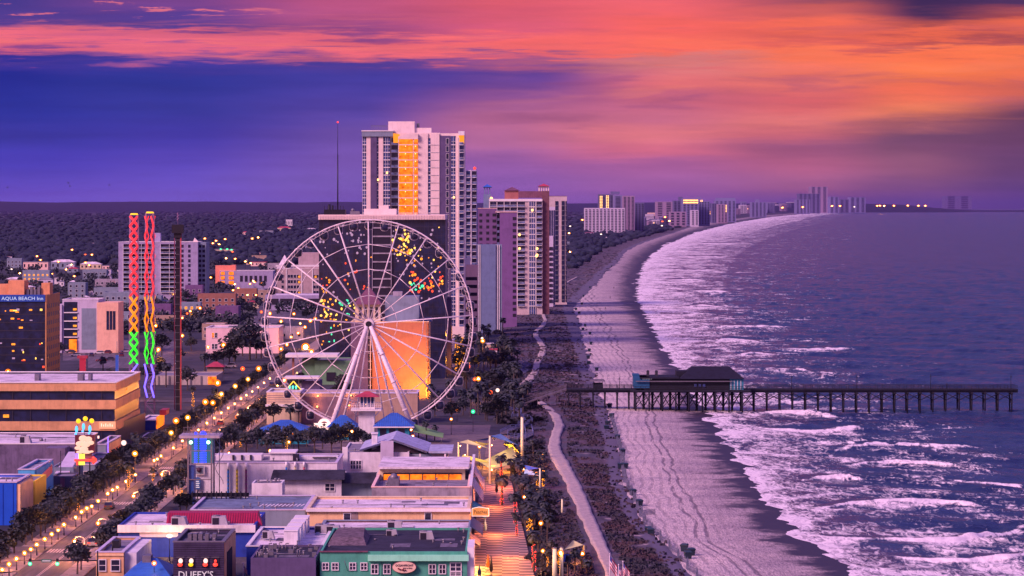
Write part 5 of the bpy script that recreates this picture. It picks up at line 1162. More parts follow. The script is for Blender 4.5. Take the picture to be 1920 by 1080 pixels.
pt(X(314, 560), 560.5, Z(1011, 560), 1400, (1, .5, .2), .3)
put(LAMPS['w'], X(318, 559), 559, 0, 0, (1, 1, .62), 'bare white lamp glowing against the deep blue store wall', 'lone lamps')
b = B('stepped_white_shop', 'white flat-roofed shop carrying four stepped white boxes', 'shop', 462, 606, 1025, 538, 32, BLUEW, ROOFW, par=.35, coping=WHITE2)
for k in range(4):
    p0 = 532 + 6.2 * k; D_ = 543 + 7 * k; mb = MB().use(WHITE); mb.box(X(p0, D_), X(p0 + 26, D_), D_, D_ + 5.5, b.zt - .34, b.zt + 2.1); mb.use(WHITE2); mb.box(X(p0 - .7, D_), X(p0 + 26.7, D_), D_ - .15, D_ + 5.6, b.zt + 2.103, b.zt + 2.28); mb.build('roof_box', b.t)
b = B('low_pipe_roof', 'low dark roof cluttered with vents between the clapboard bar and the mint bar', 'building', 470, 592, 1046, 516, 20, MAUVED, ROOFD, par=.3)
rg = random.Random(31)
mb = MB().use(GREYM)
for k in range(26):
    x_, y_ = rg.uniform(b.x0 + .6, b.x1 - .8), rg.uniform(517, 534); h_ = rg.uniform(.3, 1.2); w_ = rg.uniform(.2, .8)
    if k % 2: mb.box(x_, x_ + w_, y_, y_ + w_, b.zt - .3, b.zt - .3 + h_)
    else: mb.tube((x_, y_, b.zt - .3), (x_, y_, b.zt + h_), .09, n=6); mb.tube((x_, y_, b.zt + h_), (x_ + .5, y_, b.zt + h_), .09, n=6)
mb.build('roof_pipe', b.t, kind='stuff')
b = B('peach_store', 'long peach store wall with a bright pale roof and two small dark windows', 'store', 576, 880.5, 954.5, 588, 24, PEACH, ROOFW, par=.35, coping=TANL)
b.window(645, 657, 963, 976, bars=0, hb=0); b.window(797, 808, 962, 975, bars=0, hb=0); b.panel('wall_panel', M('purple_stucco', A(165, 115, 145), .8, .2), 658.5, 671, 957, 982); b.part('roof_patch', GREYM, lambda m_: m_.box(X(790, 600), X(840, 600), 599, 602, b.zt - .345, b.zt - .32)); b.part('roof_edge', WHITE2, lambda m_: m_.box(b.x0 - .2, b.x1 + .25, 587.4, 587.87, Z(959, 588), b.zt + .1))
b = B('low_white_roof', 'low building with a whitish roof directly below the long peach wall', 'building', 592, 881, 1004, 560, 26, BRICK, ROOFW, par=.25, coping=GREYP)
b = B('clerestory_hall', 'concrete hall with a glowing amber clerestory window band', 'hall', 697, 880.5, 914, 618, 58, CONC, ROOFG, par=.9, coping=PINKW)
D_ = 646.0; zb_ = b.zt - .9
b.part('clerestory', TANL, lambda m_: m_.box(X(712, D_), X(872, D_), D_, D_ + 24, zb_, Z(878.5, D_))); b.part('clerestory_roof', ROOFW, lambda m_: m_.box(X(709, D_), X(879, D_), D_ - 1.2, D_ + 25, Z(878.5, D_) + .003, Z(874.5, D_)))
for k in range(6):
    p0 = 719.5 + 24.6 * k; mb = MB().use(LITO); mb.box(X(p0, D_), X(p0 + 22.4, D_), D_ - .1, D_ - .004, Z(899.5, D_), Z(889.5, D_)); mb.use(DARKM); f = .12
    mb.box(X(p0 - 1, D_), X(p0 + 23.5, D_), D_ - .2, D_ - .005, Z(888.8, D_) , Z(886.5, D_)); mb.box(X(p0 - 1.2, D_), X(p0 - .05, D_), D_ - .21, D_ - .006, Z(901, D_), Z(888.9, D_)); o = mb.build('lit_window', b.t)
b.part('ledge', WHITE2, lambda m_: m_.box(X(719, D_), X(868, D_), D_ - .5, D_ - .02, Z(906, D_), Z(901.5, D_))); b.part('end_wall', WHITE, lambda m_: m_.hexa([(b.x1 - .1, 619, 0), (b.x1 + .45, 619, 0), (b.x1 + .45, 675, 0), (b.x1 - .1, 675, 0)], [(b.x1 - .1, 619, b.zt + .3), (b.x1 + .45, 619, b.zt + .3), (b.x1 + .45, 675, b.zt + 2.0), (b.x1 - .1, 675, b.zt + 2.0)])); b.part('duct', GREYM, lambda m_: (m_.box(X(727, 630), X(748, 630), 629, 636, zb_, zb_ + 1.6), m_.ball((X(738, 630), 631, zb_ + 1.7), .9)))
b = B('white_gable_house', 'white building with a low gable roof and chimneys below the lookout tower', 'building', 642, 767, 848, 704, 30, WHITE, ROOFG, par=.3)
b.window(657.5, 666, 864, 879, bars=1, hb=1); b.window(668, 677, 864, 879, bars=1, hb=1); b.part('slit', OPEN, lambda m_: [m_.box(X(q, 704), X(q + 3, 704), 703.92, 703.995, Z(876, 704), Z(863, 704)) for q in (739, 755)]); b.part('pilaster', WHITE2, lambda m_: m_.box(b.x0, X(652, 704), 703.6, 703.99, 0, Z(838, 704)))
b.part('gable_roof', M('lavender_shingle', A(170, 140, 205), .85, .25, .6), lambda m_: (m_.hexa([(X(737, 706), 706, Z(827, 706)), (X(800, 706), 706, Z(850, 706)), (X(803, 706), 732, Z(850, 706)), (X(737, 706), 732, Z(827, 706))], [(X(737, 706), 705.5, Z(823, 706)), (X(802, 706), 705.5, Z(846.5, 706)), (X(803, 706), 732, Z(846.5, 706)), (X(737, 706), 732, Z(823, 706))]), m_.hexa([(X(676, 706), 706, Z(846, 706)), (X(736.8, 706), 706, Z(827, 706)), (X(736.8, 706), 732, Z(827, 706)), (X(676, 706), 732, Z(846, 706))], [(X(674, 706), 705.5, Z(843, 706)), (X(736.8, 706), 705.5, Z(823, 706)), (X(736.8, 706), 732, Z(823, 706)), (X(674, 706), 732, Z(843, 706))]), m_.box(X(803, 706), X(848, 706), 706, 726, Z(850, 706), Z(846, 706))))
b.part('gable_wall', M('gable_timber', A(70, 45, 75), .85, .2), lambda m_: m_.prism([(X(690, 707), Z(848, 707)), (X(797, 707), Z(850, 707)), (X(738, 707), Z(829, 707))], 707.5, 708.5)); b.part('chimney', WHITE, lambda m_: (m_.box(X(698, 712), X(708.5, 712), 709, 711.5, 5, Z(812, 712)), m_.box(X(697, 712), X(709.5, 712), 708.7, 711.8, Z(812, 712) + .003, Z(810, 712)))); b.part('chimney', LAV, lambda m_: m_.box(X(714, 704), X(738, 704), 702.6, 703.59, 5, Z(826, 704)))
b.part('porch_wing', GREYP, lambda m_: m_.box(X(767.5, 706), X(838, 706), 707, 725, 0, Z(852, 706))); b.part('porch_post', WHITE2, lambda m_: [m_.box(X(q, 705), X(q + 3, 705), 705, 705.5, 0, Z(850.5, 706)) for q in (786, 833)])
b = B('thermometer_hall', 'long white seafront hall with three striped thermometer poles on its wall', 'hall', 362, 632, 868.5, 678, 24, WHITE, ROOFG, par=.4, coping=LAV)
b.part('upper_wall', WHITE, lambda m_: (m_.box(X(400, 684), X(486, 684), 690, 696, b.zt - .5, Z(853, 690)), m_.box(X(502, 684), X(548, 684), 690, 698, b.zt - .5, Z(850, 690)), m_.box(X(552, 684), X(630, 684), 692, 696, b.zt - .5, Z(857, 690)))); b.part('upper_coping', WHITE2, lambda m_: m_.box(X(500, 684), X(551, 684), 689.5, 698.4, Z(850, 690) + .003, Z(847.5, 690)))
b.part('roof_louvre', OPEN, lambda m_: (m_.box(X(549, 688), X(560, 688), 688, 690, b.zt - .4, Z(852, 688)), m_.box(X(584, 688), X(628, 688), 691.6, 691.99, b.zt + .2, Z(860, 690))))
for p, c, nm in ((428, A(40, 90, 190), 'blue striped thermometer pole'), (444.5, A(225, 160, 60), 'yellow striped thermometer pole'), (461.5, A(130, 45, 120), 'purple striped thermometer pole')):
    mb = MB(); x_ = X(p, 677.6); cm_ = plain('stripe_' + nm.split()[0], c, .6)
    for k in range(18):
        za, zb = Z(880 + 2.5 * k, 677.6), Z(882.4 + 2.5 * k, 677.6); mb.use(cm_ if k % 3 else plain('stripe_dark_' + nm.split()[0], tuple(v * .4 for v in c), .6)); mb.tube((x_, 677.5, zb), (x_, 677.5, za), .24 if k % 3 else .19, n=8)
    mb.use(WHITE2); mb.tube((x_, 677.5, Z(880, 677.6)), (x_, 677.5, Z(868, 677.6)), .27, n=8); mb.use(DARKM); mb.box(x_ - .2, x_ + .2, 689.6, 689.99, Z(862, 690), Z(853, 690)); o = mb.build('thermometer', b.t); o['label'] = nm
for p, c in ((537, A(40, 90, 190)), (553.5, A(200, 150, 150)), (570, A(170, 70, 110))):
    mb = MB().use(WHITE2); x_ = X(p, 677.6); mb.tube((x_, 677.5, Z(876, 677.6)), (x_, 677.5, Z(866, 677.6)), .24, n=8); mb.use(plain('short_stripe_%d' % p, c, .6)); mb.tube((x_, 677.5, Z(884, 677.6)), (x_, 677.5, Z(876, 677.6)), .22, n=8); mb.build('thermometer', b.t)
t = thing('portrait_sign', 'white framed square sign with a plain dark round face on the white hall', 'sign', (X(373, 677), 677.2, Z(890, 677))); mb = MB().use(WHITE2); mb.box(X(363.5, 677), X(383, 677), 677.3, 677.6, Z(890, 677), Z(871.5, 677)); mb.use(GREYP); mb.box(X(365.5, 677), X(381, 677), 677.2, 677.29, Z(888.5, 677), Z(873, 677)); mb.build('board', t); mb = MB().use(plain('sign_ink', (.06, .02, .05))); mb.ball((X(373, 677), 677.1, Z(881, 677)), .5, 10, 7, 1.1); mb.box(X(367, 677), X(379, 677), 677.05, 677.15, Z(878.5, 677), Z(877.2, 677)); mb.build('emblem', t)
t = thing('shield_sign', 'dark blue shield sign with rows of pale lettering on the white hall', 'sign', (X(369, 677), 677.2, Z(920, 677))); mb = MB().use(plain('shield_blue', A(50, 70, 150), .6)); mb.prism([(X(363.5, 677), Z(918, 677)), (X(375, 677), Z(918, 677)), (X(376, 677), Z(897, 677)), (X(369.5, 677), Z(894.5, 677)), (X(363, 677), Z(897, 677))], 677.25, 677.6); mb.build('board', t)
mb = MB().use(M_SIGNW)
for k in range(5): mb.box(X(365 + (k % 2), 677), X(374 - (k % 2), 677), 677.15, 677.24, Z(900 + 3.7 * k, 677), Z(898.2 + 3.7 * k, 677))
mb.build('lettering', t)
b = B('dark_slope_shop', 'white shop with a dark sloping roof edge in front of the white hall', 'shop', 515, 640, 899, 652, 20, WHITE, ROOFW, par=.4)
b.window(610, 627, 907, 920, bars=1, hb=1); b.part('sloping_roof', ROOFD, lambda m_: (m_.hexa([(X(507, 651), 650.6, Z(899.5, 651)), (X(646, 651), 650.6, Z(899.5, 651)), (X(646, 651), 656, Z(899.5, 651)), (X(507, 651), 656, Z(899.5, 651))], [(X(510, 651), 654, Z(884.5, 651)), (X(645, 651), 654, Z(884.5, 651)), (X(645, 651), 656, Z(884.5, 651)), (X(510, 651), 656, Z(884.5, 651))])))
b = B('dark_slope_wing', 'lavender side wing under the same dark sloping roof, beside the amber clerestory', 'shop', 640.8, 701, 905, 654, 18, GREYP, ROOFW, par=.4); b.part('sloping_roof', ROOFD, lambda m_: m_.hexa([(X(641, 653), 652.5, Z(906, 653)), (X(701, 653), 652.5, Z(906, 653)), (X(701, 653), 658, Z(906, 653)), (X(641, 653), 658, Z(906, 653))], [(X(641, 653), 656.5, Z(890, 653)), (X(705, 653), 656.5, Z(889, 653)), (X(705, 653), 658, Z(889, 653)), (X(641, 653), 658, Z(890, 653))]))
b = B('white_cube_hut', 'plain white cube hut with a grey roof standing in front of the white shop', 'hut', 472, 529, 906, 641, 8, WHITE, ROOFG, par=.15)
b = B('low_shop_roof', 'low bluish flat roof crossed by rows of short white dashes', 'building', 357, 572, 957, 604, 30, GREYP, M('bluish_roof', A(110, 100, 150), .85, .3, .4, streak=False), par=.2, coping=LAV)
b.part('roof_dash', WHITE2, lambda m_: [m_.hexa([(X(486 + 7 * k, 615), 614 + (k % 2) * .6, b.zt - .195), (X(489 + 7 * k, 615), 614 + (k % 2) * .6, b.zt - .195), (X(493 + 7 * k, 615), 619, b.zt - .195), (X(490 + 7 * k, 615), 619, b.zt - .195)], [(X(486 + 7 * k, 615), 614 + (k % 2) * .6, b.zt - .17), (X(489 + 7 * k, 615), 614 + (k % 2) * .6, b.zt - .17), (X(493 + 7 * k, 615), 619, b.zt - .17), (X(490 + 7 * k, 615), 619, b.zt - .17)]) for k in range(12)])
b.part('roof_rail', DARKM, lambda m_: (m_.box(X(362, 634), X(470, 634), 630, 630.2, b.zt + .2, b.zt + 1.0), [m_.box(X(364 + 9 * k, 634), X(366 + 9 * k, 634), 629.6, 629.9, b.zt - .2, b.zt + 1.3) for k in range(12)]))
# glass lift tower with blue neon coils
D_ = 664.0; x0, x1 = X(351, D_), X(398, D_); zt = Z(821, D_)
t = thing('glass_tower', 'teal-lit glass tower with two blue neon coils and a railed flat top', 'tower', ((x0 + x1) / 2, D_, 0))
mb = MB().use(GREYM)
for x in (x0, x1 - .35):
    for y in (D_, D_ + 5.5): mb.box(x, x + .35, y, y + .35, 0, zt)
for z in (Z(872, D_), Z(846, D_), Z(900, D_)): mb.box(x0 + .36, x1 - .36, D_ + .05, D_ + .2, z, z + .2)
mb.build('steel_frame', t)
mb = MB().use(E('teal_glow_glass', (.03, .15, .22), .75, False)); mb.box(x0 + .36, x1 - .36, D_ + 5.3, D_ + 5.49, Z(872, D_), zt - .1); mb.use(plain('tower_blue_wall', A(40, 60, 150), .5)); mb.box(x0 + .36, x0 + 1.3, D_ + .4, D_ + 5, 0, Z(873, D_)); mb.build('back_wall', t)
for xc_, r, w_ in ((X(365, D_), .34, 'slim blue neon coil'), (X(379, D_), .72, 'wide blue neon coil')):
    mb = MB().use(E('neon_blue', (.03, .05, 1), 2.2))
    for k in range(13):
        z = Z(869, D_) + .48 * k
        mb.tube((xc_, D_ + 2.2, z), (xc_, D_ + 2.2, z + .24), r, n=12)
    mb.ball((xc_, D_ + 2.2, Z(869, D_) + 6.2), r * .85, 10, 6, .7); o = mb.build('neon_coil', t); o['label'] = w_
for xq in (x0 + .8, x1 - .8): mb = MB().use(BULB_G); mb.ball((xq, D_ - .3, zt - .9), .36, 10, 7); mb.build('green_lamp', t)
mb = MB().use(CONC); mb.box(x0 - 1.6, x1 + 1.6, D_ - 1.2, D_ + 7, zt + .003, zt + .55); mb.build('roof', t)
mb = MB().use(GREYM)
for k in range(7): xq = x0 - .6 + (x1 - x0 + 1.2) * k / 6; mb.box(xq, xq + .07, D_ - .9, D_ - .83, zt + .55, zt + 2.2); mb.box(xq, xq + .07, D_ + 6.4, D_ + 6.47, zt + .55, zt + 2.2)
for q in (1.3, 2.2): mb.box(x0 - .7, x1 + .8, D_ - .92, D_ - .84, zt + q, zt + q + .07)
mb.build('railing', t)
mb = MB().use(GREYM); xs__ = X(409, D_)
for k in range(20):
    a, a2 = k * .6, k * .6 + .6; z = 4 + k * .62; mb.tube((xs__ + .8 * math.cos(a), D_ + 3 + .8 * math.sin(a), z), (xs__ + .8 * math.cos(a2), D_ + 3 + .8 * math.sin(a2), z + .62), .07, n=5)
mb.tube((xs__, D_ + 3, 0), (xs__, D_ + 3, zt + 1.5), .10, n=6); mb.build('spiral_stair', t)
# ================================================================== landward side of the boulevard
b = B('striped_office', 'wide office block in alternating tan and dark glass bands with a pale roof', 'office', -110, 215, 718, 828, 53, GLASSD, ROOFW, par=.5)
def bandz(y): return Z(y, 828)
for k, (ya, yb) in enumerate(((718, 733), (750, 767), (790, 807))):
    b.part('tan_band', TAN, lambda m_: (m_.box(b.x0 - .3, b.x1 + .45, 827.4, 827.99, bandz(yb), bandz(ya)), m_.box(b.x1 + .01, b.x1 + .46, 828, 881, bandz(yb), bandz(ya))))
b.part('mullion', plain('office_mullion', (.045, .04, .06), .4), lambda m_: [m_.box(b.x0 + 4.6 * k, b.x0 + 4.6 * k + .16, 827.8, 827.99, 0, bandz(734)) for k in range(10)])
b.part('roof_edge', WHITE2, lambda m_: walls(m_, b.x0 - .5, b.x1 + .6, 827.2, 881.3, b.zt + .003, b.zt + .25, .9)); b.part('roof_plant', GREYM, lambda m_: [m_.box(X(p, 850), X(p + w, 850), 845, 849, b.zt - .5, b.zt + 1.4) for p, w in ((70, 8), (150, 10), (170, 5))])
b.part('entrance_glass', GLASSD, lambda m_: m_.hexa([(X(222, 835), 836, 0), (X(258, 860), 878, 0), (X(255, 860), 880, 0), (X(217, 835), 838, 0)], [(X(222, 835), 836, 5.2), (X(258, 860), 878, 5.2), (X(255, 860), 880, 5.2), (X(217, 835), 838, 5.2)]))
for p, y in ((12, 780), (247, 730)): b.part('lit_window', LITY, lambda m_: m_.box(X(p - 6, 828), X(p + 5, 828), 827.83, 827.98, Z(y + 3, 828), Z(y - 3, 828)) if p < 200 else m_.box(b.x1 + .02, b.x1 + .1, 852, 854, Z(732, 852), Z(728, 852)))
t = thing('office_sign', 'glowing pinkish name panel on the tan band at the office corner', 'sign', (X(229, 827), 827, Z(803, 827))); xa, xb = b.x1 - 3.9, b.x1 + .3; mb = MB().use(E('sign_panel_glow', (1, .42, .24), .85)); mb.box(xa, xb, 827.1, 827.38, Z(804, 827), Z(790.5, 827)); mb.build('panel', t)
mb = MB().use(E('sign_script_glow', (1, .75, .55), 1.1, False)); [mb.box(xa + .5 + .55 * k, xa + .75 + .55 * k, 827.0, 827.09, Z(800, 827), Z(794 + (k % 2) * 2, 827)) for k in range(6)]; mb.build('lettering', t)
b = B('purple_block_store', 'purplish block-walled store with a bright white parapet roof', 'store', -60, 145, 833, 738, 36, PURPB, ROOFW, par=.25, coping=WHITE2)
b.part('roof_vent', GREYM, lambda m_: m_.ball((X(75, 750), 752, b.zt), .5)); b.part('pent_house', PURPB, lambda m_: m_.box(X(93, 737), X(130, 737), 730, 737.6, 0, Z(836, 737)))
b = B('ramp_shop', 'grey-violet shop with a steep pale lean-to roof beside the purplish store', 'shop', 96, 138, 876, 704, 16, GREYP, ROOFG); b.part('lean_to', LAV, lambda m_: m_.hexa([(X(102, 702), 703, Z(889, 702)), (X(128, 702), 703, Z(889, 702)), (X(137, 702), 716, Z(860, 702)), (X(112, 702), 716, Z(860, 702))], [(X(102, 702), 702.5, Z(888, 702)), (X(128, 702), 702.5, Z(888, 702)), (X(137, 702), 716, Z(856, 702)), (X(112, 702), 716, Z(856, 702))])); b.part('pole', DARKM, lambda m_: m_.tube((X(114, 702), 701.8, 0), (X(114, 702), 701.8, Z(845, 702)), .1))
b = B('brown_side_shop', 'narrow brown-fronted shop with dark door below the lean-to roof', 'shop', 98, 138, 893, 690, 10, M('dark_front', A(85, 65, 105), .8, .2), ROOFG)
b.part('door', MAROON, lambda m_: m_.box(X(113, 690), X(121, 690), 689.85, 689.99, 0, Z(896, 690)))
b = B('sale_shop', 'violet two-storey shop row with shuttered windows behind the arrow sign', 'shop', 140, 178, 872, 724, 34, GREYP, ROOFG, coping=LAV)
for p in (146, 157, 168): b.window(p, p + 6, 884, 894, bars=0)
# sign pylon
D_ = 690.0
t = thing('swirl_sign_pylon', 'tall sign pylon with a blazing white swirl on red and a neon arrow', 'sign', (X(160, D_), D_, 0)); q = lambda p: X(p, D_)
mb = MB().use(E('deep_red_panel', (.16, .01, .03), .5, False)); mb.box(q(140.5), q(177), D_, D_ + .6, Z(850, D_), Z(815.5, D_)); mb.build('panel', t)
mb = MB().use(E('swirl_white', (1, .60, .44), 1.0))
for cx_, cz_, r, sz in ((156, 822, 8, .75), (166, 823, 7, .7), (150, 832, 8, .65), (160, 833, 10, .6), (171, 830, 6, .7), (146, 840, 6, .6), (157, 842, 9, .55), (150, 847.5, 7, .4), (163, 847.5, 9, .35), (172, 846.5, 4, .5)): mb.ball((q(cx_), D_ - .25, Z(cz_, D_)), r * D_ / F, 12, 7, sz)
mb.v = [(x, max(D_ - .55, min(D_ - .02, y)), z) for x, y, z in mb.v]; mb.build('white_swirl', t)
mb = MB().use(LITV); mb.box(q(141.5), q(147), D_ - .05, D_ + .3, Z(862, D_), Z(851, D_)); mb.use(E('panel_lime', (.85, .8, .1), 1.3)); mb.box(q(147.2), q(159), D_ - .06, D_ + .3, Z(872, D_), Z(851, D_)); mb.use(BRICK); mb.box(q(159.2), q(172), D_ - .04, D_ + .3, Z(859, D_), Z(851, D_)); mb.use(LITR); mb.box(q(143), q(147), D_ - .05, D_ + .3, Z(872, D_), Z(864, D_)); mb.build('colour_panel', t)
mb = MB().use(E('neon_arrow', (1, .05, .03), 2.0)); mb.tube((q(140), D_ - .4, Z(862.5, D_)), (q(180), D_ - .4, Z(862.5, D_)), .3); mb.path([(q(174), D_ - .4, Z(856.5, D_)), (q(181), D_ - .4, Z(862.5, D_)), (q(174), D_ - .4, Z(868.5, D_))], .3); mb.build('neon_arrow', t)
for p, yb, yf in ((147, 789.5, 808), (160, 785, 803), (172, 789, 807)):
    mb = MB().use(LITYB); mb.ball((q(p), D_, Z(yb, D_)), .52, 10, 7); mb.build('yellow_ball', t); mb = MB().use(LITC); mb.ball((q(p - 3.5), D_, Z(yf - 3, D_)), .34, 9, 7, 2.3); mb.ball((q(p - 5), D_, Z(yf + 5.5, D_)), .28, 8, 5, .8); mb.build('blue_figure', t)
mb = MB().use(DARKM); [mb.tube((q(p), D_ + .3, 0 if p < 165 else 2), (q(p), D_ + .3, Z(815, D_)), .15) for p in (149, 168)]; [mb.tube((q(p), D_ + .1, Z(815.5, D_)), (q(p), D_ + .1, Z(795, D_)), .05) for p in (146, 158.5, 170)]; mb.build('post', t)
b = B('cyan_end_shop', 'shop with pale blue side wall and a slanted pink sign', 'shop', 34, 65, 881, 662, 26, LBLUE, ROOFG, coping=LAV)
b.part('side_wall', LBLUE, lambda m_: m_.box(b.x1 + .01, b.x1 + .3, 662.5, 687, 0, b.zt - .1)); b.part('slanted_sign', M('pink_sign', A(235, 95, 130), .6, .1), lambda m_: m_.hexa([(b.x1 + .31, 664, b.zt - 3.6), (b.x1 + .5, 664, b.zt - 3.6), (b.x1 + .5, 684, b.zt - 2.4), (b.x1 + .31, 684, b.zt - 2.4)], [(b.x1 + .31, 664, b.zt - 1.9), (b.x1 + .5, 664, b.zt - 1.9), (b.x1 + .5, 684, b.zt - .7), (b.x1 + .31, 684, b.zt - .7)]))
b.part('roof_stripe', WHITE2, lambda m_: [m_.box(b.x0 + .6, b.x1 - .6, 664 + 3 * k, 664.8 + 3 * k, b.zt - .365, b.zt - .33) for k in range(6)])
b = B('orange_corner_shop', 'bright orange fronted shop between the vivid blue and pale blue shops', 'shop', 33, 65, 902, 641, 16, ORANGEW, ROOFG, par=.4); b.part('side_wall', PEACH, lambda m_: m_.box(b.x0 - .3, b.x0 - .01, 641, 656, 0, b.zt + .1)); b.part('grille', BRICK, lambda m_: [m_.box(X(37, 641), X(64, 641), 640.9, 640.98, Z(946 + 3 * k, 641), Z(947.8 + 3 * k, 641)) for k in range(4)])
b = B('vivid_blue_shop', 'vivid blue walled shop at the landward end of the tree row', 'shop', -70, 31, 905, 621, 18, VBLUE, ROOFW, par=.4, coping=LAV); b.part('corner_strip', PEACH, lambda m_: m_.box(b.x1 + .01, b.x1 + .7, 621.2, 638, 0, b.zt - .3)); b.part('wall_fold', plain('darker_blue', A(15, 50, 180), .6), lambda m_: [m_.box(X(p, 621), X(p + .8, 621), 620.9, 620.99, 0, b.zt - .2) for p in (5, 24)])
b = B('orange_lit_shop', 'two-storey shop with an orange shuttered street side and violet neon', 'shop', 178, 199, 834, 796, 30, GREYP, ROOFG, coping=LAV)
b.part('lit_side', E('orange_shutter_glow', (1, .16, .06), .32, False), lambda m_: m_.box(b.x1 + .01, b.x1 + .25, 797, 824, .5, b.zt - 2.6)); b.part('upper_side', PEACH, lambda m_: m_.box(b.x1 + .01, b.x1 + .22, 797, 824, b.zt - 2.5, b.zt - .2)); b.part('neon_edge', LITV, lambda m_: m_.tube((b.x1 + .4, 796.6, .5), (b.x1 + .4, 796.6, 4.5), .14)); b.part('lit_panel', LITPK, lambda m_: m_.box(X(176, 795.8), X(186, 795.8), 795.75, 795.95, Z(822, 796), Z(817, 796)))
b = B('blue_side_shop', 'shop with a pale roof, blue wall and yellow lit entrance beyond the striped office', 'shop', 262, 292, 789, 884, 22, BLUEW, ROOFW, par=.3, coping=WHITE2); b.part('lit_entrance', LITO, lambda m_: m_.box(b.x1 + .01, b.x1 + .3, 885, 903, .3, 3.6)); b.part('sign_block', REDR, lambda m_: m_.box(b.x1 + .4, b.x1 + 2.2, 890, 899, 3.8, 5.2))
b = B('teal_low_shop', 'low white roofed shop with a teal side in front of the blue walled shop', 'shop', 262, 288, 822, 856, 20, TEALS, ROOFW, par=.25, coping=WHITE2)
# inn with the lettered roof sign
D_ = 1141.0
b = B('beach_inn', 'dark glass inn with a blue lettered roof band and tan gridded side', 'inn', -60, 85, 553, D_, 34, GLASSD, ROOFG, par=.8)
b.part('sign_band', plain('sign_blue', A(35, 60, 170), .5), lambda m_: m_.box(X(-60, D_), X(85, D_), D_ - .5, D_ - .01, Z(565.5, D_), Z(552.5, D_)))
text('AQUA BEACH Inn', X(42.5, D_), D_ - .55, Z(562.6, D_), (562.6 - 556) * D_ / F, E('inn_letters_glow', (.62, .72, 1), .8, False), b.t, w=X(81.5, D_) - X(3.5, D_), depth=.02)
b.part('side_wall', M('inn_tan_side', A(205, 118, 95), .8, .14), lambda m_: m_.box(b.x1 + .01, b.x1 + .4, D_ - .3, D_ + 34, 0, b.zt - .1))
repeat(b.t, 'side_window', (lambda m_: (m_.use(GLASSD).box(0, .1, -.9, .9, 0, 1.5), m_)[-1])(MB()), [(b.x1 + .41, D_ + 3.2 + 4.6 * j, 1.4 + 3.0 * k) for k in range(9) for j in range(7)])
b.part('mullion', plain('office_mullion', (.045, .04, .06), .4), lambda m_: [m_.box(b.x0, b.x1, D_ - .12, D_ - .005, 2.9 * k, 2.9 * k + .25) for k in range(1, 10)])
rg = random.Random(17)
for k in range(34):
    p, fl = rg.uniform(-1, 82), rg.choice([0, 0, 1, 2, 3, 4, 6, 7, 8]); z = 2.9 * fl + rg.uniform(.7, 1.6); w = rg.uniform(.4, 1.4); mb = MB().use(mirror_glow[rg.choice('oooyrpp')]); mb.box(X(p, D_) - w / 2, X(p, D_) + w / 2, D_ - .2, D_ - .13, z, z + rg.uniform(.3, .8)); mb.build('lit_window', b.t)  # glowing patches stand for town lights mirrored in the inn's glass
b.part('penthouse', M('roof_house_peach', A(228, 125, 112), .75, .12), lambda m_: (m_.box(X(9, D_), X(39, D_), D_ + 8, D_ + 18, b.zt - .8, Z(527, D_)), m_.box(X(-30, D_), X(8.8, D_), D_ + 9, D_ + 16, b.zt - .8, Z(534, D_)))); b.part('penthouse', M('roof_house_peach', A(228, 125, 112), .75, .12), lambda m_: m_.box(X(70, D_), X(94, D_) - 1.6, D_ + 10, D_ + 18, b.zt - .8, Z(532, D_))); b.part('roof_plant', GREYM, lambda m_: [m_.box(X(42 + 7 * k, D_), X(47 + 7 * k, D_), D_ + 9, D_ + 12, b.zt - .8, Z(544 - (k % 2) * 5, D_)) for k in range(4)])
D_ = 1350.0
b = B('white_modern_block', 'white modern block with a lit glass stairwell and a peach end bay', 'building', 117, 184, 562, D_, 22, LAV, ROOFW, par=.5, coping=WHITE2)
b.panel('stairwell_glass', GLASSD, 120, 145, 566, 655, .1)
for k, y in enumerate((578, 594, 609, 624)): b.part('lit_landing', LITY, lambda m_: (m_.box(X(137, D_), X(144, D_), D_ - .22, D_ - .11, Z(y + 4, D_), Z(y, D_)), m_.box(X(121, D_), X(145, D_), D_ - .2, D_ - .11, Z(y + 8, D_), Z(y + 6.8, D_)) if False else None)); b.part('landing_slab', WHITE2, lambda m_: m_.box(X(120, D_), X(146, D_), D_ - .5, D_ - .23, Z(y + 9, D_), Z(y + 7, D_)))
b.panel('grey_panel', GREYP, 153, 180, 578, 655, .12); b.part('peach_bay', M('bay_peach', A(250, 150, 160), .7, .1), lambda m_: (m_.box(X(182, D_), X(222, D_), D_ - .6, D_ + 18, 0, Z(567, D_)))); b.part('bay_window', GLASSD, lambda m_: [m_.box(X(200 + 6 * k, D_), X(204.5 + 6 * k, D_), D_ - .75, D_ - .61, Z(618, D_), Z(583, D_)) for k in range(3)]); b.part('low_wing', LAV, lambda m_: m_.box(X(107, D_), X(116.5, D_), D_ - 1, D_ + 12, 0, Z(571, D_))); b.part('lit_entrance', LITO, lambda m_: m_.box(X(130, D_), X(144, D_), D_ - .8, D_ - .55, .2, Z(636, D_)))
D_ = 2050.0
b = B('wide_balcony_hotel', 'wide ten-storey hotel of dark balconies behind the slingshot towers', 'hotel', 222, 371, 454, D_, 30, DUSK, ROOFW, coping=WHITE2)
fl = (b.zt - 1.5) / 12.0
for (p0, p1, nx) in ((231, 244, 1), (246, 284, 2), (301, 334, 2)):
    repeat(b.t, 'balcony', balc_unit((X(p1, D_) - X(p0, D_)) / nx, fl, WHITE2, RAILG, OPEN, 1.4, OPEN), grid(X(p0, D_), X(p1, D_), b.zt - 1.2 - 10 * fl, b.zt - 1.2, nx, 10, D_))
repeat(b.t, 'window', win_unit(1.6, 2.0, GLASS, None, .1), [(X(p, D_), D_, b.zt - 1.2 - fl * (k + 1) + .7) for k in range(10) for p in (342, 355)])
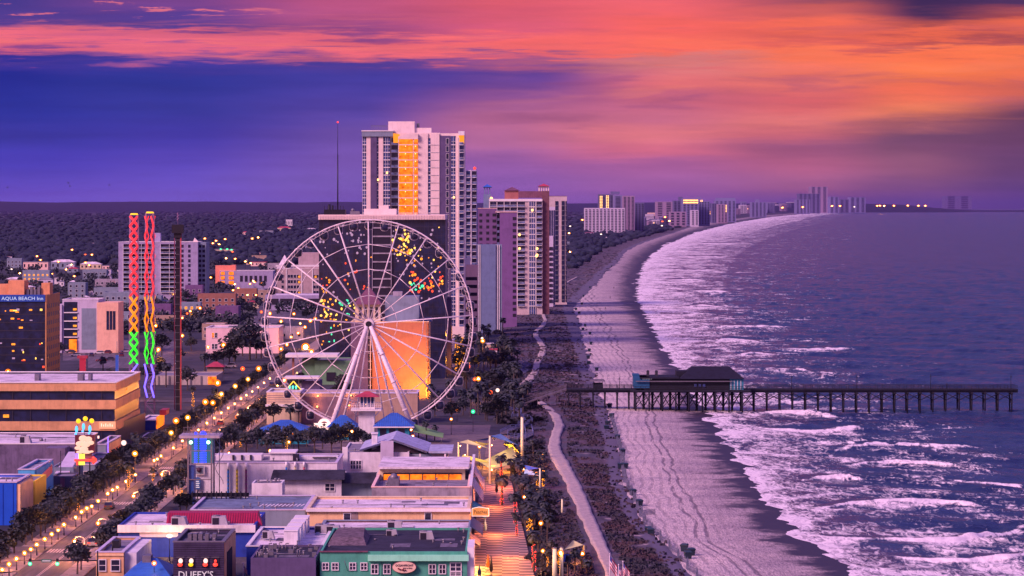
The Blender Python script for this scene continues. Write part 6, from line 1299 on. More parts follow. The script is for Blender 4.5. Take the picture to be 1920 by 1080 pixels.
b.part('side_wing', GREYP, lambda m_: m_.box(b.x1 + .02, X(385, D_), D_ + 5, D_ + 28, 0, b.zt - .2)); repeat(b.t, 'side_window', win_unit(1.7, 1.7, OPEN, None, .1), [(X(p, D_), D_ + 5, b.zt - 1.2 - fl * (k + 1) + .7) for k in range(10) for p in (373.5, 380.5)]); b.part('roof_house', DUSK, lambda m_: m_.box(X(287, D_), X(298, D_), D_ + 8, D_ + 14, b.zt - .5, Z(437, D_))); b.part('roof_fin', PALE, lambda m_: m_.prism([(X(360, D_), b.zt), (X(371, D_), b.zt), (X(363, D_), Z(446, D_))], D_ + 6, D_ + 9))
D_ = 2400.0
b = B('amber_stair_motel', 'pale motel with two amber lit stair columns and a coral roof box', 'motel', 412, 512, 508, D_, 24, DUSK, ROOFW, coping=WHITE2)
for p0, p1 in ((414, 421), (429, 438)):
    for k, y in enumerate((509.5, 518, 527)): b.part('lit_stair', LITO, lambda m_: m_.box(X(p0, D_), X(p1, D_), D_ - .3, D_ - .02, Z(y + 6, D_), Z(y, D_)))
b.part('roof_box', M('coral_box', A(238, 110, 115), .7, .1), lambda m_: (m_.box(X(403, D_), X(434, D_), D_ + 4, D_ + 12, 0, Z(498, D_)), m_.box(X(433, D_) + .01, X(441, D_), D_ + 3, D_ + 11, 0, Z(497, D_)))); b.part('opening', OPEN, lambda m_: [m_.box(X(450 + 9 * k, D_), X(455 + 9 * k, D_), D_ - .2, D_ - .01, Z(528, D_), Z(517, D_)) for k in range(6)])
D_ = 1345.0
b = B('pink_hall', 'long pinkish-white flat-roofed hall with four small windows beside the wheel rim', 'hall', 386, 522, 615, D_, 30, M('pinkish_hall_wall', A(245, 160, 205), .75, .07), ROOFW, par=.4, coping=WHITE2)
for p in (397.5, 403): b.window(p, p + 4, 624, 633, lit=LITO if p < 400 else None, bars=0, hb=1); b.window(p, p + 4, 645, 654, bars=0, hb=1)
b.part('roof_plant', GREYM, lambda m_: [m_.box(X(p, D_), X(p + 18, D_), D_ + 8, D_ + 14, b.zt - .4, b.zt + .5) for p in (425, 462)])
D_ = 1108.0
b = B('rental_shed', 'long grey-roofed tan shed with a bright amber doorway behind the drop tower', 'shed', 286, 406, 704, D_, 26, M('shed_tan', A(180, 135, 165), .8, .16), ROOFG, par=.3)
b.part('lit_doorway', LITO, lambda m_: m_.box(X(390, D_), X(406, D_) - .05, D_ - .25, D_ - .01, .2, b.zt - .4)); b.part('bay_line', GREYM, lambda m_: [m_.box(X(296 + 20 * k, D_), X(299 + 20 * k, D_), D_ - .2, D_ - .012, .1, b.zt - .2) for k in range(5)])
t = thing('red_roof_hut', 'small open hut with a dusky red hip roof beyond the grey-roofed shed', 'hut', (X(402, 1180), 1180, 0)); mb = MB().use(REDR); mb.hip(X(384, 1180), X(421, 1180), 1180, 1188, Z(688, 1180), Z(679, 1180), 3); mb.build('roof', t); mb = MB().use(TANW); mb.box(X(388, 1180), X(417, 1180), 1181, 1187, 0, Z(688, 1180) - .01); mb.build('wall', t)
t = thing('blue_lit_column', 'slim blue lit sign column rising behind the striped office', 'sign', (X(219, 960), 960, 0)); mb = MB().use(E('blue_column', (.04, .10, .55), .55, False)); mb.box(X(216.5, 960), X(222, 960), 960, 961, 0, Z(666, 960)); mb.build('column', t); mb = MB().use(GREYM); mb.tube((X(219, 960), 960.5, Z(666, 960)), (X(219, 960), 960.5, Z(640, 960)), .1); mb.build('spike', t)
t = thing('red_lit_column', 'stout red lit sign column with a flat cap rising behind the striped office', 'sign', (X(155, 950), 950, 0)); mb = MB().use(E('red_column', (.55, .02, .06), .6, False)); mb.box(X(149, 950), X(160, 950), 950, 951.5, 0, Z(672, 950)); mb.build('column', t); mb = MB().use(REDR); mb.box(X(145, 950), X(164, 950), 949.6, 952, Z(672, 950) + .01, Z(667, 950)); mb.build('cap', t)
# ================================================================== seafront hotels beyond the grove
SEAW = M('seafront_stucco', A(196, 142, 180), .75, .12)
D_ = 1620.0
b = B('mauve_slab_hotel', 'mauve slab hotel with columns of dark square openings, nearest of the seafront row', 'hotel', 896, 931, 391, D_, 30, MAUVE, ROOFW, coping=PINKW)
fl = 3.05
for p in (901.5, 914.5, 927): repeat(b.t, 'window', win_unit(1.5 if p < 925 else 1.9, 1.5, OPEN, None, .1), [(X(p, D_), D_, b.zt - 4 - fl * k) for k in range(16)])
b.part('forward_wing', M('plum_wall', A(120, 68, 140), .75, .1), lambda m_: m_.box(X(937, D_), X(969, D_), D_ - 5, D_ + 20, 0, Z(398, D_))); b.part('wing_coping', PINKW, lambda m_: m_.box(X(929, D_), X(969.5, D_), D_ - 5.3, D_ + 20.3, Z(398, D_) + .003, Z(396.5, D_))); b.part('link_block', MAUVED, lambda m_: m_.box(b.x1 + .01, X(937, D_) - .01, D_ - 2, D_ + 15, 0, Z(399, D_)))
repeat(b.t, 'balcony', balc_unit(1.5, fl, MAUVED, RAILG, OPEN, .9, OPEN), [(X(934, D_), D_ - 2, Z(399, D_) - 4 - fl * k) for k in range(17)]); repeat(b.t, 'side_opening', win_unit(.9, 1.6, OPEN, None, .1), [(X(q, D_), D_ - 5, Z(398, D_) - 4 - fl * k) for k in range(17) for q in (963, 966.3)])
D_ = 1560.0
b = B('blue_grey_lodge', 'low blue-grey slab with white pilaster strips at both sides below the mauve hotel', 'hotel', 902, 929, 459, D_, 22, BLUG, ROOFW)
for p0, p1 in ((893, 901.8), (929.2, 941)):
    b.part('side_bay', GREYP, lambda m_: m_.box(X(p0, D_), X(p1, D_), D_ + 1, D_ + 20, 0, b.zt)); b.part('pilaster', WHITE2, lambda m_: [m_.box(X(p0 + k * 3.2, D_), X(p0 + k * 3.2 + 1.3, D_), D_ + .5, D_ + .99, 0, b.zt) for k in range(3)])
D_ = 1800.0
b = B('cupola_resort', 'balconied resort with brick-red roofs, an arched cupola and a blue glass column', 'hotel', 917, 1017, 374, D_, 40, SEAW, ROOFW)
b.part('brick_flank', M('brick_flank', A(118, 60, 88), .8, .14), lambda m_: m_.box(X(1017, D_) + .01, X(1030, D_), D_ + 2, D_ + 38, 0, Z(358, D_))); b.part('brick_block', M('brick_block', A(165, 82, 100), .8, .14), lambda m_: m_.box(X(946, D_), X(972, D_), D_ + 8, D_ + 26, b.zt - 1, Z(357, D_))); b.part('hip_roof', MAROON, lambda m_: m_.hip(X(945, D_), X(975, D_), D_ + 7, D_ + 27, Z(357, D_) + .01, Z(350, D_), 5)); b.part('long_roof', MAROON, lambda m_: m_.box(X(972, D_) + .01, X(1030, D_), D_ + 6, D_ + 36, Z(371, D_) + .1, Z(359, D_) + .2))
b.part('cupola', PALE, lambda m_: [m_.box(X(p, D_), X(p + 2.2, D_), D_ + 8, D_ + 14, Z(359, D_) + .25, Z(349.5, D_)) for p in (1010, 1014.5, 1019, 1023.5, 1027.5)] + [m_.box(X(1010, D_), X(1029.7, D_), D_ + 7.9, D_ + 14.1, Z(351.5, D_), Z(349, D_))]); b.part('cupola_roof', REDR, lambda m_: m_.hip(X(1008, D_), X(1031.5, D_), D_ + 7, D_ + 15, Z(349, D_) + .01, Z(344, D_), 4))
b.part('frame_crown', WHITE2, lambda m_: m_.box(X(917, D_), X(1017, D_), D_ - .6, D_ - .01, Z(377.5, D_), Z(373, D_)))
FLc = 3.1; Ls = [Z(378, D_) - FLc * (k + 1) for k in range(19)]
repeat(b.t, 'balcony', balc_unit(X(944, D_) - X(931, D_), FLc, WHITE2, RAILG, OPEN, 1.3), [(X(p, D_), D_, z) for z in Ls[:4] for p in (924.5, 938, 951.5, 962.5)])
repeat(b.t, 'balcony', balc_unit(X(984.5, D_) - X(970, D_), FLc, WHITE2, RAILG, OPEN, 1.4), [(X(977, D_), D_, z) for z in Ls if z > 2]); repeat(b.t, 'balcony', balc_unit(X(1016, D_) - X(1005, D_), FLc, WHITE2, RAILG, OPEN, 1.4), [(X(1010.5, D_), D_, z) for z in Ls if z > 2])
mb = MB().use(GLASSB); mb.box(X(992, D_), X(1004, D_), D_ - .4, D_ - .01, 1, Z(378, D_)); mb.use(WHITE2)
for z in Ls: mb.box(X(992, D_), X(1004, D_), D_ - .6, D_ - .41, z, z + .4)
for q in (992, 996, 1000, 1003.7): mb.box(X(q, D_) - .1, X(q, D_) + .1, D_ - .62, D_ - .42, 1, Z(378, D_))
mb.build('glazing_strip', b.t)
for p, y in ((974, 440), (974, 466), (1007, 466), (1007, 478), (998, 394), (1006, 480)): b.part('lit_window', LITW, lambda m_: m_.ball((X(p, D_), D_ - 1.6, Z(y, D_)), .75, 7, 5))
b.part('bell_turret', BLUG, lambda m_: (m_.box(X(906, D_), X(920, D_), D_ + 12, D_ + 18, 20, Z(364, D_)), [m_.box(X(p, D_), X(p + 1.6, D_), D_ + 12.5, D_ + 17.5, Z(364, D_), Z(352, D_)) for p in (907.5, 912, 917)], m_.box(X(905, D_), X(922, D_), D_ + 11.5, D_ + 18.5, Z(352, D_) + .01, Z(350.5, D_)))); b.part('turret_roof', BLUER, lambda m_: m_.hip(X(904.5, D_), X(922.5, D_), D_ + 11, D_ + 19, Z(350.5, D_) + .02, Z(345, D_), 2.6)); b.part('turret_lamp', LITW, lambda m_: m_.ball((X(921, D_), D_ + 10, Z(372, D_)), .9, 7, 5))
D_ = 2000.0
b = B('striped_sea_tower', 'pale hotel tower of dark vertical stripes under a thin dark roof, beyond the cupola resort', 'hotel', 1031, 1063, 368, D_, 36, SEAW, ROOFD, coping=MAROON)
for p0, p1 in ((1041, 1046.5), (1053, 1058.5), (1060.5, 1062.5)):
    mb = MB().use(GLASSD); mb.box(X(p0, D_), X(p1, D_), D_ - .4, D_ - .01, 2, b.zt - 3); mb.use(GREYM)
    for k in range(20): mb.box(X(p0, D_), X(p1, D_), D_ - .6, D_ - .41, 3 + 3.1 * k, 3.5 + 3.1 * k)
    mb.build('balcony_stack', b.t)
b = B('stepped_annex', 'stepped pale annex with dark balcony stacks in front of the striped sea tower', 'hotel', 1028.5, 1041, 388, 1960, 24, LAV, ROOFW)
for q in (1031, 1035, 1039): b.part('balcony_stack', GLASSD, lambda m_: m_.box(X(q - 1, 1960), X(q + 1, 1960), 1959.6, 1959.99, 2, b.zt - 2))
b.part('low_step', LAV, lambda m_: m_.box(X(1027, 1960), X(1037, 1960), 1950, 1959.5, 0, Z(442, 1960))); b.part('low_opening', OPEN, lambda m_: [m_.box(X(1028.2 + 2.8 * k, 1960), X(1030.2 + 2.8 * k, 1960), 1949.6, 1949.99, 3 + 3.2 * j, 5 + 3.2 * j) for j in range(11) for k in range(3)])
def far_hotel(label, p0, p1, yt, D_, wall, cols=6, floors=20, lit=None, name='far_hotel', top=None, box=None, dark=GLASSD):
    b = B(name, label, 'hotel', p0, p1, yt, D_, 30 * D_ / 4000, wall, ROOFW, par=.5); s = D_ / 6000
    for k in range(cols):
        q0 = p0 + (p1 - p0) * (k + .22) / cols; q1 = p0 + (p1 - p0) * (k + .72) / cols
        mb = MB().use(dark); mb.box(X(q0, D_), X(q1, D_), D_ - .6, D_ - .02, 4, b.zt - 3)
        mb.use(wall)
        for j in range(floors): z = 4 + (b.zt - 7) * j / floors; mb.box(X(q0, D_), X(q1, D_), D_ - 1.2, D_ - .61, z, z + (b.zt - 7) / floors * .36)
        mb.build('balcony_stack', b.t)
    if lit:
        for (pa, pb, ya, yb, nx, ny) in lit:
            for i in range(nx):
                mb = MB().use(LITW if True else LITO)
                for j in range(ny):
                    pc = pa + (pb - pa) * (i + .5) / nx; yc = ya + (yb - ya) * (j + .5) / ny
                    mb.box(X(pc - .8, D_), X(pc + .8, D_), D_ - 2, D_ - 1.3, Z(yc + (yb - ya) / ny * .3, D_), Z(yc - (yb - ya) / ny * .3, D_))
                o = mb.build('lit_window_stack', b.t)
    if box: b.part('roof_house', wall, lambda m_: m_.box(X(box[0], D_), X(box[1], D_), D_ + 3, D_ + 20, b.zt - 1, Z(box[2], D_)))
    return b
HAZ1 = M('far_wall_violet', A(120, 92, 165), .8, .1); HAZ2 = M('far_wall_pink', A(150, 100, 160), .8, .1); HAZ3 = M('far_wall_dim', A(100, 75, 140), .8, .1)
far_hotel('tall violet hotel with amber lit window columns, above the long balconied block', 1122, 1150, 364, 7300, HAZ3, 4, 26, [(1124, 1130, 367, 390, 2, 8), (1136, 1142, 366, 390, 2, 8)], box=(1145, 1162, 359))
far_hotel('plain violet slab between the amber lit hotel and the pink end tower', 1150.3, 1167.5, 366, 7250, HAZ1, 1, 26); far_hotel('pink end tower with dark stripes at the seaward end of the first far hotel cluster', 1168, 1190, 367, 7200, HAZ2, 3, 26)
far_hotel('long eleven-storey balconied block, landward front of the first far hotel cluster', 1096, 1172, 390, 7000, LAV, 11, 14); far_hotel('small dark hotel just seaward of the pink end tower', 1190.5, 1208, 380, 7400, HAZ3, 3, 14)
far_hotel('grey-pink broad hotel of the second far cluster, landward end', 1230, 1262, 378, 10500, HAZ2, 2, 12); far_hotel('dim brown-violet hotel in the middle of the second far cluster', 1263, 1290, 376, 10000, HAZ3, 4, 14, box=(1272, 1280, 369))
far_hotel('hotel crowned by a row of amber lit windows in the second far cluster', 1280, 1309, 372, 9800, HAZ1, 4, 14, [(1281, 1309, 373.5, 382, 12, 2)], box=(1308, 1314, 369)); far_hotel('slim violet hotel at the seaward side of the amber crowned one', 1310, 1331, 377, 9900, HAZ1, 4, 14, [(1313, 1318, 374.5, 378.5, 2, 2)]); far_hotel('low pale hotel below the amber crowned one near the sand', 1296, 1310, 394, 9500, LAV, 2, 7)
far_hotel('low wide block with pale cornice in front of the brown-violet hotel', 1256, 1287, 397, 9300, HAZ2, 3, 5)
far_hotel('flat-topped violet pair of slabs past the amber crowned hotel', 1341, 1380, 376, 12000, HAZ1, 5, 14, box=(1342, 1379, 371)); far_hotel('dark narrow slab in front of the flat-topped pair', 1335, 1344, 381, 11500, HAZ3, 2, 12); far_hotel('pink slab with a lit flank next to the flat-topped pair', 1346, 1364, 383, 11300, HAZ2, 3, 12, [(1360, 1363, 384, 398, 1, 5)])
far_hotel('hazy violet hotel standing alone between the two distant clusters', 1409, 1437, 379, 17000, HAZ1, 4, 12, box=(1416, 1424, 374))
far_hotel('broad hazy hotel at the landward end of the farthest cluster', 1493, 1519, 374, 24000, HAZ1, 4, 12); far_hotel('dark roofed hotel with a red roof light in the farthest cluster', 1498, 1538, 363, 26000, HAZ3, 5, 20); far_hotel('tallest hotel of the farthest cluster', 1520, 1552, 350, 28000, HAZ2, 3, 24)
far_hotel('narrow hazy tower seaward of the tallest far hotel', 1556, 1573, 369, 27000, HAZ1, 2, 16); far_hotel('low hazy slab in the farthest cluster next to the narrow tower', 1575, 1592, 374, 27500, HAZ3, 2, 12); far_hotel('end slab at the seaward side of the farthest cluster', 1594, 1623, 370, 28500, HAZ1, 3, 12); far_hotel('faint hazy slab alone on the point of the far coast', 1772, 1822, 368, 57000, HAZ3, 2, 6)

rg = random.Random(55)
for k in range(52):
    p = 1205 + 300 * (k + rg.random()) / 52; yb = float(np.interp(p, [1200, 1230, 1260, 1300, 1360, 1420, 1500], [432, 426, 420, 411, 405.5, 401.5, 397.6])) - rg.uniform(1, 4); D_ = Dg(yb); w = rg.uniform(5, 15); hh = rg.uniform(9, 20) * (1.2 if k % 4 == 0 else .9)
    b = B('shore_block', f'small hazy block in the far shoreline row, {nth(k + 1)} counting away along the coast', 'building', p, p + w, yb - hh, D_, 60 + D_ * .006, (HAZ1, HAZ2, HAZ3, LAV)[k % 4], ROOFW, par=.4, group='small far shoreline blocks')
    mb = MB().use(GLASSD); n_ = max(2, int(w / 2.5))
    for q in range(n_): mb.box(b.x0 + (b.x1 - b.x0) * (q + .3) / n_, b.x0 + (b.x1 - b.x0) * (q + .7) / n_, D_ - .8, D_ - .03, 1, b.zt * .9)
    mb.build('balcony_stack', b.t)
    if k % 3 == 0: b.part('lit_window', LITW, lambda m_: m_.box(b.x0 + 1, b.x0 + 1 + (b.x1 - b.x0) * .12, D_ - 2, D_ - 1, b.zt * .5, b.zt * .62))
# ================================================================== pier
DP = 977.0; ZD = 6.25; xL, xR = X(1062, DP), X(1906, DP)
t = thing('fishing_pier', 'long dark timber pier on braced piles reaching out into the sea', 'pier', (xL, DP, 0))
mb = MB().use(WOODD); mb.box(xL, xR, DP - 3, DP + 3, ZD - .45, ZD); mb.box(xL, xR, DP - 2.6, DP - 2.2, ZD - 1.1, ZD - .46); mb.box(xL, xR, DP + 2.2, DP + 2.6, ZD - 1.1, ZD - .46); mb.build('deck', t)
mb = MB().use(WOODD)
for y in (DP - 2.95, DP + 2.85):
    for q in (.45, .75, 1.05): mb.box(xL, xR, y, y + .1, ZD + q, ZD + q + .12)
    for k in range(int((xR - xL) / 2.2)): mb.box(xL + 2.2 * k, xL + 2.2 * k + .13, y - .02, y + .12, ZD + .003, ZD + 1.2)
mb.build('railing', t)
def bent(px, n_=3, brace=True, nxt=None, heavy=False):
    x = X(px, DP); mb = MB().use(WOODD); r = .24 if not heavy else .34
    for k in range(n_):
        y = DP - 2.4 + 4.8 * k / (n_ - 1); lean = (k - (n_ - 1) / 2) * .18
        mb.tube((x + lean, y, -2.2), (x, y, ZD - .47), r, n=7)
    mb.box(x - .3, x + .3, DP - 2.9, DP + 2.9, ZD - 1.6, ZD - 1.12); mb.tube((x, DP - 2.5, .6), (x, DP + 2.5, ZD - 1.7), .09, n=5); mb.tube((x, DP + 2.5, .6), (x, DP - 2.5, ZD - 1.7), .09, n=5)
    if nxt is not None and brace:
        x2 = X(nxt, DP)
        for y in (DP - 2.7,): mb.tube((x + .2, y, 3.0), (x2 - .2, y, ZD - 1.4), .13, n=5); mb.tube((x + .2, y, ZD - 1.4), (x2 - .2, y, 3.0 if not heavy else .8), .13, n=5); heavy and mb.tube((x + .2, y + 4, .6), (x2 - .2, y + 4, ZD - 1.4), .15, n=5)
    mb.build('pile_bent', t)
bl = [1066, 1088, 1112, 1134, 1157, 1179]; bm_ = [1190 + 16.6 * k for k in range(13)]; br = [1413, 1437.5, 1461.5, 1485.5, 1509.5, 1533.5, 1557.5, 1581, 1605, 1629, 1653, 1676.5, 1700, 1724, 1747.5, 1772, 1796.5, 1820.5, 1845, 1869.5, 1895]
for p in bl: bent(p, 2, False)
for i, p in enumerate(bm_): bent(p, 4, True, bm_[i + 1] if i + 1 < len(bm_) else 1413, True)
for i, p in enumerate(br): bent(p, 3 if i % 2 else 2, True, br[i + 1] if i + 1 < len(br) else None)
for p, h in ((1483, 4.2), (1605, 4.4), (1743, 4.6), (1773, 1.8), (1893, 4.4), (1161, 3.6)): mb = MB().use(WOODD); xq = X(p, DP); mb.tube((xq, DP - 2.6, ZD), (xq, DP - 2.6, ZD + h), .1, .07, 6); mb.box(xq - .35, xq + .35, DP - 2.75, DP - 2.45, ZD + h * .82, ZD + h * .82 + .12); mb.build('light_pole', t)
# ramp down to the boardwalk
mb = MB().use(WOODG); xa = X(962, DP)
mb.hexa([(xa, DP - 2.4, .6), (xL - .01, DP - 2.4, ZD - .45), (xL - .01, DP + 2.4, ZD - .45), (xa, DP + 2.4, .6)], [(xa, DP - 2.4, 1.0), (xL - .01, DP - 2.4, ZD), (xL - .01, DP + 2.4, ZD), (xa, DP + 2.4, 1.0)])
for y in (DP - 2.4, DP + 2.3):
    for q in (.5, 1.05): mb.hexa([(xa, y, 1.0 + q), (xL, y, ZD + q), (xL, y + .1, ZD + q), (xa, y + .1, 1.0 + q)], [(xa, y, 1.14 + q), (xL, y, ZD + q + .14), (xL, y + .1, ZD + q + .14), (xa, y + .1, 1.14 + q)])
    for k in range(12): f = k / 11; x = xa + (xL - xa) * f; z = 1 + (ZD - 1) * f; mb.box(x, x + .12, y, y + .11, 0 if k % 2 else z, z + 1.2)
mb.build('ramp', t)
# restaurant on the pier
x0, x1 = X(1187, DP), X(1391, DP)
t = thing('pier_restaurant', 'dark pier restaurant with a big hip roof and teal painted ends', 'restaurant', (x0, DP, ZD))
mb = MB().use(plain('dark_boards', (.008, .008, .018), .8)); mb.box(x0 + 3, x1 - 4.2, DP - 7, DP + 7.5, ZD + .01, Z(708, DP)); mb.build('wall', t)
mb = MB().use(plain('deep_teal', A(25, 65, 125), .7)); mb.box(x0, X(1216, DP), DP - 7.3, DP + 4, ZD + .5, Z(705, DP)); mb.box(X(1186, DP), X(1198, DP), DP - 3, DP + 4, Z(705, DP) + .01, Z(701, DP)); mb.build('teal_wing', t)
mb = MB().use(plain('bright_teal', A(45, 95, 150), .7)); mb.box(x1 - 4.15, x1, DP - 7.2, DP + 6, ZD + .01, Z(708, DP)); mb.use(WHITE2)
for k in range(4): mb.box(x1 - 3.9 + k * 1.0, x1 - 3.75 + k * 1.0, DP - 7.35, DP - 7.21, ZD + .1, Z(711, DP))
mb.build('teal_end', t)
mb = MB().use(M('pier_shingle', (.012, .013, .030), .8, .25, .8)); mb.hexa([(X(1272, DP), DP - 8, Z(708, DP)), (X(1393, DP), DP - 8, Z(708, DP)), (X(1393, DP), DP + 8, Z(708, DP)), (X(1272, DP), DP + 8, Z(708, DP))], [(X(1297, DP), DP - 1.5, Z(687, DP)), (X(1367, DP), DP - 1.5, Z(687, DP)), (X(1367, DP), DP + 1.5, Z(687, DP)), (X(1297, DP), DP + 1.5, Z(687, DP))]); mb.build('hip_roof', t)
mb = MB().use(M('pier_shingle', (.012, .013, .030))); mb.box(X(1198, DP), X(1272, DP) - .01, DP - 7.6, DP + 8, Z(708, DP) + .01, Z(705, DP)); mb.box(X(1268, DP), X(1296, DP), DP - 3, DP + 6, Z(705, DP) + .01, Z(695, DP)); mb.build('flat_roof', t)
mb = MB().use(GREYM); mb.box(X(1190, DP), X(1370, DP), DP - 8.1, DP - 7.7, Z(713, DP), Z(711.5, DP)); mb.build('gutter', t)
mb = MB().use(GLASSB)
for p in (1299, 1307, 1315): mb.box(X(p, DP), X(p + 5, DP), DP - 7.2, DP - 7.02, Z(723, DP), Z(717.5, DP))
mb.build('window', t)
mb = MB().use(WOODD); mb.box(x0 - 1, x1 + 2, DP - 9, DP - 3.05, ZD - .5, ZD - .01)
for k in range(26): xq = x0 - 1 + (x1 - x0 + 3) * k / 25; mb.box(xq, xq + .12, DP - 9, DP - 8.9, ZD, ZD + 1.2)
for q in (.5, 1.1): mb.box(x0 - 1, x1 + 2, DP - 9.02, DP - 8.92, ZD + q, ZD + q + .12)
mb.build('side_deck', t)
for k in range(9): mb = MB().use(WOODD); xq = x0 + .5 + (x1 - x0 - 1) * k / 8; mb.tube((xq, DP - 8.6, -1.5), (xq, DP - 8.6, ZD - .51), .26, n=7); mb.tube((xq, DP - 8.6, 1), (xq + (x1 - x0) / 8, DP - 8.6, ZD - .8), .1, n=5); mb.build('pile', t)
mb = MB().use(plain('roof_units', (.03, .03, .05), .6))
for p in (1212, 1228): mb = MB().use(plain('roof_units', (.03, .03, .05), .6)); mb.box(X(p, DP), X(p + 5, DP), DP - 2, DP, Z(705, DP) + .01, Z(695, DP)); mb.box(X(p + .6, DP), X(p + 4.4, DP), DP - 1.8, DP - .2, Z(695, DP) - .05, Z(694, DP)); mb.build('roof_unit', t)
mb = MB().use(M_SIGNW); [mb.box(X(1203 + 3 * k, DP), X(1205 + 3 * k, DP), DP - 7.5, DP - 7.35, Z(708.5, DP), Z(706.5, DP)) for k in range(6)]; mb.build('sign_lettering', t)
xk0, xk1 = X(1110, DP), X(1132, DP)
t = thing('pier_kiosk', 'small open kiosk with a flat overhanging roof near the landward end of the pier', 'kiosk', (xk0, DP, ZD)); mb = MB().use(WOODD); mb.box(xk0 + .4, xk1 - .3, DP - 1.2, DP + 2.4, ZD + .01, ZD + 1.7); mb.build('wall', t); mb = MB().use(WOODG); mb.hexa([(xk0 - .7, DP - 2, ZD + 2.2), (xk1 + .4, DP - 2, ZD + 2.2), (xk1 + .4, DP + 3, ZD + 2.3), (xk0 - .7, DP + 3, ZD + 2.3)], [(xk0 - .2, DP - 1.4, ZD + 2.65), (xk1, DP - 1.4, ZD + 2.65), (xk1, DP + 2.4, ZD + 2.75), (xk0 - .2, DP + 2.4, ZD + 2.75)]); [mb.box(q, q + .15, DP - 1.3, DP - 1.15, ZD + 1.71, ZD + 2.21) for q in (xk0 + .4, xk1 - .5)]; mb.build('roof', t)
def walkway(label, pts, z0=1.0, w=1.0):
    p0 = G(*pts[0]); t = thing('beach_walkway', label, 'walkway', tuple(p0)); W3 = [G(*p, z0) for p in pts]
    mb = MB().use(WOODG)
    for a, c in zip(W3, W3[1:]):
        d = (c - a).normalized(); s = Vector((-d.y, d.x, 0)) * w; u = Vector((0, 0, .2))
        mb.hexa([a - s - u, c - s - u, c + s - u, a + s - u], [a - s, c - s, c + s, a + s])
    mb.build('deck', t); mb = MB().use(plain('walkway_rail', A(95, 80, 150), .7))
    for sg in (-1, 1):
        for a, c in zip(W3, W3[1:]):
            d = (c - a).normalized(); s = Vector((-d.y, d.x, 0)) * w * sg
            for q in (.45, .9): mb.tube(a + s + Vector((0, 0, q)), c + s + Vector((0, 0, q)), .06, n=5)
            n_ = max(1, int((c - a).length / 2.4))
            for k in range(n_ + 1): p = a.lerp(c, k / n_) + s; mb.tube((p.x, p.y, 0), (p.x, p.y, p.z + .95), .06, n=5)
    mb.build('railing', t)
walkway('zigzag beach walkway of pale rails climbing out of the grove beyond the pier', [(937, 712), (962, 706), (985, 697), (972, 690), (990, 686), (975, 679)])
walkway('curling walkway of pale rails by the pier ramp', [(955, 765), (972, 772), (966, 782), (985, 783), (992, 790), (978, 797)]); walkway('looped walkway of pale rails beside the amber gateway pillar', [(945, 812), (962, 803), (990, 801), (993, 815), (978, 822), (958, 818)])

# ================================================================== beach things
def bin_proto():
    t = thing('trash_bin', '', 'bin'); mb = MB().use(plain('bin_plastic', (.012, .03, .05), .5)); mb.hexa([(-.42, -.42, 0), (.42, -.42, 0), (.42, .42, 0), (-.42, .42, 0)], [(-.55, -.5, 1.05), (.55, -.5, 1.05), (.55, .5, 1.05), (-.55, .5, 1.05)]); mb.box(-.6, .6, -.55, -.5, .92, 1.04); mb.build('body', t)
    mb = MB().use(plain('bin_lid', (.02, .045, .065), .45)); mb.hexa([(-.6, -.58, 1.055), (.6, -.58, 1.055), (.6, .55, 1.055), (-.6, .55, 1.055)], [(-.5, -.45, 1.2), (.5, -.45, 1.2), (.5, .55, 1.27), (-.5, .55, 1.27)]); mb.build('lid', t)
    mb = MB().use(DARKM); [mb.tube((s - .05, .48, .14), (s + .05, .48, .14), .14, n=8) for s in (-.4, .4)]; mb.build('wheel', t); return t
BINP = bin_proto(); PROTO.append(BINP)
bins = [(1296, 1041), (1290, 1047), (1283, 1033), (1215, 1000), (1199, 948), (1187, 928), (1220, 1003), (1172, 878), (1163, 878), (1167, 851), (1158, 824), (1137, 806), (1139, 797), (1147, 783), (1143, 764), (1119, 695), (1104, 683), (1103, 672), (1105, 659), (1108, 646), (1106, 627), (1097, 612), (1093, 619), (1086, 588), (1080, 581), (1091, 571), (1094, 556), (1106, 540), (1147, 500)]
for k, (p, y) in enumerate(sorted(bins, key=lambda q: -q[1])):
    g = G(p, y, .05); near = 'near side of the pier' if y > 740 else 'far side of the pier'
    put(BINP, g.x, g.y, -.05 if True else 0, random.uniform(-.5, .5), 1.12, f'dark beach bin at the dune edge, {nth(k + 1)} up the sand, {near}', 'dark bins along the dune edge')
# slat fence along the dune foot
M_SLAT = M('slat_grey', A(105, 85, 135), .9, .25, 2.0)
ys_f = [1130, 1040, 985, 930, 880, 830, 785]
for k, (ya, yb) in enumerate(zip(ys_f, ys_f[1:])):
    n_ = int(abs(Dg(ya) - Dg(yb)) / .55); pts = []
    for i in range(n_ + 1):
        D_ = Dg(ya + (yb - ya) * i / n_); pts.append((float(cx(DUNE, D_)) + .4 + math.sin(D_ * .4) * .5, D_))
    t = thing('slat_fence', f'weathered slat sand fence along the dune foot, {nth(k + 1)} stretch from the near end', 'fence', (pts[0][0], pts[0][1], 0), 'slat fences at the dune foot')
    mb = MB().use(M_SLAT)
    for i, (x, y) in enumerate(pts): h_ = 1.05 + .18 * math.sin(i * 1.7); mb.box(x - .04, x + .04, y - .07, y + .07, -.1, h_)
    mb.build('slat', t, kind='stuff'); mb = MB().use(DARKM)
    for q in (.35, .8): mb.path([(x + .06, y, q) for x, y in pts[::4]], .025, 4)
    mb.build('wire', t)
mb = MB()
t = thing('short_slat_fence', 'short stub of slat fence sticking out onto the sand', 'fence', tuple(G(1215, 966))); mb.use(M_SLAT); g0_ = G(1207, 966); g1_ = G(1228, 964)
for i in range(12): p = g0_.lerp(g1_, i / 11); mb.box(p.x - .06, p.x + .06, p.y - .06, p.y + .06, -.1, 1.1)
mb.build('slat', t)
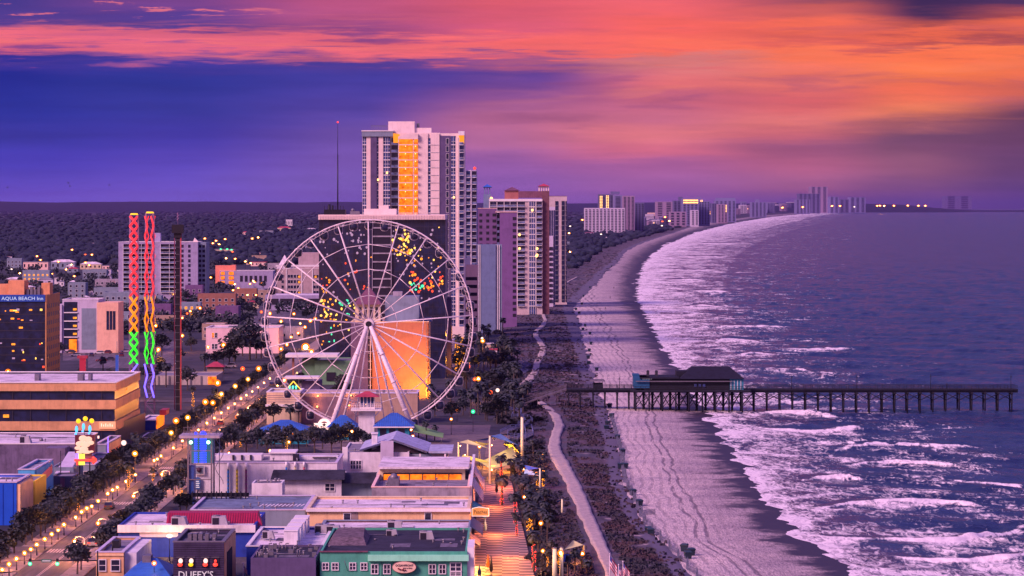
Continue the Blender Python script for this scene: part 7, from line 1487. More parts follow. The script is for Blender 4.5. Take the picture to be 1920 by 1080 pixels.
# walkers on the far sand: one continuous body each
def person(name, label, px, py, seedp, cloth):
    g = G(px, py); r_ = random.Random(seedp); st = r_.uniform(.18, .3)
    V = [((0, 0, .95), .15), ((0, 0, 1.2), .15), ((0, 0, 1.42), .17), ((0, 0, 1.53), .06), ((0, -.02, 1.66), .105), ((.10, st * .3, .9), .10), ((.11, st * .6, .5), .075), ((.12, st, .06), .05), ((.12, st - .16, .04), .04), ((-.10, -st * .3, .9), .10), ((-.11, -st * .5, .5), .075), ((-.12, -st, .06), .05), ((-.12, -st - .16, .04), .04), ((.21, 0, 1.4), .07), ((.27, -.06, 1.12), .05), ((.26, -.16, .87), .04), ((-.21, 0, 1.4), .07), ((-.27, .06, 1.12), .05), ((-.26, -.02, .87), .04)]
    Ed = [(0, 1), (1, 2), (2, 3), (3, 4), (0, 5), (5, 6), (6, 7), (7, 8), (0, 9), (9, 10), (10, 11), (11, 12), (2, 13), (13, 14), (14, 15), (2, 16), (16, 17), (17, 18)]
    me = bpy.data.meshes.new(name); me.from_pydata([v for v, _ in V], Ed, []); o = bpy.data.objects.new(name, me); COL.objects.link(o)
    sk = o.modifiers.new('skin', 'SKIN'); o.modifiers.new('sub', 'SUBSURF').levels = 1
    for i, (_, r) in enumerate(V): me.skin_vertices[0].data[i].radius = (r, r); me.skin_vertices[0].data[i].use_root = (i == 0)
    me2 = bpy.data.meshes.new_from_object(o.evaluated_get(bpy.context.evaluated_depsgraph_get())); o.modifiers.clear(); o.data = me2; me2.materials.clear(); me2.materials.append(cloth); [setattr(p_, 'use_smooth', True) for p_ in me2.polygons]
    o.location = (g.x, g.y, -.15); o.rotation_euler = (0, 0, r_.uniform(0, 6)); tag(o, label, 'person'); return o
PD = plain('dark_clothes', (.03, .03, .05), .8)
person('person', 'person in dark clothes walking alone on the middle of the far sand', 1135, 580, 1, PD); person('person', 'person in dark clothes walking on the far sand below the lone walker', 1125, 602, 2, PD); person('person', 'person in dark clothes walking on the far sand near the wet edge', 1151, 541, 3, PD); person('person', 'person in dark clothes strolling farther up the far beach near the wet edge', 1144, 560, 4, PD)

# ================================================================== boardwalk and sail plaza
POST = M('sail_post', A(245, 205, 190), .6, .1)
def post(px, yt, yb, label, r=.22):
    D_ = Dg(yb); x = X(px, D_); t = thing('sail_post', label, 'post', (x, D_, 0), 'shade sail posts'); mb = MB().use(POST); mb.tube((x, D_, -.1), (x, D_, Z(yt, D_)), r, r * .8, 10); mb.build('pole', t); mb = MB().use(GREYM); mb.box(x - r * 1.5, x + r * 1.5, D_ - r * 1.5, D_ + r * 1.5, .0, .42); mb.tube((x, D_, Z(yt, D_)), (x, D_, Z(yt, D_) + .12), r * .95, n=10); mb.build('base', t); return (x, D_, Z(yt, D_))
pA = post(859.5, 829, 870, 'sail post at the landward front of the sail plaza'); pB = post(877, 825, 862, 'sail post just seaward of the landward front post'); pC = post(918.5, 817, 911, 'tallest slim sail post rising from the middle of the boardwalk', .26); pD = post(979, 782, 868, 'thick amber lit gateway pillar with a kinked top', .42); pE = post(1012.5, 878, 924, 'sail post carrying the small blue sails seaward of the palms'); pF = post(899, 838, 866, 'short sail post holding the big amber globe'); pG = post(1040, 1028, 1092, 'thick pale sail post at the near end of the boardwalk', .42); pH = post(1095, 1022, 1055, 'sail post seaward of the near thick post'); pI = post(1054, 936, 968, 'lone sail post with a scrap of blue sail above the palms'); pJ = post(1053, 1027, 1094, 'second thick pale post at the near end of the boardwalk, with the lamp', .34); pK = post(1022, 918, 934, 'short post with an amber lit bench frame among the palms')
def sail(label, pts, mat, sag=.5):
    P = [Vector(p) for p in pts]; c = sum(P, Vector((0, 0, 0))) / len(P); t = thing('shade_sail', label, 'shade sail', tuple(c)); n_ = 6; mb = MB().use(mat)
    if len(P) == 3: P.append(P[2])
    def S_(u, v): q = (P[0] * (1 - u) + P[1] * u) * (1 - v) + (P[3] * (1 - u) + P[2] * u) * v; return q.lerp(c, .10 * (1 - abs(2 * u - 1) ** 2 * abs(2 * v - 1) ** 2) * 0.6) - Vector((0, 0, sag * 4 * u * (1 - u) * v * (1 - v) * 4 * .5))
    for i in range(n_):
        for j in range(n_):
            q = [S_(i / n_, j / n_), S_((i + 1) / n_, j / n_), S_((i + 1) / n_, (j + 1) / n_), S_(i / n_, (j + 1) / n_)]
            mb.poly(q, True); mb.poly([p - Vector((0, 0, .05)) for p in reversed(q)], True)
    mb.build('membrane', t); mb = MB().use(GREYM)
    for a, e in zip(P, P[1:] + P[:1]):
        if (a - e).length > .1: mb.tube(a.lerp(c, .04), e.lerp(c, .04), .03, n=4)
    mb.build('edge_cable', t)
SP = M('sail_peach', A(250, 185, 150), .8, .08); SY = M('sail_amber', A(255, 200, 100), .8, .08); SB = M('sail_blue', A(45, 75, 200), .8, .1); SW = M('sail_pale_blue', A(140, 150, 215), .8, .08)
sail('pale peach shade sail stretched between the landward posts', [pA, (pC[0] - .2, pC[1] + 8, pC[2] - 3.4), (pB[0], pB[1] + 2, pB[2])], SP); sail('second pale peach sail just above the amber globe', [pB, (pC[0], pC[1] + 6, pC[2] - 2.2), pF], SP)
sail('long flat amber shade sail lowest at the landward side', [(pA[0], pA[1], pA[2] - 4.0), (pC[0], pC[1] + 20, 3.4), (pC[0] - 1, pC[1] + 30, 3.2), (pA[0] + 1, pA[1] + 9, 1.6)], SY, .2); sail('small blue shade sail behind the amber globe', [(X(893, 790), 790, 4.2), (X(917, 790), 790, 4.8), (X(916, 800), 800, 3.6)], SB)
sail('pale blue and white shade sail peaked behind the tallest slim post', [pC, (X(938, 770), 770, 7.2), (X(975, 765), 765, 4.6)], SW); sail('amber lit shade sail strung to the gateway pillar', [(X(944, 766), 766, 5.0), (X(976, 757), 757, 3.4), (X(960, 760), 760, 5.4)], SY); sail('deep blue sail next to the tallest slim post', [pC, (X(940, 780), 780, 6.0), (X(925, 760), 760, 6.4)], SB)
sail('largest pale amber shade sail with its peak over the boardwalk', [(X(899, 742), 742, 2.6), (X(962, 752), 752, 5.6), (X(975, 738), 738, 2.8), (X(918, 708), 708, 3.6)], M('sail_cream', A(255, 205, 140), .8, .08)); sail('small blue sail hung on the post seaward of the palms', [pE, (X(981, 705), 705, 5.0), (X(990, 700), 700, 4.2)], SB); sail('pale blue sail below the small blue one', [(pE[0], pE[1], pE[2] - 1.6), (X(982, 700), 700, 3.2), (X(984, 705), 705, 4.6)], SW)
sail('peach sail at the near end between the thick posts', [(pJ[0] + .3, pJ[1], pJ[2] - .4), pH, (X(1075, 565), 565, 3.0)], SP); sail('deep blue sail at the near end under the peach one', [(pJ[0] + .3, pJ[1], pJ[2] - 1.0), (pH[0], pH[1], pH[2] - 1.4), (pJ[0] + .3, pJ[1] + 2, pJ[2] - 2.6)], SB); sail('scrap of dark blue sail on the lone post', [pI, (X(1042, 640), 640, 3.0), (X(1045, 645), 645, 2.4)], SB)
for k, (p, y, s) in enumerate(((899, 837, 1.15), (922, 835, .6), (977, 836, .7), (915, 876, .7), (922, 881, .7), (981, 880, .9), (1011, 891, .7), (983, 932, .9), (1014, 981, 1.0), (1018, 1033, .85), (1051, 1037, 1.2), (1092, 1038, .9), (863, 836, .5), (872, 853, .5), (660, 809, 1), (551, 814, 1), (542, 829, .9), (506, 845, .9), (429, 849, .75), (771, 806, .9), (774, 818, 1), (846, 786, 1), (857, 769, .8), (811, 1052, .95), (556, 1056, .95), (289, 1056, .95), (877, 975, .45))):
    h_ = 4.2 * s; D_ = (H - h_) * F / (y - HY)
    where = 'on the sail plaza' if y < 900 and p > 850 else 'beside the near boardwalk' if p > 850 else 'among the trees below the wheel' if y < 900 else 'in front of the near shops'
    put(LAMPS['o5'], X(p, D_), D_, 0, 0, s, f'amber globe lamp {where}, {nth(k + 1)} of the amber globes', 'amber globe lamps')
def awning(label, x, y0, y1, zt, zb, out, mats, name='awning'):
    t = thing(name, label, 'awning', (x, y0, zb)); mb = MB(); n_ = max(2, int((y1 - y0) / 1.6)) if len(mats) > 1 else 1
    for k in range(n_):
        a, c = y0 + (y1 - y0) * k / n_, y0 + (y1 - y0) * (k + 1) / n_; mb.use(mats[k % len(mats)])
        mb.hexa([(x, a, zt - .1), (x + out, a, zb), (x + out, c, zb), (x, c, zt - .1)], [(x, a, zt), (x + out, a, zb + .08), (x + out, c, zb + .08), (x, c, zt)])
        mb.box(x + out - .04, x + out + .02, a, c, zb - .45, zb + .002)
    mb.build('canvas', t); mb = MB().use(GREYM); [mb.tube((x, y, zb - .3), (x + out, y, zb), .05, n=5) for y in (y0 + .1, y1 - .1)]; mb.build('arm', t)
GRN = plain('awning_green', A(40, 70, 110), .7); awning('striped green and white awning, the farther of two on the concrete hall', -7.7, 650, 668, 8.0, 4.6, 2.0, [WHITE2, GRN]); awning('striped green and white awning, the nearer of two on the concrete hall', -7.7, 626, 646, 7.4, 4.2, 2.0, [WHITE2, GRN]); awning('teal slatted awning beside the hanging script sign', -7.6, 604, 624, 4.6, 3.0, 2.6, [plain('teal_a', A(60, 120, 150), .6), plain('teal_b', A(40, 85, 120), .6)]); awning('dark blue awning below the hanging script sign', -7.5, 572, 590, 4.8, 3.2, 2.2, [plain('navy_canvas', A(40, 60, 115), .7)]); awning('peach striped awning at the corner above the mint bar', -7.4, 559, 569, 3.9, 2.6, 1.8, [PEACH, SIDEP])
D_ = 600.0; xs_ = X(901, D_)
t = thing('script_sign', 'hanging amber sign with dark script lettering over the boardwalk', 'sign', (xs_, D_, Z(968, D_))); mb = MB().use(E('script_sign_glow', (1, .34, .10), .75)); mb.box(xs_ - 1.55, xs_ + 1.5, D_, D_ + .25, Z(966.5, D_), Z(952.5, D_)); mb.build('panel', t); mb = MB().use(LITPK); z0, z1 = Z(967.5, D_), Z(951.5, D_); mb.path([(xs_ - 1.6, D_ - .05, z0), (xs_ + 1.55, D_ - .05, z0), (xs_ + 1.55, D_ - .05, z1 - .2), (xs_ - .3, D_ - .05, z1 + .1), (xs_ - 1.6, D_ - .05, z1 - .2), (xs_ - 1.6, D_ - .05, z0)], .06, 5); mb.build('neon_border', t); text('Peaches', xs_, D_ - .1, Z(963, D_), .72, plain('sign_ink', (.06, .02, .05)), t, w=2.5, depth=.02)
mb = MB().use(GREYM); mb.tube((xs_ - 1.6, D_ + .1, z1 - .2), (-8.3, D_ + .1, z1), .06); mb.build('bracket', t)
def umbrella(label, px, yb, h, col):
    D_ = Dg(yb, .35); x = X(px, D_); t = thing('closed_umbrella', label, 'umbrella', (x, D_, .35)); mb = MB().use(col)
    mb.tube((x, D_, .9), (x, D_, 1.4), .20, .34, 8, False); mb.tube((x, D_, 1.4), (x, D_, h), .34, .05, 8); mb.build('canopy', t); mb = MB().use(GREYM); mb.tube((x, D_, .35), (x, D_, h + .2), .04, n=6); mb.tube((x, D_, .35), (x, D_, .45), .3, n=10); mb.build('pole', t)
UB = plain('navy_canvas', A(40, 60, 115), .7); umbrella('closed dark blue umbrella at the foot of the mint bar', 899, 1086, 2.6, UB); umbrella('taller closed dark umbrella on the boardwalk', 921, 1078, 3.6, plain('black_canvas', (.02, .02, .035), .8)); umbrella('closed rusty umbrella beside the taller dark one', 915, 1070, 3.2, M('rust_canvas', A(150, 70, 60), .8, .15)); umbrella('closed pale blue umbrella below the script sign', 910, 1000, 3.0, plain('pale_blue_canvas', A(110, 120, 190), .7)); umbrella('dark closed umbrella halfway up the boardwalk, the near one of two', 931, 928, 3.6, plain('black_canvas', (.02, .02, .035), .8)); umbrella('dark closed umbrella halfway up the boardwalk, the far one of two', 931, 908, 3.6, plain('black_canvas', (.02, .02, .035), .8))
t = thing('cafe_booth', 'small lit cafe booth frame in front of the striped awnings', 'booth', (X(903, 690), 690, .35)); mb = MB().use(GREYM); x0, x1 = X(897, 690), X(909, 690); [mb.box(x, x + .1, y, y + .1, .35, 3.2) for x in (x0, x1) for y in (690, 693)]; mb.box(x0, x1 + .1, 690, 693.1, 3.203, 3.35); mb.build('frame', t); mb = MB().use(E('booth_goods', (1, .2, .05), .5, False)); [mb.box(x0 + .25 + .4 * k, x0 + .5 + .4 * k, 692.5, 692.9, .7, 2.4) for k in range(3)]; mb.build('goods', t)
for x, y, z, e, c in ((-6.9, 545, 2.4, 8000, (1, .36, .06)), (-6.2, 536, 2.6, 6000, (1, .34, .05)), (-2.4, 700, 3, 4200, (1, .16, .05)), (-3, 600, 3.5, 4000, (1, .24, .06)), (0, 560, 4, 5000, (1, .26, .06)), (2.5, 530, 4, 4200, (1, .27, .06)), (-3.5, 655, 3.5, 3600, (1, .22, .06)), (-3.5, 760, 4, 2600, (1, .30, .08)), (X(868, 765), 763, 3.6, 900, AMB), (X(905, 760), 758, 3.4, 1100, AMB), (X(925, 725), 723, 3.2, 1100, AMB), (X(950, 745), 742, 2.2, 1000, AMB), (X(1072, 552), 549, 2.2, 700, AMB), (X(979, 753) + .9, 751.5, 2.5, 900, AMB), (X(979, 753) - .9, 752, 6, 700, AMB)): pt(x, y, z, e, c, .4)
# flags
def flag(label, px, yt, yb, w=1.5, h=1.0, stripes=True):
    D_ = Dg(yb); x = X(px, D_); zt = Z(yt, D_); t = thing('flag_pole', label, 'flag', (x, D_, 0)); mb = MB().use(STEELW); mb.tube((x, D_, 0), (x, D_, zt), .07, .045, 7); mb.ball((x, D_, zt + .1), .12, 7, 5); mb.build('pole', t)
    mb = MB(); R_, Wc, Bc = plain('flag_red', (.45, .02, .05), .8), plain('flag_white', (.75, .72, .75), .8), plain('flag_blue', (.02, .03, .22), .8); n_ = 7
    f = lambda u, v: (x + .08 + w * u * .7, D_ - .15 * math.sin(u * 6), zt - .15 - h * v - .9 * h * u)
    for i in range(4):
        for j in range(n_):
            u0, u1, v0, v1 = i / 4, (i + 1) / 4, j / n_, (j + 1) / n_; mb.use(Bc if (u1 < .45 and v1 < .55) else (R_ if j % 2 == 0 else Wc)); mb.poly([f(u0, v0), f(u1, v0), f(u1, v1), f(u0, v1)])
    mb.build('cloth', t)
flag('largest striped flag on a tall pole at the near footpath', 1143, 1040, 1110, 1.6, 1.9); flag('striped flag on the second tall pole at the near footpath', 1168, 1054, 1112, 1.4, 1.5); flag('striped flag on the pole between the two tall ones', 1160, 1060, 1116, 1.2, 1.2)
for k, p in enumerate((456, 497, 536)): flag(f'small striped flag in front of the low pipe roof, {nth(k + 1)} from the clapboard bar', p, 1058, 1098, .8, .9)
# air conditioners on the roofs
def ac_proto():
    t = thing('air_conditioner', '', 'air conditioner'); mb = MB().use(M('ac_casing', (.42, .42, .46), .6, .15)); mb.hexa([(-1.2, -1, 0), (1.4, -1, 0), (1.4, 1, 0), (-1.2, 1, 0)], [(-1.2, -1, 1.7), (.9, -1, 1.7), (.9, 1, 1.7), (-1.2, 1, 1.7)]); mb.build('casing', t); mb = MB().use(OPEN); mb.box(-1.1, -.1, -1.06, -1.002, .2, 1.5); mb.build('louvre', t); mb = MB().use(GREYM); mb.tube((-.5, 0, 1.7), (-.5, 0, 1.85), .6, n=12); mb.build('fan', t); return t
ACP = ac_proto(); PROTO.append(ACP)
for p, D_, z, s, lab in ((337, 569, 4.9, 1.1, 'on the blue wall store, landward of two before the red mansard'), (412, 569, 4.9, 1.15, 'on the blue wall store, seaward of two before the red mansard'), (503, 552, 4.6, .8, 'alone on the stepped white shop roof'), (604, 565, 4.05, 1.0, 'on the low white roof, landward of three'), (626, 563, 4.05, 1.05, 'on the low white roof, just beside the landward one'), (740, 570, 4.05, 1.1, 'on the low white roof under the peach wall'), (48, 745, 6.75, 1.0, 'on the purplish store roof'), (387, 632, 3.0, 1.0, 'before the thermometer wall, most landward'), (414, 633, 3.0, .9, 'before the thermometer wall, in the middle'), (442, 632, 3.0, 1.05, 'before the thermometer wall, at the third pole'), (458, 633, 3.0, .9, 'before the thermometer wall, nearest the cube hut'), (735, 546, 5.4, .8, 'on the mint bar roof, landward'), (800, 540, 5.4, 1.0, 'on the mint bar roof, seaward'), (635, 640, 3.0, .5, 'small one behind the cube hut')): put(ACP, X(p, D_), D_, z, random.uniform(-.1, .1), s, 'grey air conditioner ' + lab, 'roof air conditioners')
# traffic signal
D_ = 528.0; xp = X(183, D_); za = Z(1051, D_)
t = thing('traffic_signal', 'dark traffic signal mast with two green lights and a green street name plate', 'traffic light', (xp, D_, 0)); mb = MB().use(DARKM); mb.tube((xp, D_, -.1), (xp, D_, Z(1033, D_)), .16, .12, 9); mb.tube((xp, D_, za), (X(33, D_), D_, za + .05), .10, .06, 8); mb.build('mast', t)
for p in (57, 108):
    mb = MB().use(DARKM); xq = X(p, D_); mb.box(xq - .2, xq + .2, D_ - .3, D_ - .1, za - .75, za + .35); o = mb.build('signal_head', t); mb = MB().use(HALO_G); mb.ball((xq, D_ - .36, za - .5), .34, 10, 7); mb.use(BULB_G); mb.ball((xq, D_ - .36, za - .5), .2, 8, 6); g_ = mb.build('green_light', o)
mb = MB().use(plain('plate_green', (.02, .16, .12), .5)); mb.box(X(78, D_), X(97, D_), D_ - .16, D_ - .1, za - .28, za + .22); mb.use(M_SIGNW); [mb.box(X(80 + 2.2 * k, D_), X(81.4 + 2.2 * k, D_), D_ - .2, D_ - .161, za - .14, za + .08) for k in range(7)]; mb.build('name_plate', t)
t = thing('span_beam', 'second dark signal beam crossing the street at the bottom of the frame', 'beam', (X(0, 519), 519, 0)); mb = MB().use(DARKM); mb.tube((X(-40, 519), 519, Z(1076, 519)), (X(32, 519), 519, Z(1072, 519)), .12, .08, 7); mb.tube((X(-40, 519), 519, 0), (X(-40, 519), 519, Z(1075, 519)), .15, n=8); mb.build('mast', t)
# cars
def car_proto(col, tail=False):
    t = thing('parked_car', '', 'car'); mb = MB().use(plain('car_paint_%d' % int(col[0] * 1000), col, .3, .2)); mb.hexa([(-.86, -2.2, .32), (.86, -2.2, .32), (.86, 2.2, .32), (-.86, 2.2, .32)], [(-.84, -2.15, .88), (.84, -2.15, .88), (.80, 2.1, .80), (-.80, 2.1, .80)]); mb.hexa([(-.72, -1.5, 1.37), (.72, -1.5, 1.37), (.70, .4, 1.40), (-.70, .4, 1.40)], [(-.66, -1.3, 1.46), (.66, -1.3, 1.46), (.64, .3, 1.48), (-.64, .3, 1.48)]); mb.build('body', t)
    mb = MB().use(GLASSD); mb.hexa([(-.80, -1.9, .88), (.80, -1.9, .88), (.78, 1.1, .86), (-.78, 1.1, .86)], [(-.70, -1.45, 1.37), (.70, -1.45, 1.37), (.68, .38, 1.40), (-.68, .38, 1.40)]); mb.build('window', t)
    for x in (-.8, .8):
        for y in (-1.35, 1.35): m2 = MB().use(DARKM); m2.tube((x - .1, y, .33), (x + .1, y, .33), .33, n=12); m2.use(GREYM).tube((x - .11, y, .33), (x + .11, y, .33), .18, n=8); m2.build('wheel', t)
    for x in (-.6, .6): m2 = MB().use(LITR if tail else plain('tail_lens', (.2, .01, .01), .3)); m2.box(x - .2, x + .2, -2.26, -2.16, .6, .82); m2.build('tail_light', t)
    for x in (-.58, .58): m2 = MB().use(plain('head_lens', (.7, .7, .7), .2)); m2.box(x - .2, x + .2, 2.1, 2.24, .55, .74); m2.build('headlight', t)
    return t
CARS = [car_proto((.6, .58, .6)), car_proto((.05, .05, .07)), car_proto((.22, .03, .04)), car_proto((.25, .26, .32), True)]; PROTO += CARS
put(CARS[3], X(177, 583), 583, .022, 0, 1.15, 'car with glowing red tail lights driving away up the boulevard')
t = thing('brake_light_van', '', 'van') if False else None
g = G(432, 690); put(CARS[0], g.x, g.y, 0, 1.4, (1.1, 1.1, 1.45), 'white van parked beyond the red roofed hut')
lot = [(176, 655), (184, 651), (193, 656), (203, 650), (211, 655), (200, 663), (186, 664), (172, 668), (228, 668), (236, 661), (312, 688), (300, 690), (330, 684), (205, 676), (190, 678), (142, 668), (132, 662), (455, 600), (470, 598), (488, 603)]
for k, (p, y) in enumerate(lot): g = G(p, y); put(CARS[k % 3], g.x, g.y, 0.0, random.choice([1.5, 0.1, 1.7]), 1.05, f'parked car in the lots beyond the striped office, {nth(k + 1)} of the row', 'cars parked in the lots')
for k, D_ in enumerate((610, 655, 720, 735, 850, 905, 1010, 1100)): put(CARS[k % 3], RL + 1.2 if k % 2 else RR - 1.3, D_, .022, 0, 1.0, f'car parked at the boulevard kerb, {nth(k + 1)} from the traffic signal', 'cars along the boulevard')
# birds
for k, (p, y) in enumerate(((128, 343), (131, 349), (205, 347), (14, 352))):
    D_ = 700.0; x, z = X(p, D_), Z(y, D_); t = None; mb = MB().use(plain('bird_grey', (.05, .05, .08), .8)); mb.ball((x, D_, z), .10, 6, 4, .8); mb.v = [(x + (a - x) * 2.2, b_, c) for a, b_, c in mb.v]
    for s in (-1, 1): mb.poly([(x - .08, D_ + s * .05, z + .03), (x + .10, D_ + s * .05, z + .03), (x + .02, D_ + s * .35, z + .22)]); mb.poly([(x - .06, D_ + s * .35, z + .22), (x + .04, D_ + s * .35, z + .22), (x - .12, D_ + s * .75, z + .12)])
    mb.build('bird', loc=(x, D_, z), label=('gull gliding highest over the far woods', 'gull gliding just under the highest one', 'gull flying alone above the slingshot towers', 'gull flying at the landward edge of the sky')[k], cat='bird')
# ================================================================== lamps along the boulevard and through the town
kerb = [4, 17, 31, 46, 58, 69, 84, 97, 109, 120, 142, 153, 163, 172, 184, 202, 211, 220, 236, 254, 289, 295, 302, 325, 342, 357, 372, 388, 402, 415, 428, 440, 452, 462, 473, 484, 495, 506]
for k, p in enumerate(kerb):
    x = RL - .5; D_ = x * F / (p - 960); put(LAMPS['kerb'], x, D_, .14, 0, random.uniform(.92, 1.08), f'short globe lamp on the landward kerb, {nth(k + 1)} from the traffic signal', 'short globe lamps on the landward kerb')
    if k % 2 == 0: pt(x - 1.4, D_, 2.6, 800, (1, .32, .06), .3)
for k, p in enumerate((158, 201, 266, 318, 392, 424, 455, 476, 497, 514, 530)):
    x = RR + 1.0; D_ = x * F / (p - 960); put(LAMPS['arm'], x, D_, .14, 0, 1.0, f'curved arm street lamp on the seaward kerb, {nth(k + 1)} from the traffic signal', 'curved arm street lamps'); pt(x - 2.6, D_ - 1.0, 4.6, 4200, (1, .30, .07), .3)
town = [(342, 625, 'o'), (342, 591, 'o'), (351, 585, 'r'), (357, 580, 'o'), (375, 579, 'o'), (326, 559, 'y'), (374, 562, 'o'), (412, 559, 'o'), (418, 562, 'o'), (429, 559, 'o'), (437, 551, 'o'), (447, 547, 'o'), (453, 551, 'o'), (464, 560, 'y'), (469, 539, 'o'), (477, 536, 'o'), (395, 527, 'o'), (389, 497, 'y'), (424, 491, 'y'), (441, 492, 'o'), (460, 497, 'y'), (470, 500, 'y'), (422, 455, 'o'), (411, 465, 'y'), (384, 454, 'o'), (473, 454, 'o'), (484, 452, 'y'), (414, 472, 'g'), (426, 472, 'g'), (434, 473, 'g'), (436, 477, 'r'), (399, 463, 'o'), (405, 458, 'o'),
 (135, 475, 'o'), (134, 503, 'y'), (124, 512, 'y'), (146, 547, 'o'), (67, 521, 'y'), (37, 519, 'y'), (160, 482, 'r'), (212, 535, 'r'), (296, 649, 'y'), (297, 656, 'o'), (247, 701, 'y'), (54, 693, 'y'), (15, 701, 'o'), (292, 611, 'o'), (455, 694, 'r'), (465, 705, 'y'), (441, 719, 'y'), (415, 734, 'y'), (408, 723, 'o'), (385, 752, 'o'), (352, 777, 'y'), (330, 784, 'o'), (399, 748, 'o'), (321, 799, 'y'), (253, 838, 'y'), (232, 833, 'w'), (390, 646, 'y'), (419, 650, 'o'), (546, 627, 'y'), (538, 641, 'o'), (527, 652, 'o'), (559, 619, 'o'), (572, 610, 'o'), (582, 604, 'o'), (584, 662, 'o'), (485, 693, 'o'), (533, 712, 'o'),
 (506, 590, 'o'), (490, 587, 'r'), (551, 587, 'o'), (510, 572, 'y'), (527, 603, 'o'), (563, 600, 'y'), (591, 598, 'o'), (480, 560, 'o'), (492, 537, 'o'), (904, 632, 'w'), (905, 640, 'o'), (933, 731, 'w'), (920, 730, 'r'), (887, 762, 'g'), (878, 690, 'r'), (890, 704, 'r'), (897, 707, 'y'), (1176, 427, 'o'), (1092, 419, 'o'), (1242, 411, 'o'), (1247, 414, 'o'), (1242, 420, 'r'), (1255, 421, 'y'), (1241, 428, 'w'), (1067, 444, 'y'), (1069, 479, 'y'), (1069, 429, 'w'), (1127, 444, 'w'), (1037, 500, 'o'), (1044, 502, 'y'), (1049, 493, 'w'), (997, 502, 'y'), (981, 515, 'w'), (914, 529, 'w'), (914, 539, 'o'), (997, 514, 'o'), (1003, 515, 'y'), (1010, 512, 'o'), (1330, 404, 'y'), (1366, 401, 'o'), (1467, 396, 'o'), (1505, 395, 'o'), (1560, 393, 'o'), (1575, 393, 'o'), (1602, 392.6, 'w'), (1645, 392.6, 'o'), (1650, 392.3, 'o'), (1658, 392.6, 'y'), (1676, 392.4, 'o'), (1702, 392.3, 'o'), (1722, 392.4, 'o'), (1735, 392.5, 'o')]
rgl = random.Random(44)
for _ in range(26): town.append((rgl.uniform(0, 620), 484 + 80 * rgl.random() ** 1.2, rgl.choice('oooyoyrw')))
CN = {'o': 'amber', 'y': 'yellow', 'r': 'red', 'g': 'green', 'w': 'white'}
cnt = {}
# which named building stands nearest, for the labels
BLD = [(o.location.x, o.location.y, o.name.split('.')[0].replace('_', ' ')) for o in bpy.data.objects if o.parent is None and o.get('category') in ('hotel', 'hall', 'shop', 'office', 'store', 'building', 'motel', 'inn', 'shed', 'pavilion', 'bar', 'tower', 'ride tower', 'hut') and not o.name.startswith('far_hotel')]
def near(x, y): return min(BLD, key=lambda q: (q[0] - x) ** 2 + ((q[1] - y) * .35) ** 2)[2]
for p, y, c in town:
    h_ = 8.0 if c in 'oy' else 7.0
    k_ = 1 / 1700.0                       # far lamps are enlarged with distance to stand for their glow
    a = (y - HY) / F
    D_ = (H - h_) / a
    s = 1.0
    if D_ > 1700: h0 = 4.5; D_ = H / (a + h0 * k_ * .55); s = max(1, D_ * k_)
    g = near(X(p, D_), D_); w = 'far woods lights' if D_ > 6000 else g
    key = (CN[c], w, D_ > 6000); cnt[key] = cnt.get(key, 0) + 1; i = cnt[key]
    if D_ < 1900 and c in 'oy' and i % 2: pt(X(p, D_), D_ - 1.5, h_ - 2, 2600, (1, .30, .05), .5)
    lab = f'{CN[c]} lamp glowing on the far shore line, {nth(i)} counting away' if D_ > 6000 else f'{CN[c]} street lamp near the {g}, {nth(i)} such lamp there'
    put(LAMPS[c], X(p, D_), D_, 0, 0, s * random.uniform(.78, 1.1) if s == 1 else (s, s, s * .55), lab, f'{CN[c]} lamps of the town')
t = thing('floodlight_mast', 'mast with one dazzling amber floodlight behind the wheel on the boulevard', 'floodlight', (X(573, 1380), 1380, 0)); mb = MB().use(DARKM); mb.tube((X(573, 1380), 1380, 0), (X(573, 1380), 1380, Z(655, 1380)), .12); mb.build('post', t); mb = MB().use(HALO_O); mb.ball((X(573, 1380), 1380, Z(651, 1380)), 1.9, 14, 9); o = mb.build('globe', t); mb = MB().use(BULB_Y); mb.ball((X(573, 1380), 1380, Z(651, 1380)), .95, 10, 7); mb.build('bulb', o); pt(X(573, 1380), 1377, Z(651, 1380) - 2, 5000, (1, .4, .12), .6)
# amber lit palms and light-strung trees
STRG = {'amber': E('string_amber', (1, .30, .01), 2.6), 'red': E('string_red', (1, .06, .04), 2.0)}
def lit_palm(px, yb, h, label, col='amber', w=.35, crown=True, dens=44):
    D_ = Dg(yb); x = X(px, D_); src = PALM[random.randrange(4)]; s = h / 5.4; t = dup(src, (x, D_, 0), random.uniform(0, 6), s, label, 'palms wrapped in lights')
    t.name = 'lit_palm'; mb = MB().use(STRG[col]); r_ = random.Random(int(px * 7 + yb))
    for k in range(dens): a = r_.uniform(0, 6.28); z = r_.uniform(.1, 5.0); rr_ = w * r_.uniform(.6, 1.15); mb.ball((rr_ * math.cos(a), rr_ * math.sin(a), z), .10, 5, 3)
    o = mb.build('light_string', kind='stuff'); o.parent = t; return t
WL_ = None
for k, (p, y, h, c) in enumerate(((1017, 872, 2.8, 'amber'), (1007, 922, 4.6, 'amber'), (1019, 917, 4.4, 'amber'), (966, 985, 5.2, 'red'), (969, 1008, 3.4, 'red'), (991, 1014, 4.6, 'amber'), (997, 1010, 3.8, 'amber'), (1001, 1072, 5.0, 'red'), (1027, 1073, 2.8, 'amber'), (1046, 1076, 3.4, 'amber'), (940, 905, 5.2, 'red'), (941, 950, 6.0, 'red'))):
    lit_palm(p, y, h, f'palm wrapped in {c} lights beside the boardwalk, {nth(k + 1)} of the wrapped palms', c)
for k, (p, y, h) in enumerate(((860, 695, 8), (867, 694, 7.4), (872, 690, 8), (877, 684, 7.0), (866, 688, 9))): lit_palm(p, y, h, f'palm glowing amber at the foot of the tall tower, {nth(k + 1)} of the clump', 'amber', .9, True, 70)
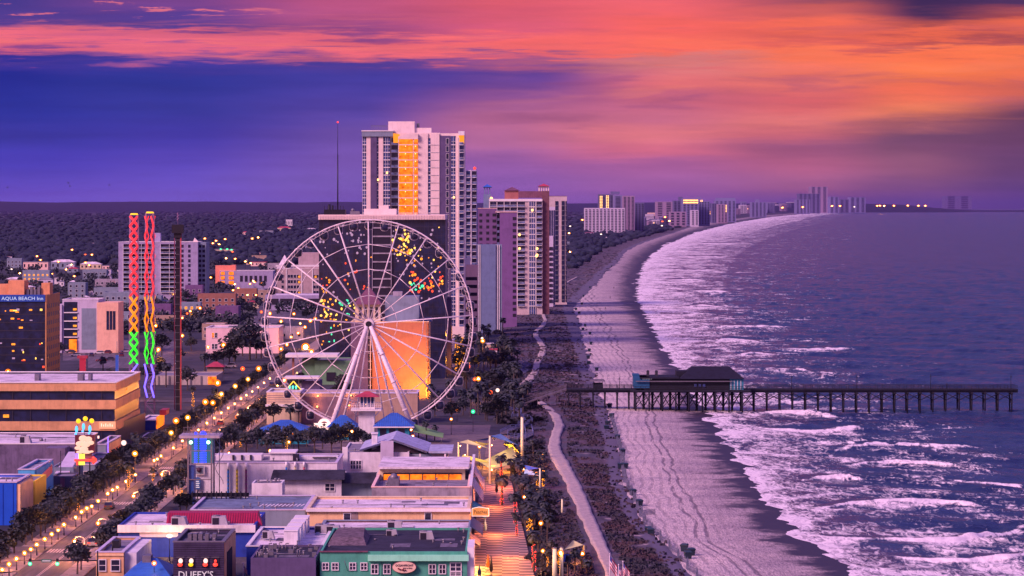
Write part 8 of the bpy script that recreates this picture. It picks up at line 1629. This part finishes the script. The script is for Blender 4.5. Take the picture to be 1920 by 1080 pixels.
pt(X(866, 1180), 1176, 5, 3500, AMB, .6); pt(X(860, 1195), 1196, 14, 2500, AMB, .6)
for k, (p, y, h) in enumerate(((241, 915, 4.2), (248, 905, 3.6), (253, 858, 5.0), (262, 862, 4.6), (147, 958, 3.6), (287, 902, 3.4), (311, 920, 3.4), (340, 942, 3.2), (362, 762, 4.6), (405, 770, 5.0), (452, 800, 3.6), (537, 845, 4.4), (451, 838, 3.4))):
    lit_palm(p, y, h, f'boulevard palm lit amber by its own lights, {nth(k + 1)} of these', 'amber', .45, True, 40)
for x, y in ((X(245, 700), 700), (X(257, 790), 790), (X(147, 652), 652), (X(345, 690), 690), (X(365, 985), 985), (X(405, 960), 960), (X(540, 800), 800), (X(310, 700), 700)): pt(x, y, 2.6, 420, AMB, .3)

# ================================================================== trees
FOOT = []
for o in bpy.data.objects:
    if o.parent is None and o.type == 'EMPTY' and o.get('category') in ('hotel', 'hall', 'shop', 'office', 'store', 'building', 'motel', 'inn', 'shed', 'pavilion', 'bar', 'cafe', 'hut', 'tower', 'restaurant'):
        lo = [1e9, 1e9]; hi = [-1e9, -1e9]
        for c in o.children:
            for v in c.bound_box:
                q = c.location + o.location if c.parent else c.location
                lo = [min(lo[0], v[0] + q.x), min(lo[1], v[1] + q.y)]; hi = [max(hi[0], v[0] + q.x), max(hi[1], v[1] + q.y)]
        FOOT.append((lo[0], lo[1], hi[0], hi[1]))
def put_named(nm, *a):
    o = put(*a); o.name = nm; return o
def free(x, y, m=1.6): return not any(a - m < x < c + m and b_ - m < y < d + m for a, b_, c, d in FOOT)
rg = random.Random(77); kL = kR = 0
D_ = 548.0
while D_ < 1260:
    for lane in ((0, 1) if D_ < 800 else (0,)):
        x = RL - 4.6 - 2.4 * lane - rg.uniform(0, .6); y = D_ + lane * 3.4 + rg.uniform(-1, 1)
        if not free(x, y, .4) or any(abs(y - q - 4) < 5 for q in (572, 664, 754, 1010)): continue
        kL += 1; put_named('street_tree', rg.choice(OAK), x, y, .0, None, rg.uniform(.66, .9), f'dark round street tree on the landward pavement, {nth(kL)} up the boulevard', 'trees on the landward pavement')
    x = RR + 2.6 + rg.uniform(-.3, .6); y = D_ + rg.uniform(-1, 1)
    if free(x, y, .3) and y > 566 and not any(abs(y - q - 4) < 5 for q in (664, 754, 1010)): kR += 1; put_named('street_tree', rg.choice(OAK), x, y, 0, None, rg.uniform(.62, .9), f'dark round street tree on the seaward pavement, {nth(kR)} up the boulevard', 'trees on the seaward pavement')
    D_ += 7.2 if D_ < 900 else 10
# plaza and wheel foot
k = 0
for p, y, s, kind in [(500, 850, .8, 0), (515, 838, .9, 0), (530, 850, 1, 0), (560, 848, .9, 0), (575, 838, .8, 0), (590, 850, 1, 0), (605, 842, .8, 0), (622, 850, .9, 0), (640, 845, .8, 0), (655, 838, .9, 0), (672, 842, .9, 0), (690, 845, .8, 0), (712, 830, .7, 0), (545, 838, .8, 0), (482, 842, .8, 0), (462, 850, .9, 0), (440, 842, .8, 0), (628, 832, .9, 0), (725, 820, .6, 0), (785, 826, .7, 1), (800, 829, .75, 1), (815, 826, .7, 1), (745, 822, .6, 1),
                      (520, 792, 1.1, 1), (530, 795, 1.3, 1), (538, 792, 1.2, 1), (545, 797, 1.2, 1), (552, 793, 1.25, 1), (560, 798, 1.0, 1), (513, 798, .9, 0), (490, 778, .7, 0), (478, 785, .8, 0), (465, 795, .7, 0), (820, 770, 1.0, 1), (815, 782, .9, 0), (808, 760, 1.1, 1), (430, 690, 1.6, 0), (440, 678, 2.2, 0), (468, 675, 2.3, 0), (455, 668, 1.5, 0), (480, 672, 1.6, 0)]:
    g = G(p, y)
    if not free(g.x, g.y, .2): continue
    k += 1; put(rg.choice(PALM if kind else OAK), g.x, g.y, 0, None, s, f'{"palm" if kind else "dark round tree"} at the foot of the wheel, {nth(k)} of the trees there', 'trees at the foot of the wheel')
# the town's scattered trees
k = 0; tries = 0; cntt = {}
while k < 150 and tries < 6000:
    tries += 1; y = 520 + 250 * rg.random() ** 1.2; p = rg.uniform(-10, 700); g = G(p, y)
    if not free(g.x, g.y, 2) or RL - 7 - 8 < g.x < RR + 5: continue
    if 160 < p < 245 and 640 < y < 690: continue
    k += 1; pal = rg.random() < .3; g_ = near(g.x, g.y); key = (pal, g_); cntt[key] = cntt.get(key, 0) + 1
    put(rg.choice(PALM if pal else OAK), g.x, g.y, 0, None, rg.uniform(.8, 1.35), f'{"palm" if pal else "dark round tree"} in the town near the {g_}, {nth(cntt[key])} of that kind there', 'town palms' if pal else 'town trees')
# dark canopy that reads as one mass between the town's roofs
mb = MB().use(LEAF); rg2 = random.Random(5); done = 0
while done < 620:
    y = 455 + 175 * rg2.random() ** .9; p = rg2.uniform(-40, 640); g = G(p, y)
    if not free(g.x, g.y, 4) or RL - 12 < g.x < RR + 8 or vnoise(np.array([g.x / 60.]), np.array([g.y / 120.]), 8)[0] < .38: continue
    if 150 < p < 250 and 630 < y < 695: continue
    done += 1; R_ = rg2.uniform(2.6, 5); hh = rg2.uniform(4, 8)
    for q in range(70):
        d = Vector((rg2.gauss(0, 1), rg2.gauss(0, 1), rg2.gauss(0, .8))).normalized() * R_ * rg2.uniform(.5, 1.05); c = Vector((g.x + d.x, g.y + d.y, max(.4, hh * .55 + d.z * hh / R_ * .5)))
        u = Vector((rg2.gauss(0, 1), rg2.gauss(0, 1), rg2.gauss(0, .6))).normalized() * rg2.uniform(.7, 1.3); w = u.orthogonal().normalized() * rg2.uniform(.5, .9)
        mb.poly([c - u, c - w, c + u, c + w])
mb.build('town_canopy', kind='stuff')
# the grove behind the dune
k = 0; ks = 0; tries = 0
while k < 175 and tries < 9000:
    tries += 1; y = 512 + 285 * rg.random() ** .9; p = rg.uniform(845, 1010); g = G(p, y); e = float(cx(INLAND, g.y))
    if g.x > e + rg.uniform(-1, 6) or not free(g.x, g.y, 1.5): continue
    if p < 868 and y > 700 and rg.random() < .4: continue
    if rg.random() < .62: k += 1; put(rg.choice(PALM), g.x, g.y, 0, None, rg.uniform(.75, 1.35), f'dark palm in the grove behind the dune, {nth(k)} of the grove palms', 'palms in the dune grove')
    else: ks += 1; k += 1; put(rg.choice(OAK), g.x, g.y, 0, None, rg.uniform(.7, 1.25), f'dark round tree in the grove behind the dune, {nth(ks)} of the grove trees', 'round trees in the dune grove')
k = 0
for _ in range(400):
    y = rg.uniform(515, 800); p = rg.uniform(880, 1060); g = G(p, y); e = float(cx(INLAND, g.y))
    if not (e - 9 < g.x < e + 9) or k >= 90: continue
    k += 1; put(rg.choice(SHRUB), g.x, g.y, .2, None, rg.uniform(.8, 1.7), f'low dark shrub at the landward dune edge, {nth(k)} of the edge shrubs', 'shrubs at the dune edge')
k = 0
for p, y, s in [(955, 868, .8), (962, 880, .9), (970, 895, 1), (958, 905, .9), (975, 915, 1), (965, 930, .95), (985, 935, 1), (978, 950, .9), (996, 955, 1), (990, 970, .9), (1003, 905, .7), (1008, 975, 1), (1000, 990, .95), (1020, 985, .9), (1015, 1005, 1), (1030, 1000, .8), (1026, 1020, .9), (1010, 868, .8), (1000, 860, .8), (1021, 866, .7), (1008, 885, .8), (1078, 1082, .9), (1090, 1075, .8), (1100, 1085, .8), (1065, 1088, .8), (950, 855, .8), (968, 856, .7), (985, 892, .9), (1012, 945, .9), (1022, 960, .9), (1035, 1040, .7), (980, 985, .8), (1009, 1040, .7)]:
    g = G(p, y); k += 1; put(rg.choice(PALM), g.x, g.y, 0, None, s * .8, f'dark palm beside the boardwalk, {nth(k)} from the sail plaza end', 'palms beside the boardwalk')
k = 0
for _ in range(60):
    y = rg.uniform(855, 1085); D_ = Dg(y); x = rg.uniform(4.3, float(cx(INLAND, D_)) + 1.5)
    if x < 4.2: continue
    k += 1; put(rg.choice(SHRUB), x, D_, 0, None, rg.uniform(.5, .9), f'low shrub between the boardwalk and the dune, {nth(k)} of those shrubs', 'shrubs beside the boardwalk')
for i, (p, y, s) in enumerate(((760, 1090, .6), (775, 1092, .65), (765, 1086, .5), (420, 1086, .5), (525, 1086, .5), (312, 1090, .55), (145, 1078, .8), (152, 1070, .7), (350, 968, .75), (338, 962, .7))): g = G(p, y); put(OAK[i % 4], g.x, g.y, 0, None, s, f'small round tree in front of the near shops, {nth(i + 1)} of the shop trees', 'trees in front of the near shops')
# ---- houses scattered toward the woods
HW = [WHITE, LAV, PINKW, GREYP, TANL]; k = 0; rg = random.Random(9); seen_ = []
spec = [(170, 208, 511, 1.0), (42, 90, 500, 1), (95, 140, 499, 1), (150, 190, 499, .8), (5, 22, 482, 1), (60, 76, 521, 1), (92, 100, 516, .6), (205, 222, 500, .8), (400, 440, 474, 1), (400, 416, 455, 1.2), (430, 446, 452, 1.2), (260, 330, 560, .7), (470, 500, 493, .8), (486, 512, 435, 1), (520, 545, 428, .9), (536, 548, 420, 1.5), (575, 592, 428, .9), (455, 470, 434, 1), (270, 282, 385, 1), (283, 296, 384.6, 1.2), (420, 428, 384.8, 1), (1095, 1115, 437, 1), (1118, 1140, 430, 1), (1100, 1112, 446, .8), (1130, 1141, 444, 1), (1078, 1090, 455, .8), (1210, 1226, 408, 1.3), (1214, 1232, 402, 1), (1062, 1068, 458, 2), (910, 925, 655, .8), (918, 932, 662, .6), (945, 965, 560, .5), (880, 905, 590, .6), (940, 960, 555, .6), (1285, 1300, 404, .8), (1265, 1278, 415, .6), (320, 350, 596, .8), (360, 385, 585, .7), (415, 450, 580, .7), (460, 485, 572, .8)]
for _ in range(80):
    y = 440 + 150 * rg.random(); p = rg.uniform(0, 590); spec.append((p, p + rg.uniform(8, 30) * (.5 + (y - 420) / 130), y, rg.uniform(.7, 1.2)))
for (a, c, y, hs) in spec:
    D_ = Dg(y + 6 if y > 400 else y + 2.2); x0, x1 = X(a, D_), X(c, D_); h_ = max(4.2, min(12.0, (x1 - x0) * .3)) * hs + (D_ > 9000) * 14; dp = max(6, min(60, (x1 - x0) * .5))
    if not free((x0 + x1) / 2, D_ + dp / 2, 1): continue
    k += 1; g_ = near((x0 + x1) / 2, D_); cn = sum(1 for q in seen_ if q == g_) + 1; seen_.append(g_)
    t = thing('low_house', f'low pale house near the {g_}, {nth(cn)} of the small houses there', 'house', ((x0 + x1) / 2, D_, 0), 'low houses of the town'); m_ = HW[k % 5]
    mb = MB().use(m_); mb.box(x0, x1, D_, D_ + dp, -.5, h_, top=False); mb.build('wall', t); mb = MB().use([ROOFW, ROOFG, REDR, ROOFG, MAROON][rg.randrange(5)])
    if rg.random() < .5: mb.hip(x0, x1, D_, D_ + dp, h_ + .01, h_ + min(dp, x1 - x0) * .22, None, .3)
    else: mb.box(x0 - .2, x1 + .2, D_ - .2, D_ + dp + .2, h_ + .005, h_ + .5)
    mb.build('roof', t); mb = MB().use(OPEN); n_ = max(2, int((x1 - x0) / 4))
    for q in range(min(n_, 8)): u = x0 + (x1 - x0) * (q + .5) / min(n_, 8); mb.box(u - .06 * (x1 - x0) / min(n_, 8) * 3, u + .06 * (x1 - x0) / min(n_, 8) * 3, D_ - .08, D_ - .005, h_ * .35, h_ * .75)
    mb.build('window', t)
k = 0; rg = random.Random(23); tries = 0; cb = {}
while k < 34 and tries < 900:
    tries += 1; y = rg.uniform(492, 640); p = rg.uniform(-5, 600); D_ = Dg(y); w = rg.uniform(10, 22); x = X(p, D_); dp = rg.uniform(9, 16)
    if RL - 10 - w < x < RR + 8 or not free(x + w / 2, D_ + dp / 2, w * .5) or (160 < p < 250 and y > 630): continue
    k += 1; g_ = near(x, D_); cb[g_] = cb.get(g_, 0) + 1
    b = B('town_block', f'mid-height town block near the {g_}, {nth(cb[g_])} of such blocks there', 'building', p, PX(x + w, D_), 0, D_, dp, rg.choice([GREYP, GREYP, TANW, CONC, MAUVE, M('dusk_stucco', A(150, 110, 165), .75, .15), BROWNW]), rg.choice([ROOFW, ROOFG, ROOFG]), zt=rg.uniform(5, 12), group='mid-height town blocks'); FOOT.append((b.x0, b.D, b.x1, b.y1))
    nz = int((b.zt - 1) / 3.1); nx = int(w / 3.2)
    repeat(b.t, 'window', win_unit(1.4, 1.5, LITY if k % 5 == 0 else GLASS, WHITE2, .1), [(b.x0 + w * (i + .5) / nx, D_, 1.2 + 3.1 * j) for j in range(nz) for i in range(nx)])
k = 0
for _ in range(300):
    y = rg.uniform(760, 1085); D_ = Dg(y); e = float(cx(INLAND, D_)); x = e + rg.uniform(-4, 3.2)
    if x < 4.6 - (D_ - 520) * .022 or k >= 70: continue
    k += 1; put(rg.choice(SHRUB), x, D_, .1, None, rg.uniform(.7, 1.25), f'dense dark shrub between the footpath and the palms, {nth(k)} of these', 'dense shrubs along the footpath')
for k in range(22):
    y = rg.uniform(858, 1010); D_ = Dg(y); x = rg.uniform(4.6 - (D_ - 520) * .022, float(cx(INLAND, D_)) - .5)
    put(rg.choice(PALM), x, D_, 0, None, rg.uniform(.55, .85), f'slim dark palm on the seaward side of the boardwalk, {nth(k + 1)} of the slim ones', 'slim palms beside the boardwalk')
for p in PROTO:
    for c in list(p.children):
        for e in list(c.children): bpy.data.objects.remove(e)
        bpy.data.objects.remove(c)
    bpy.data.objects.remove(p)
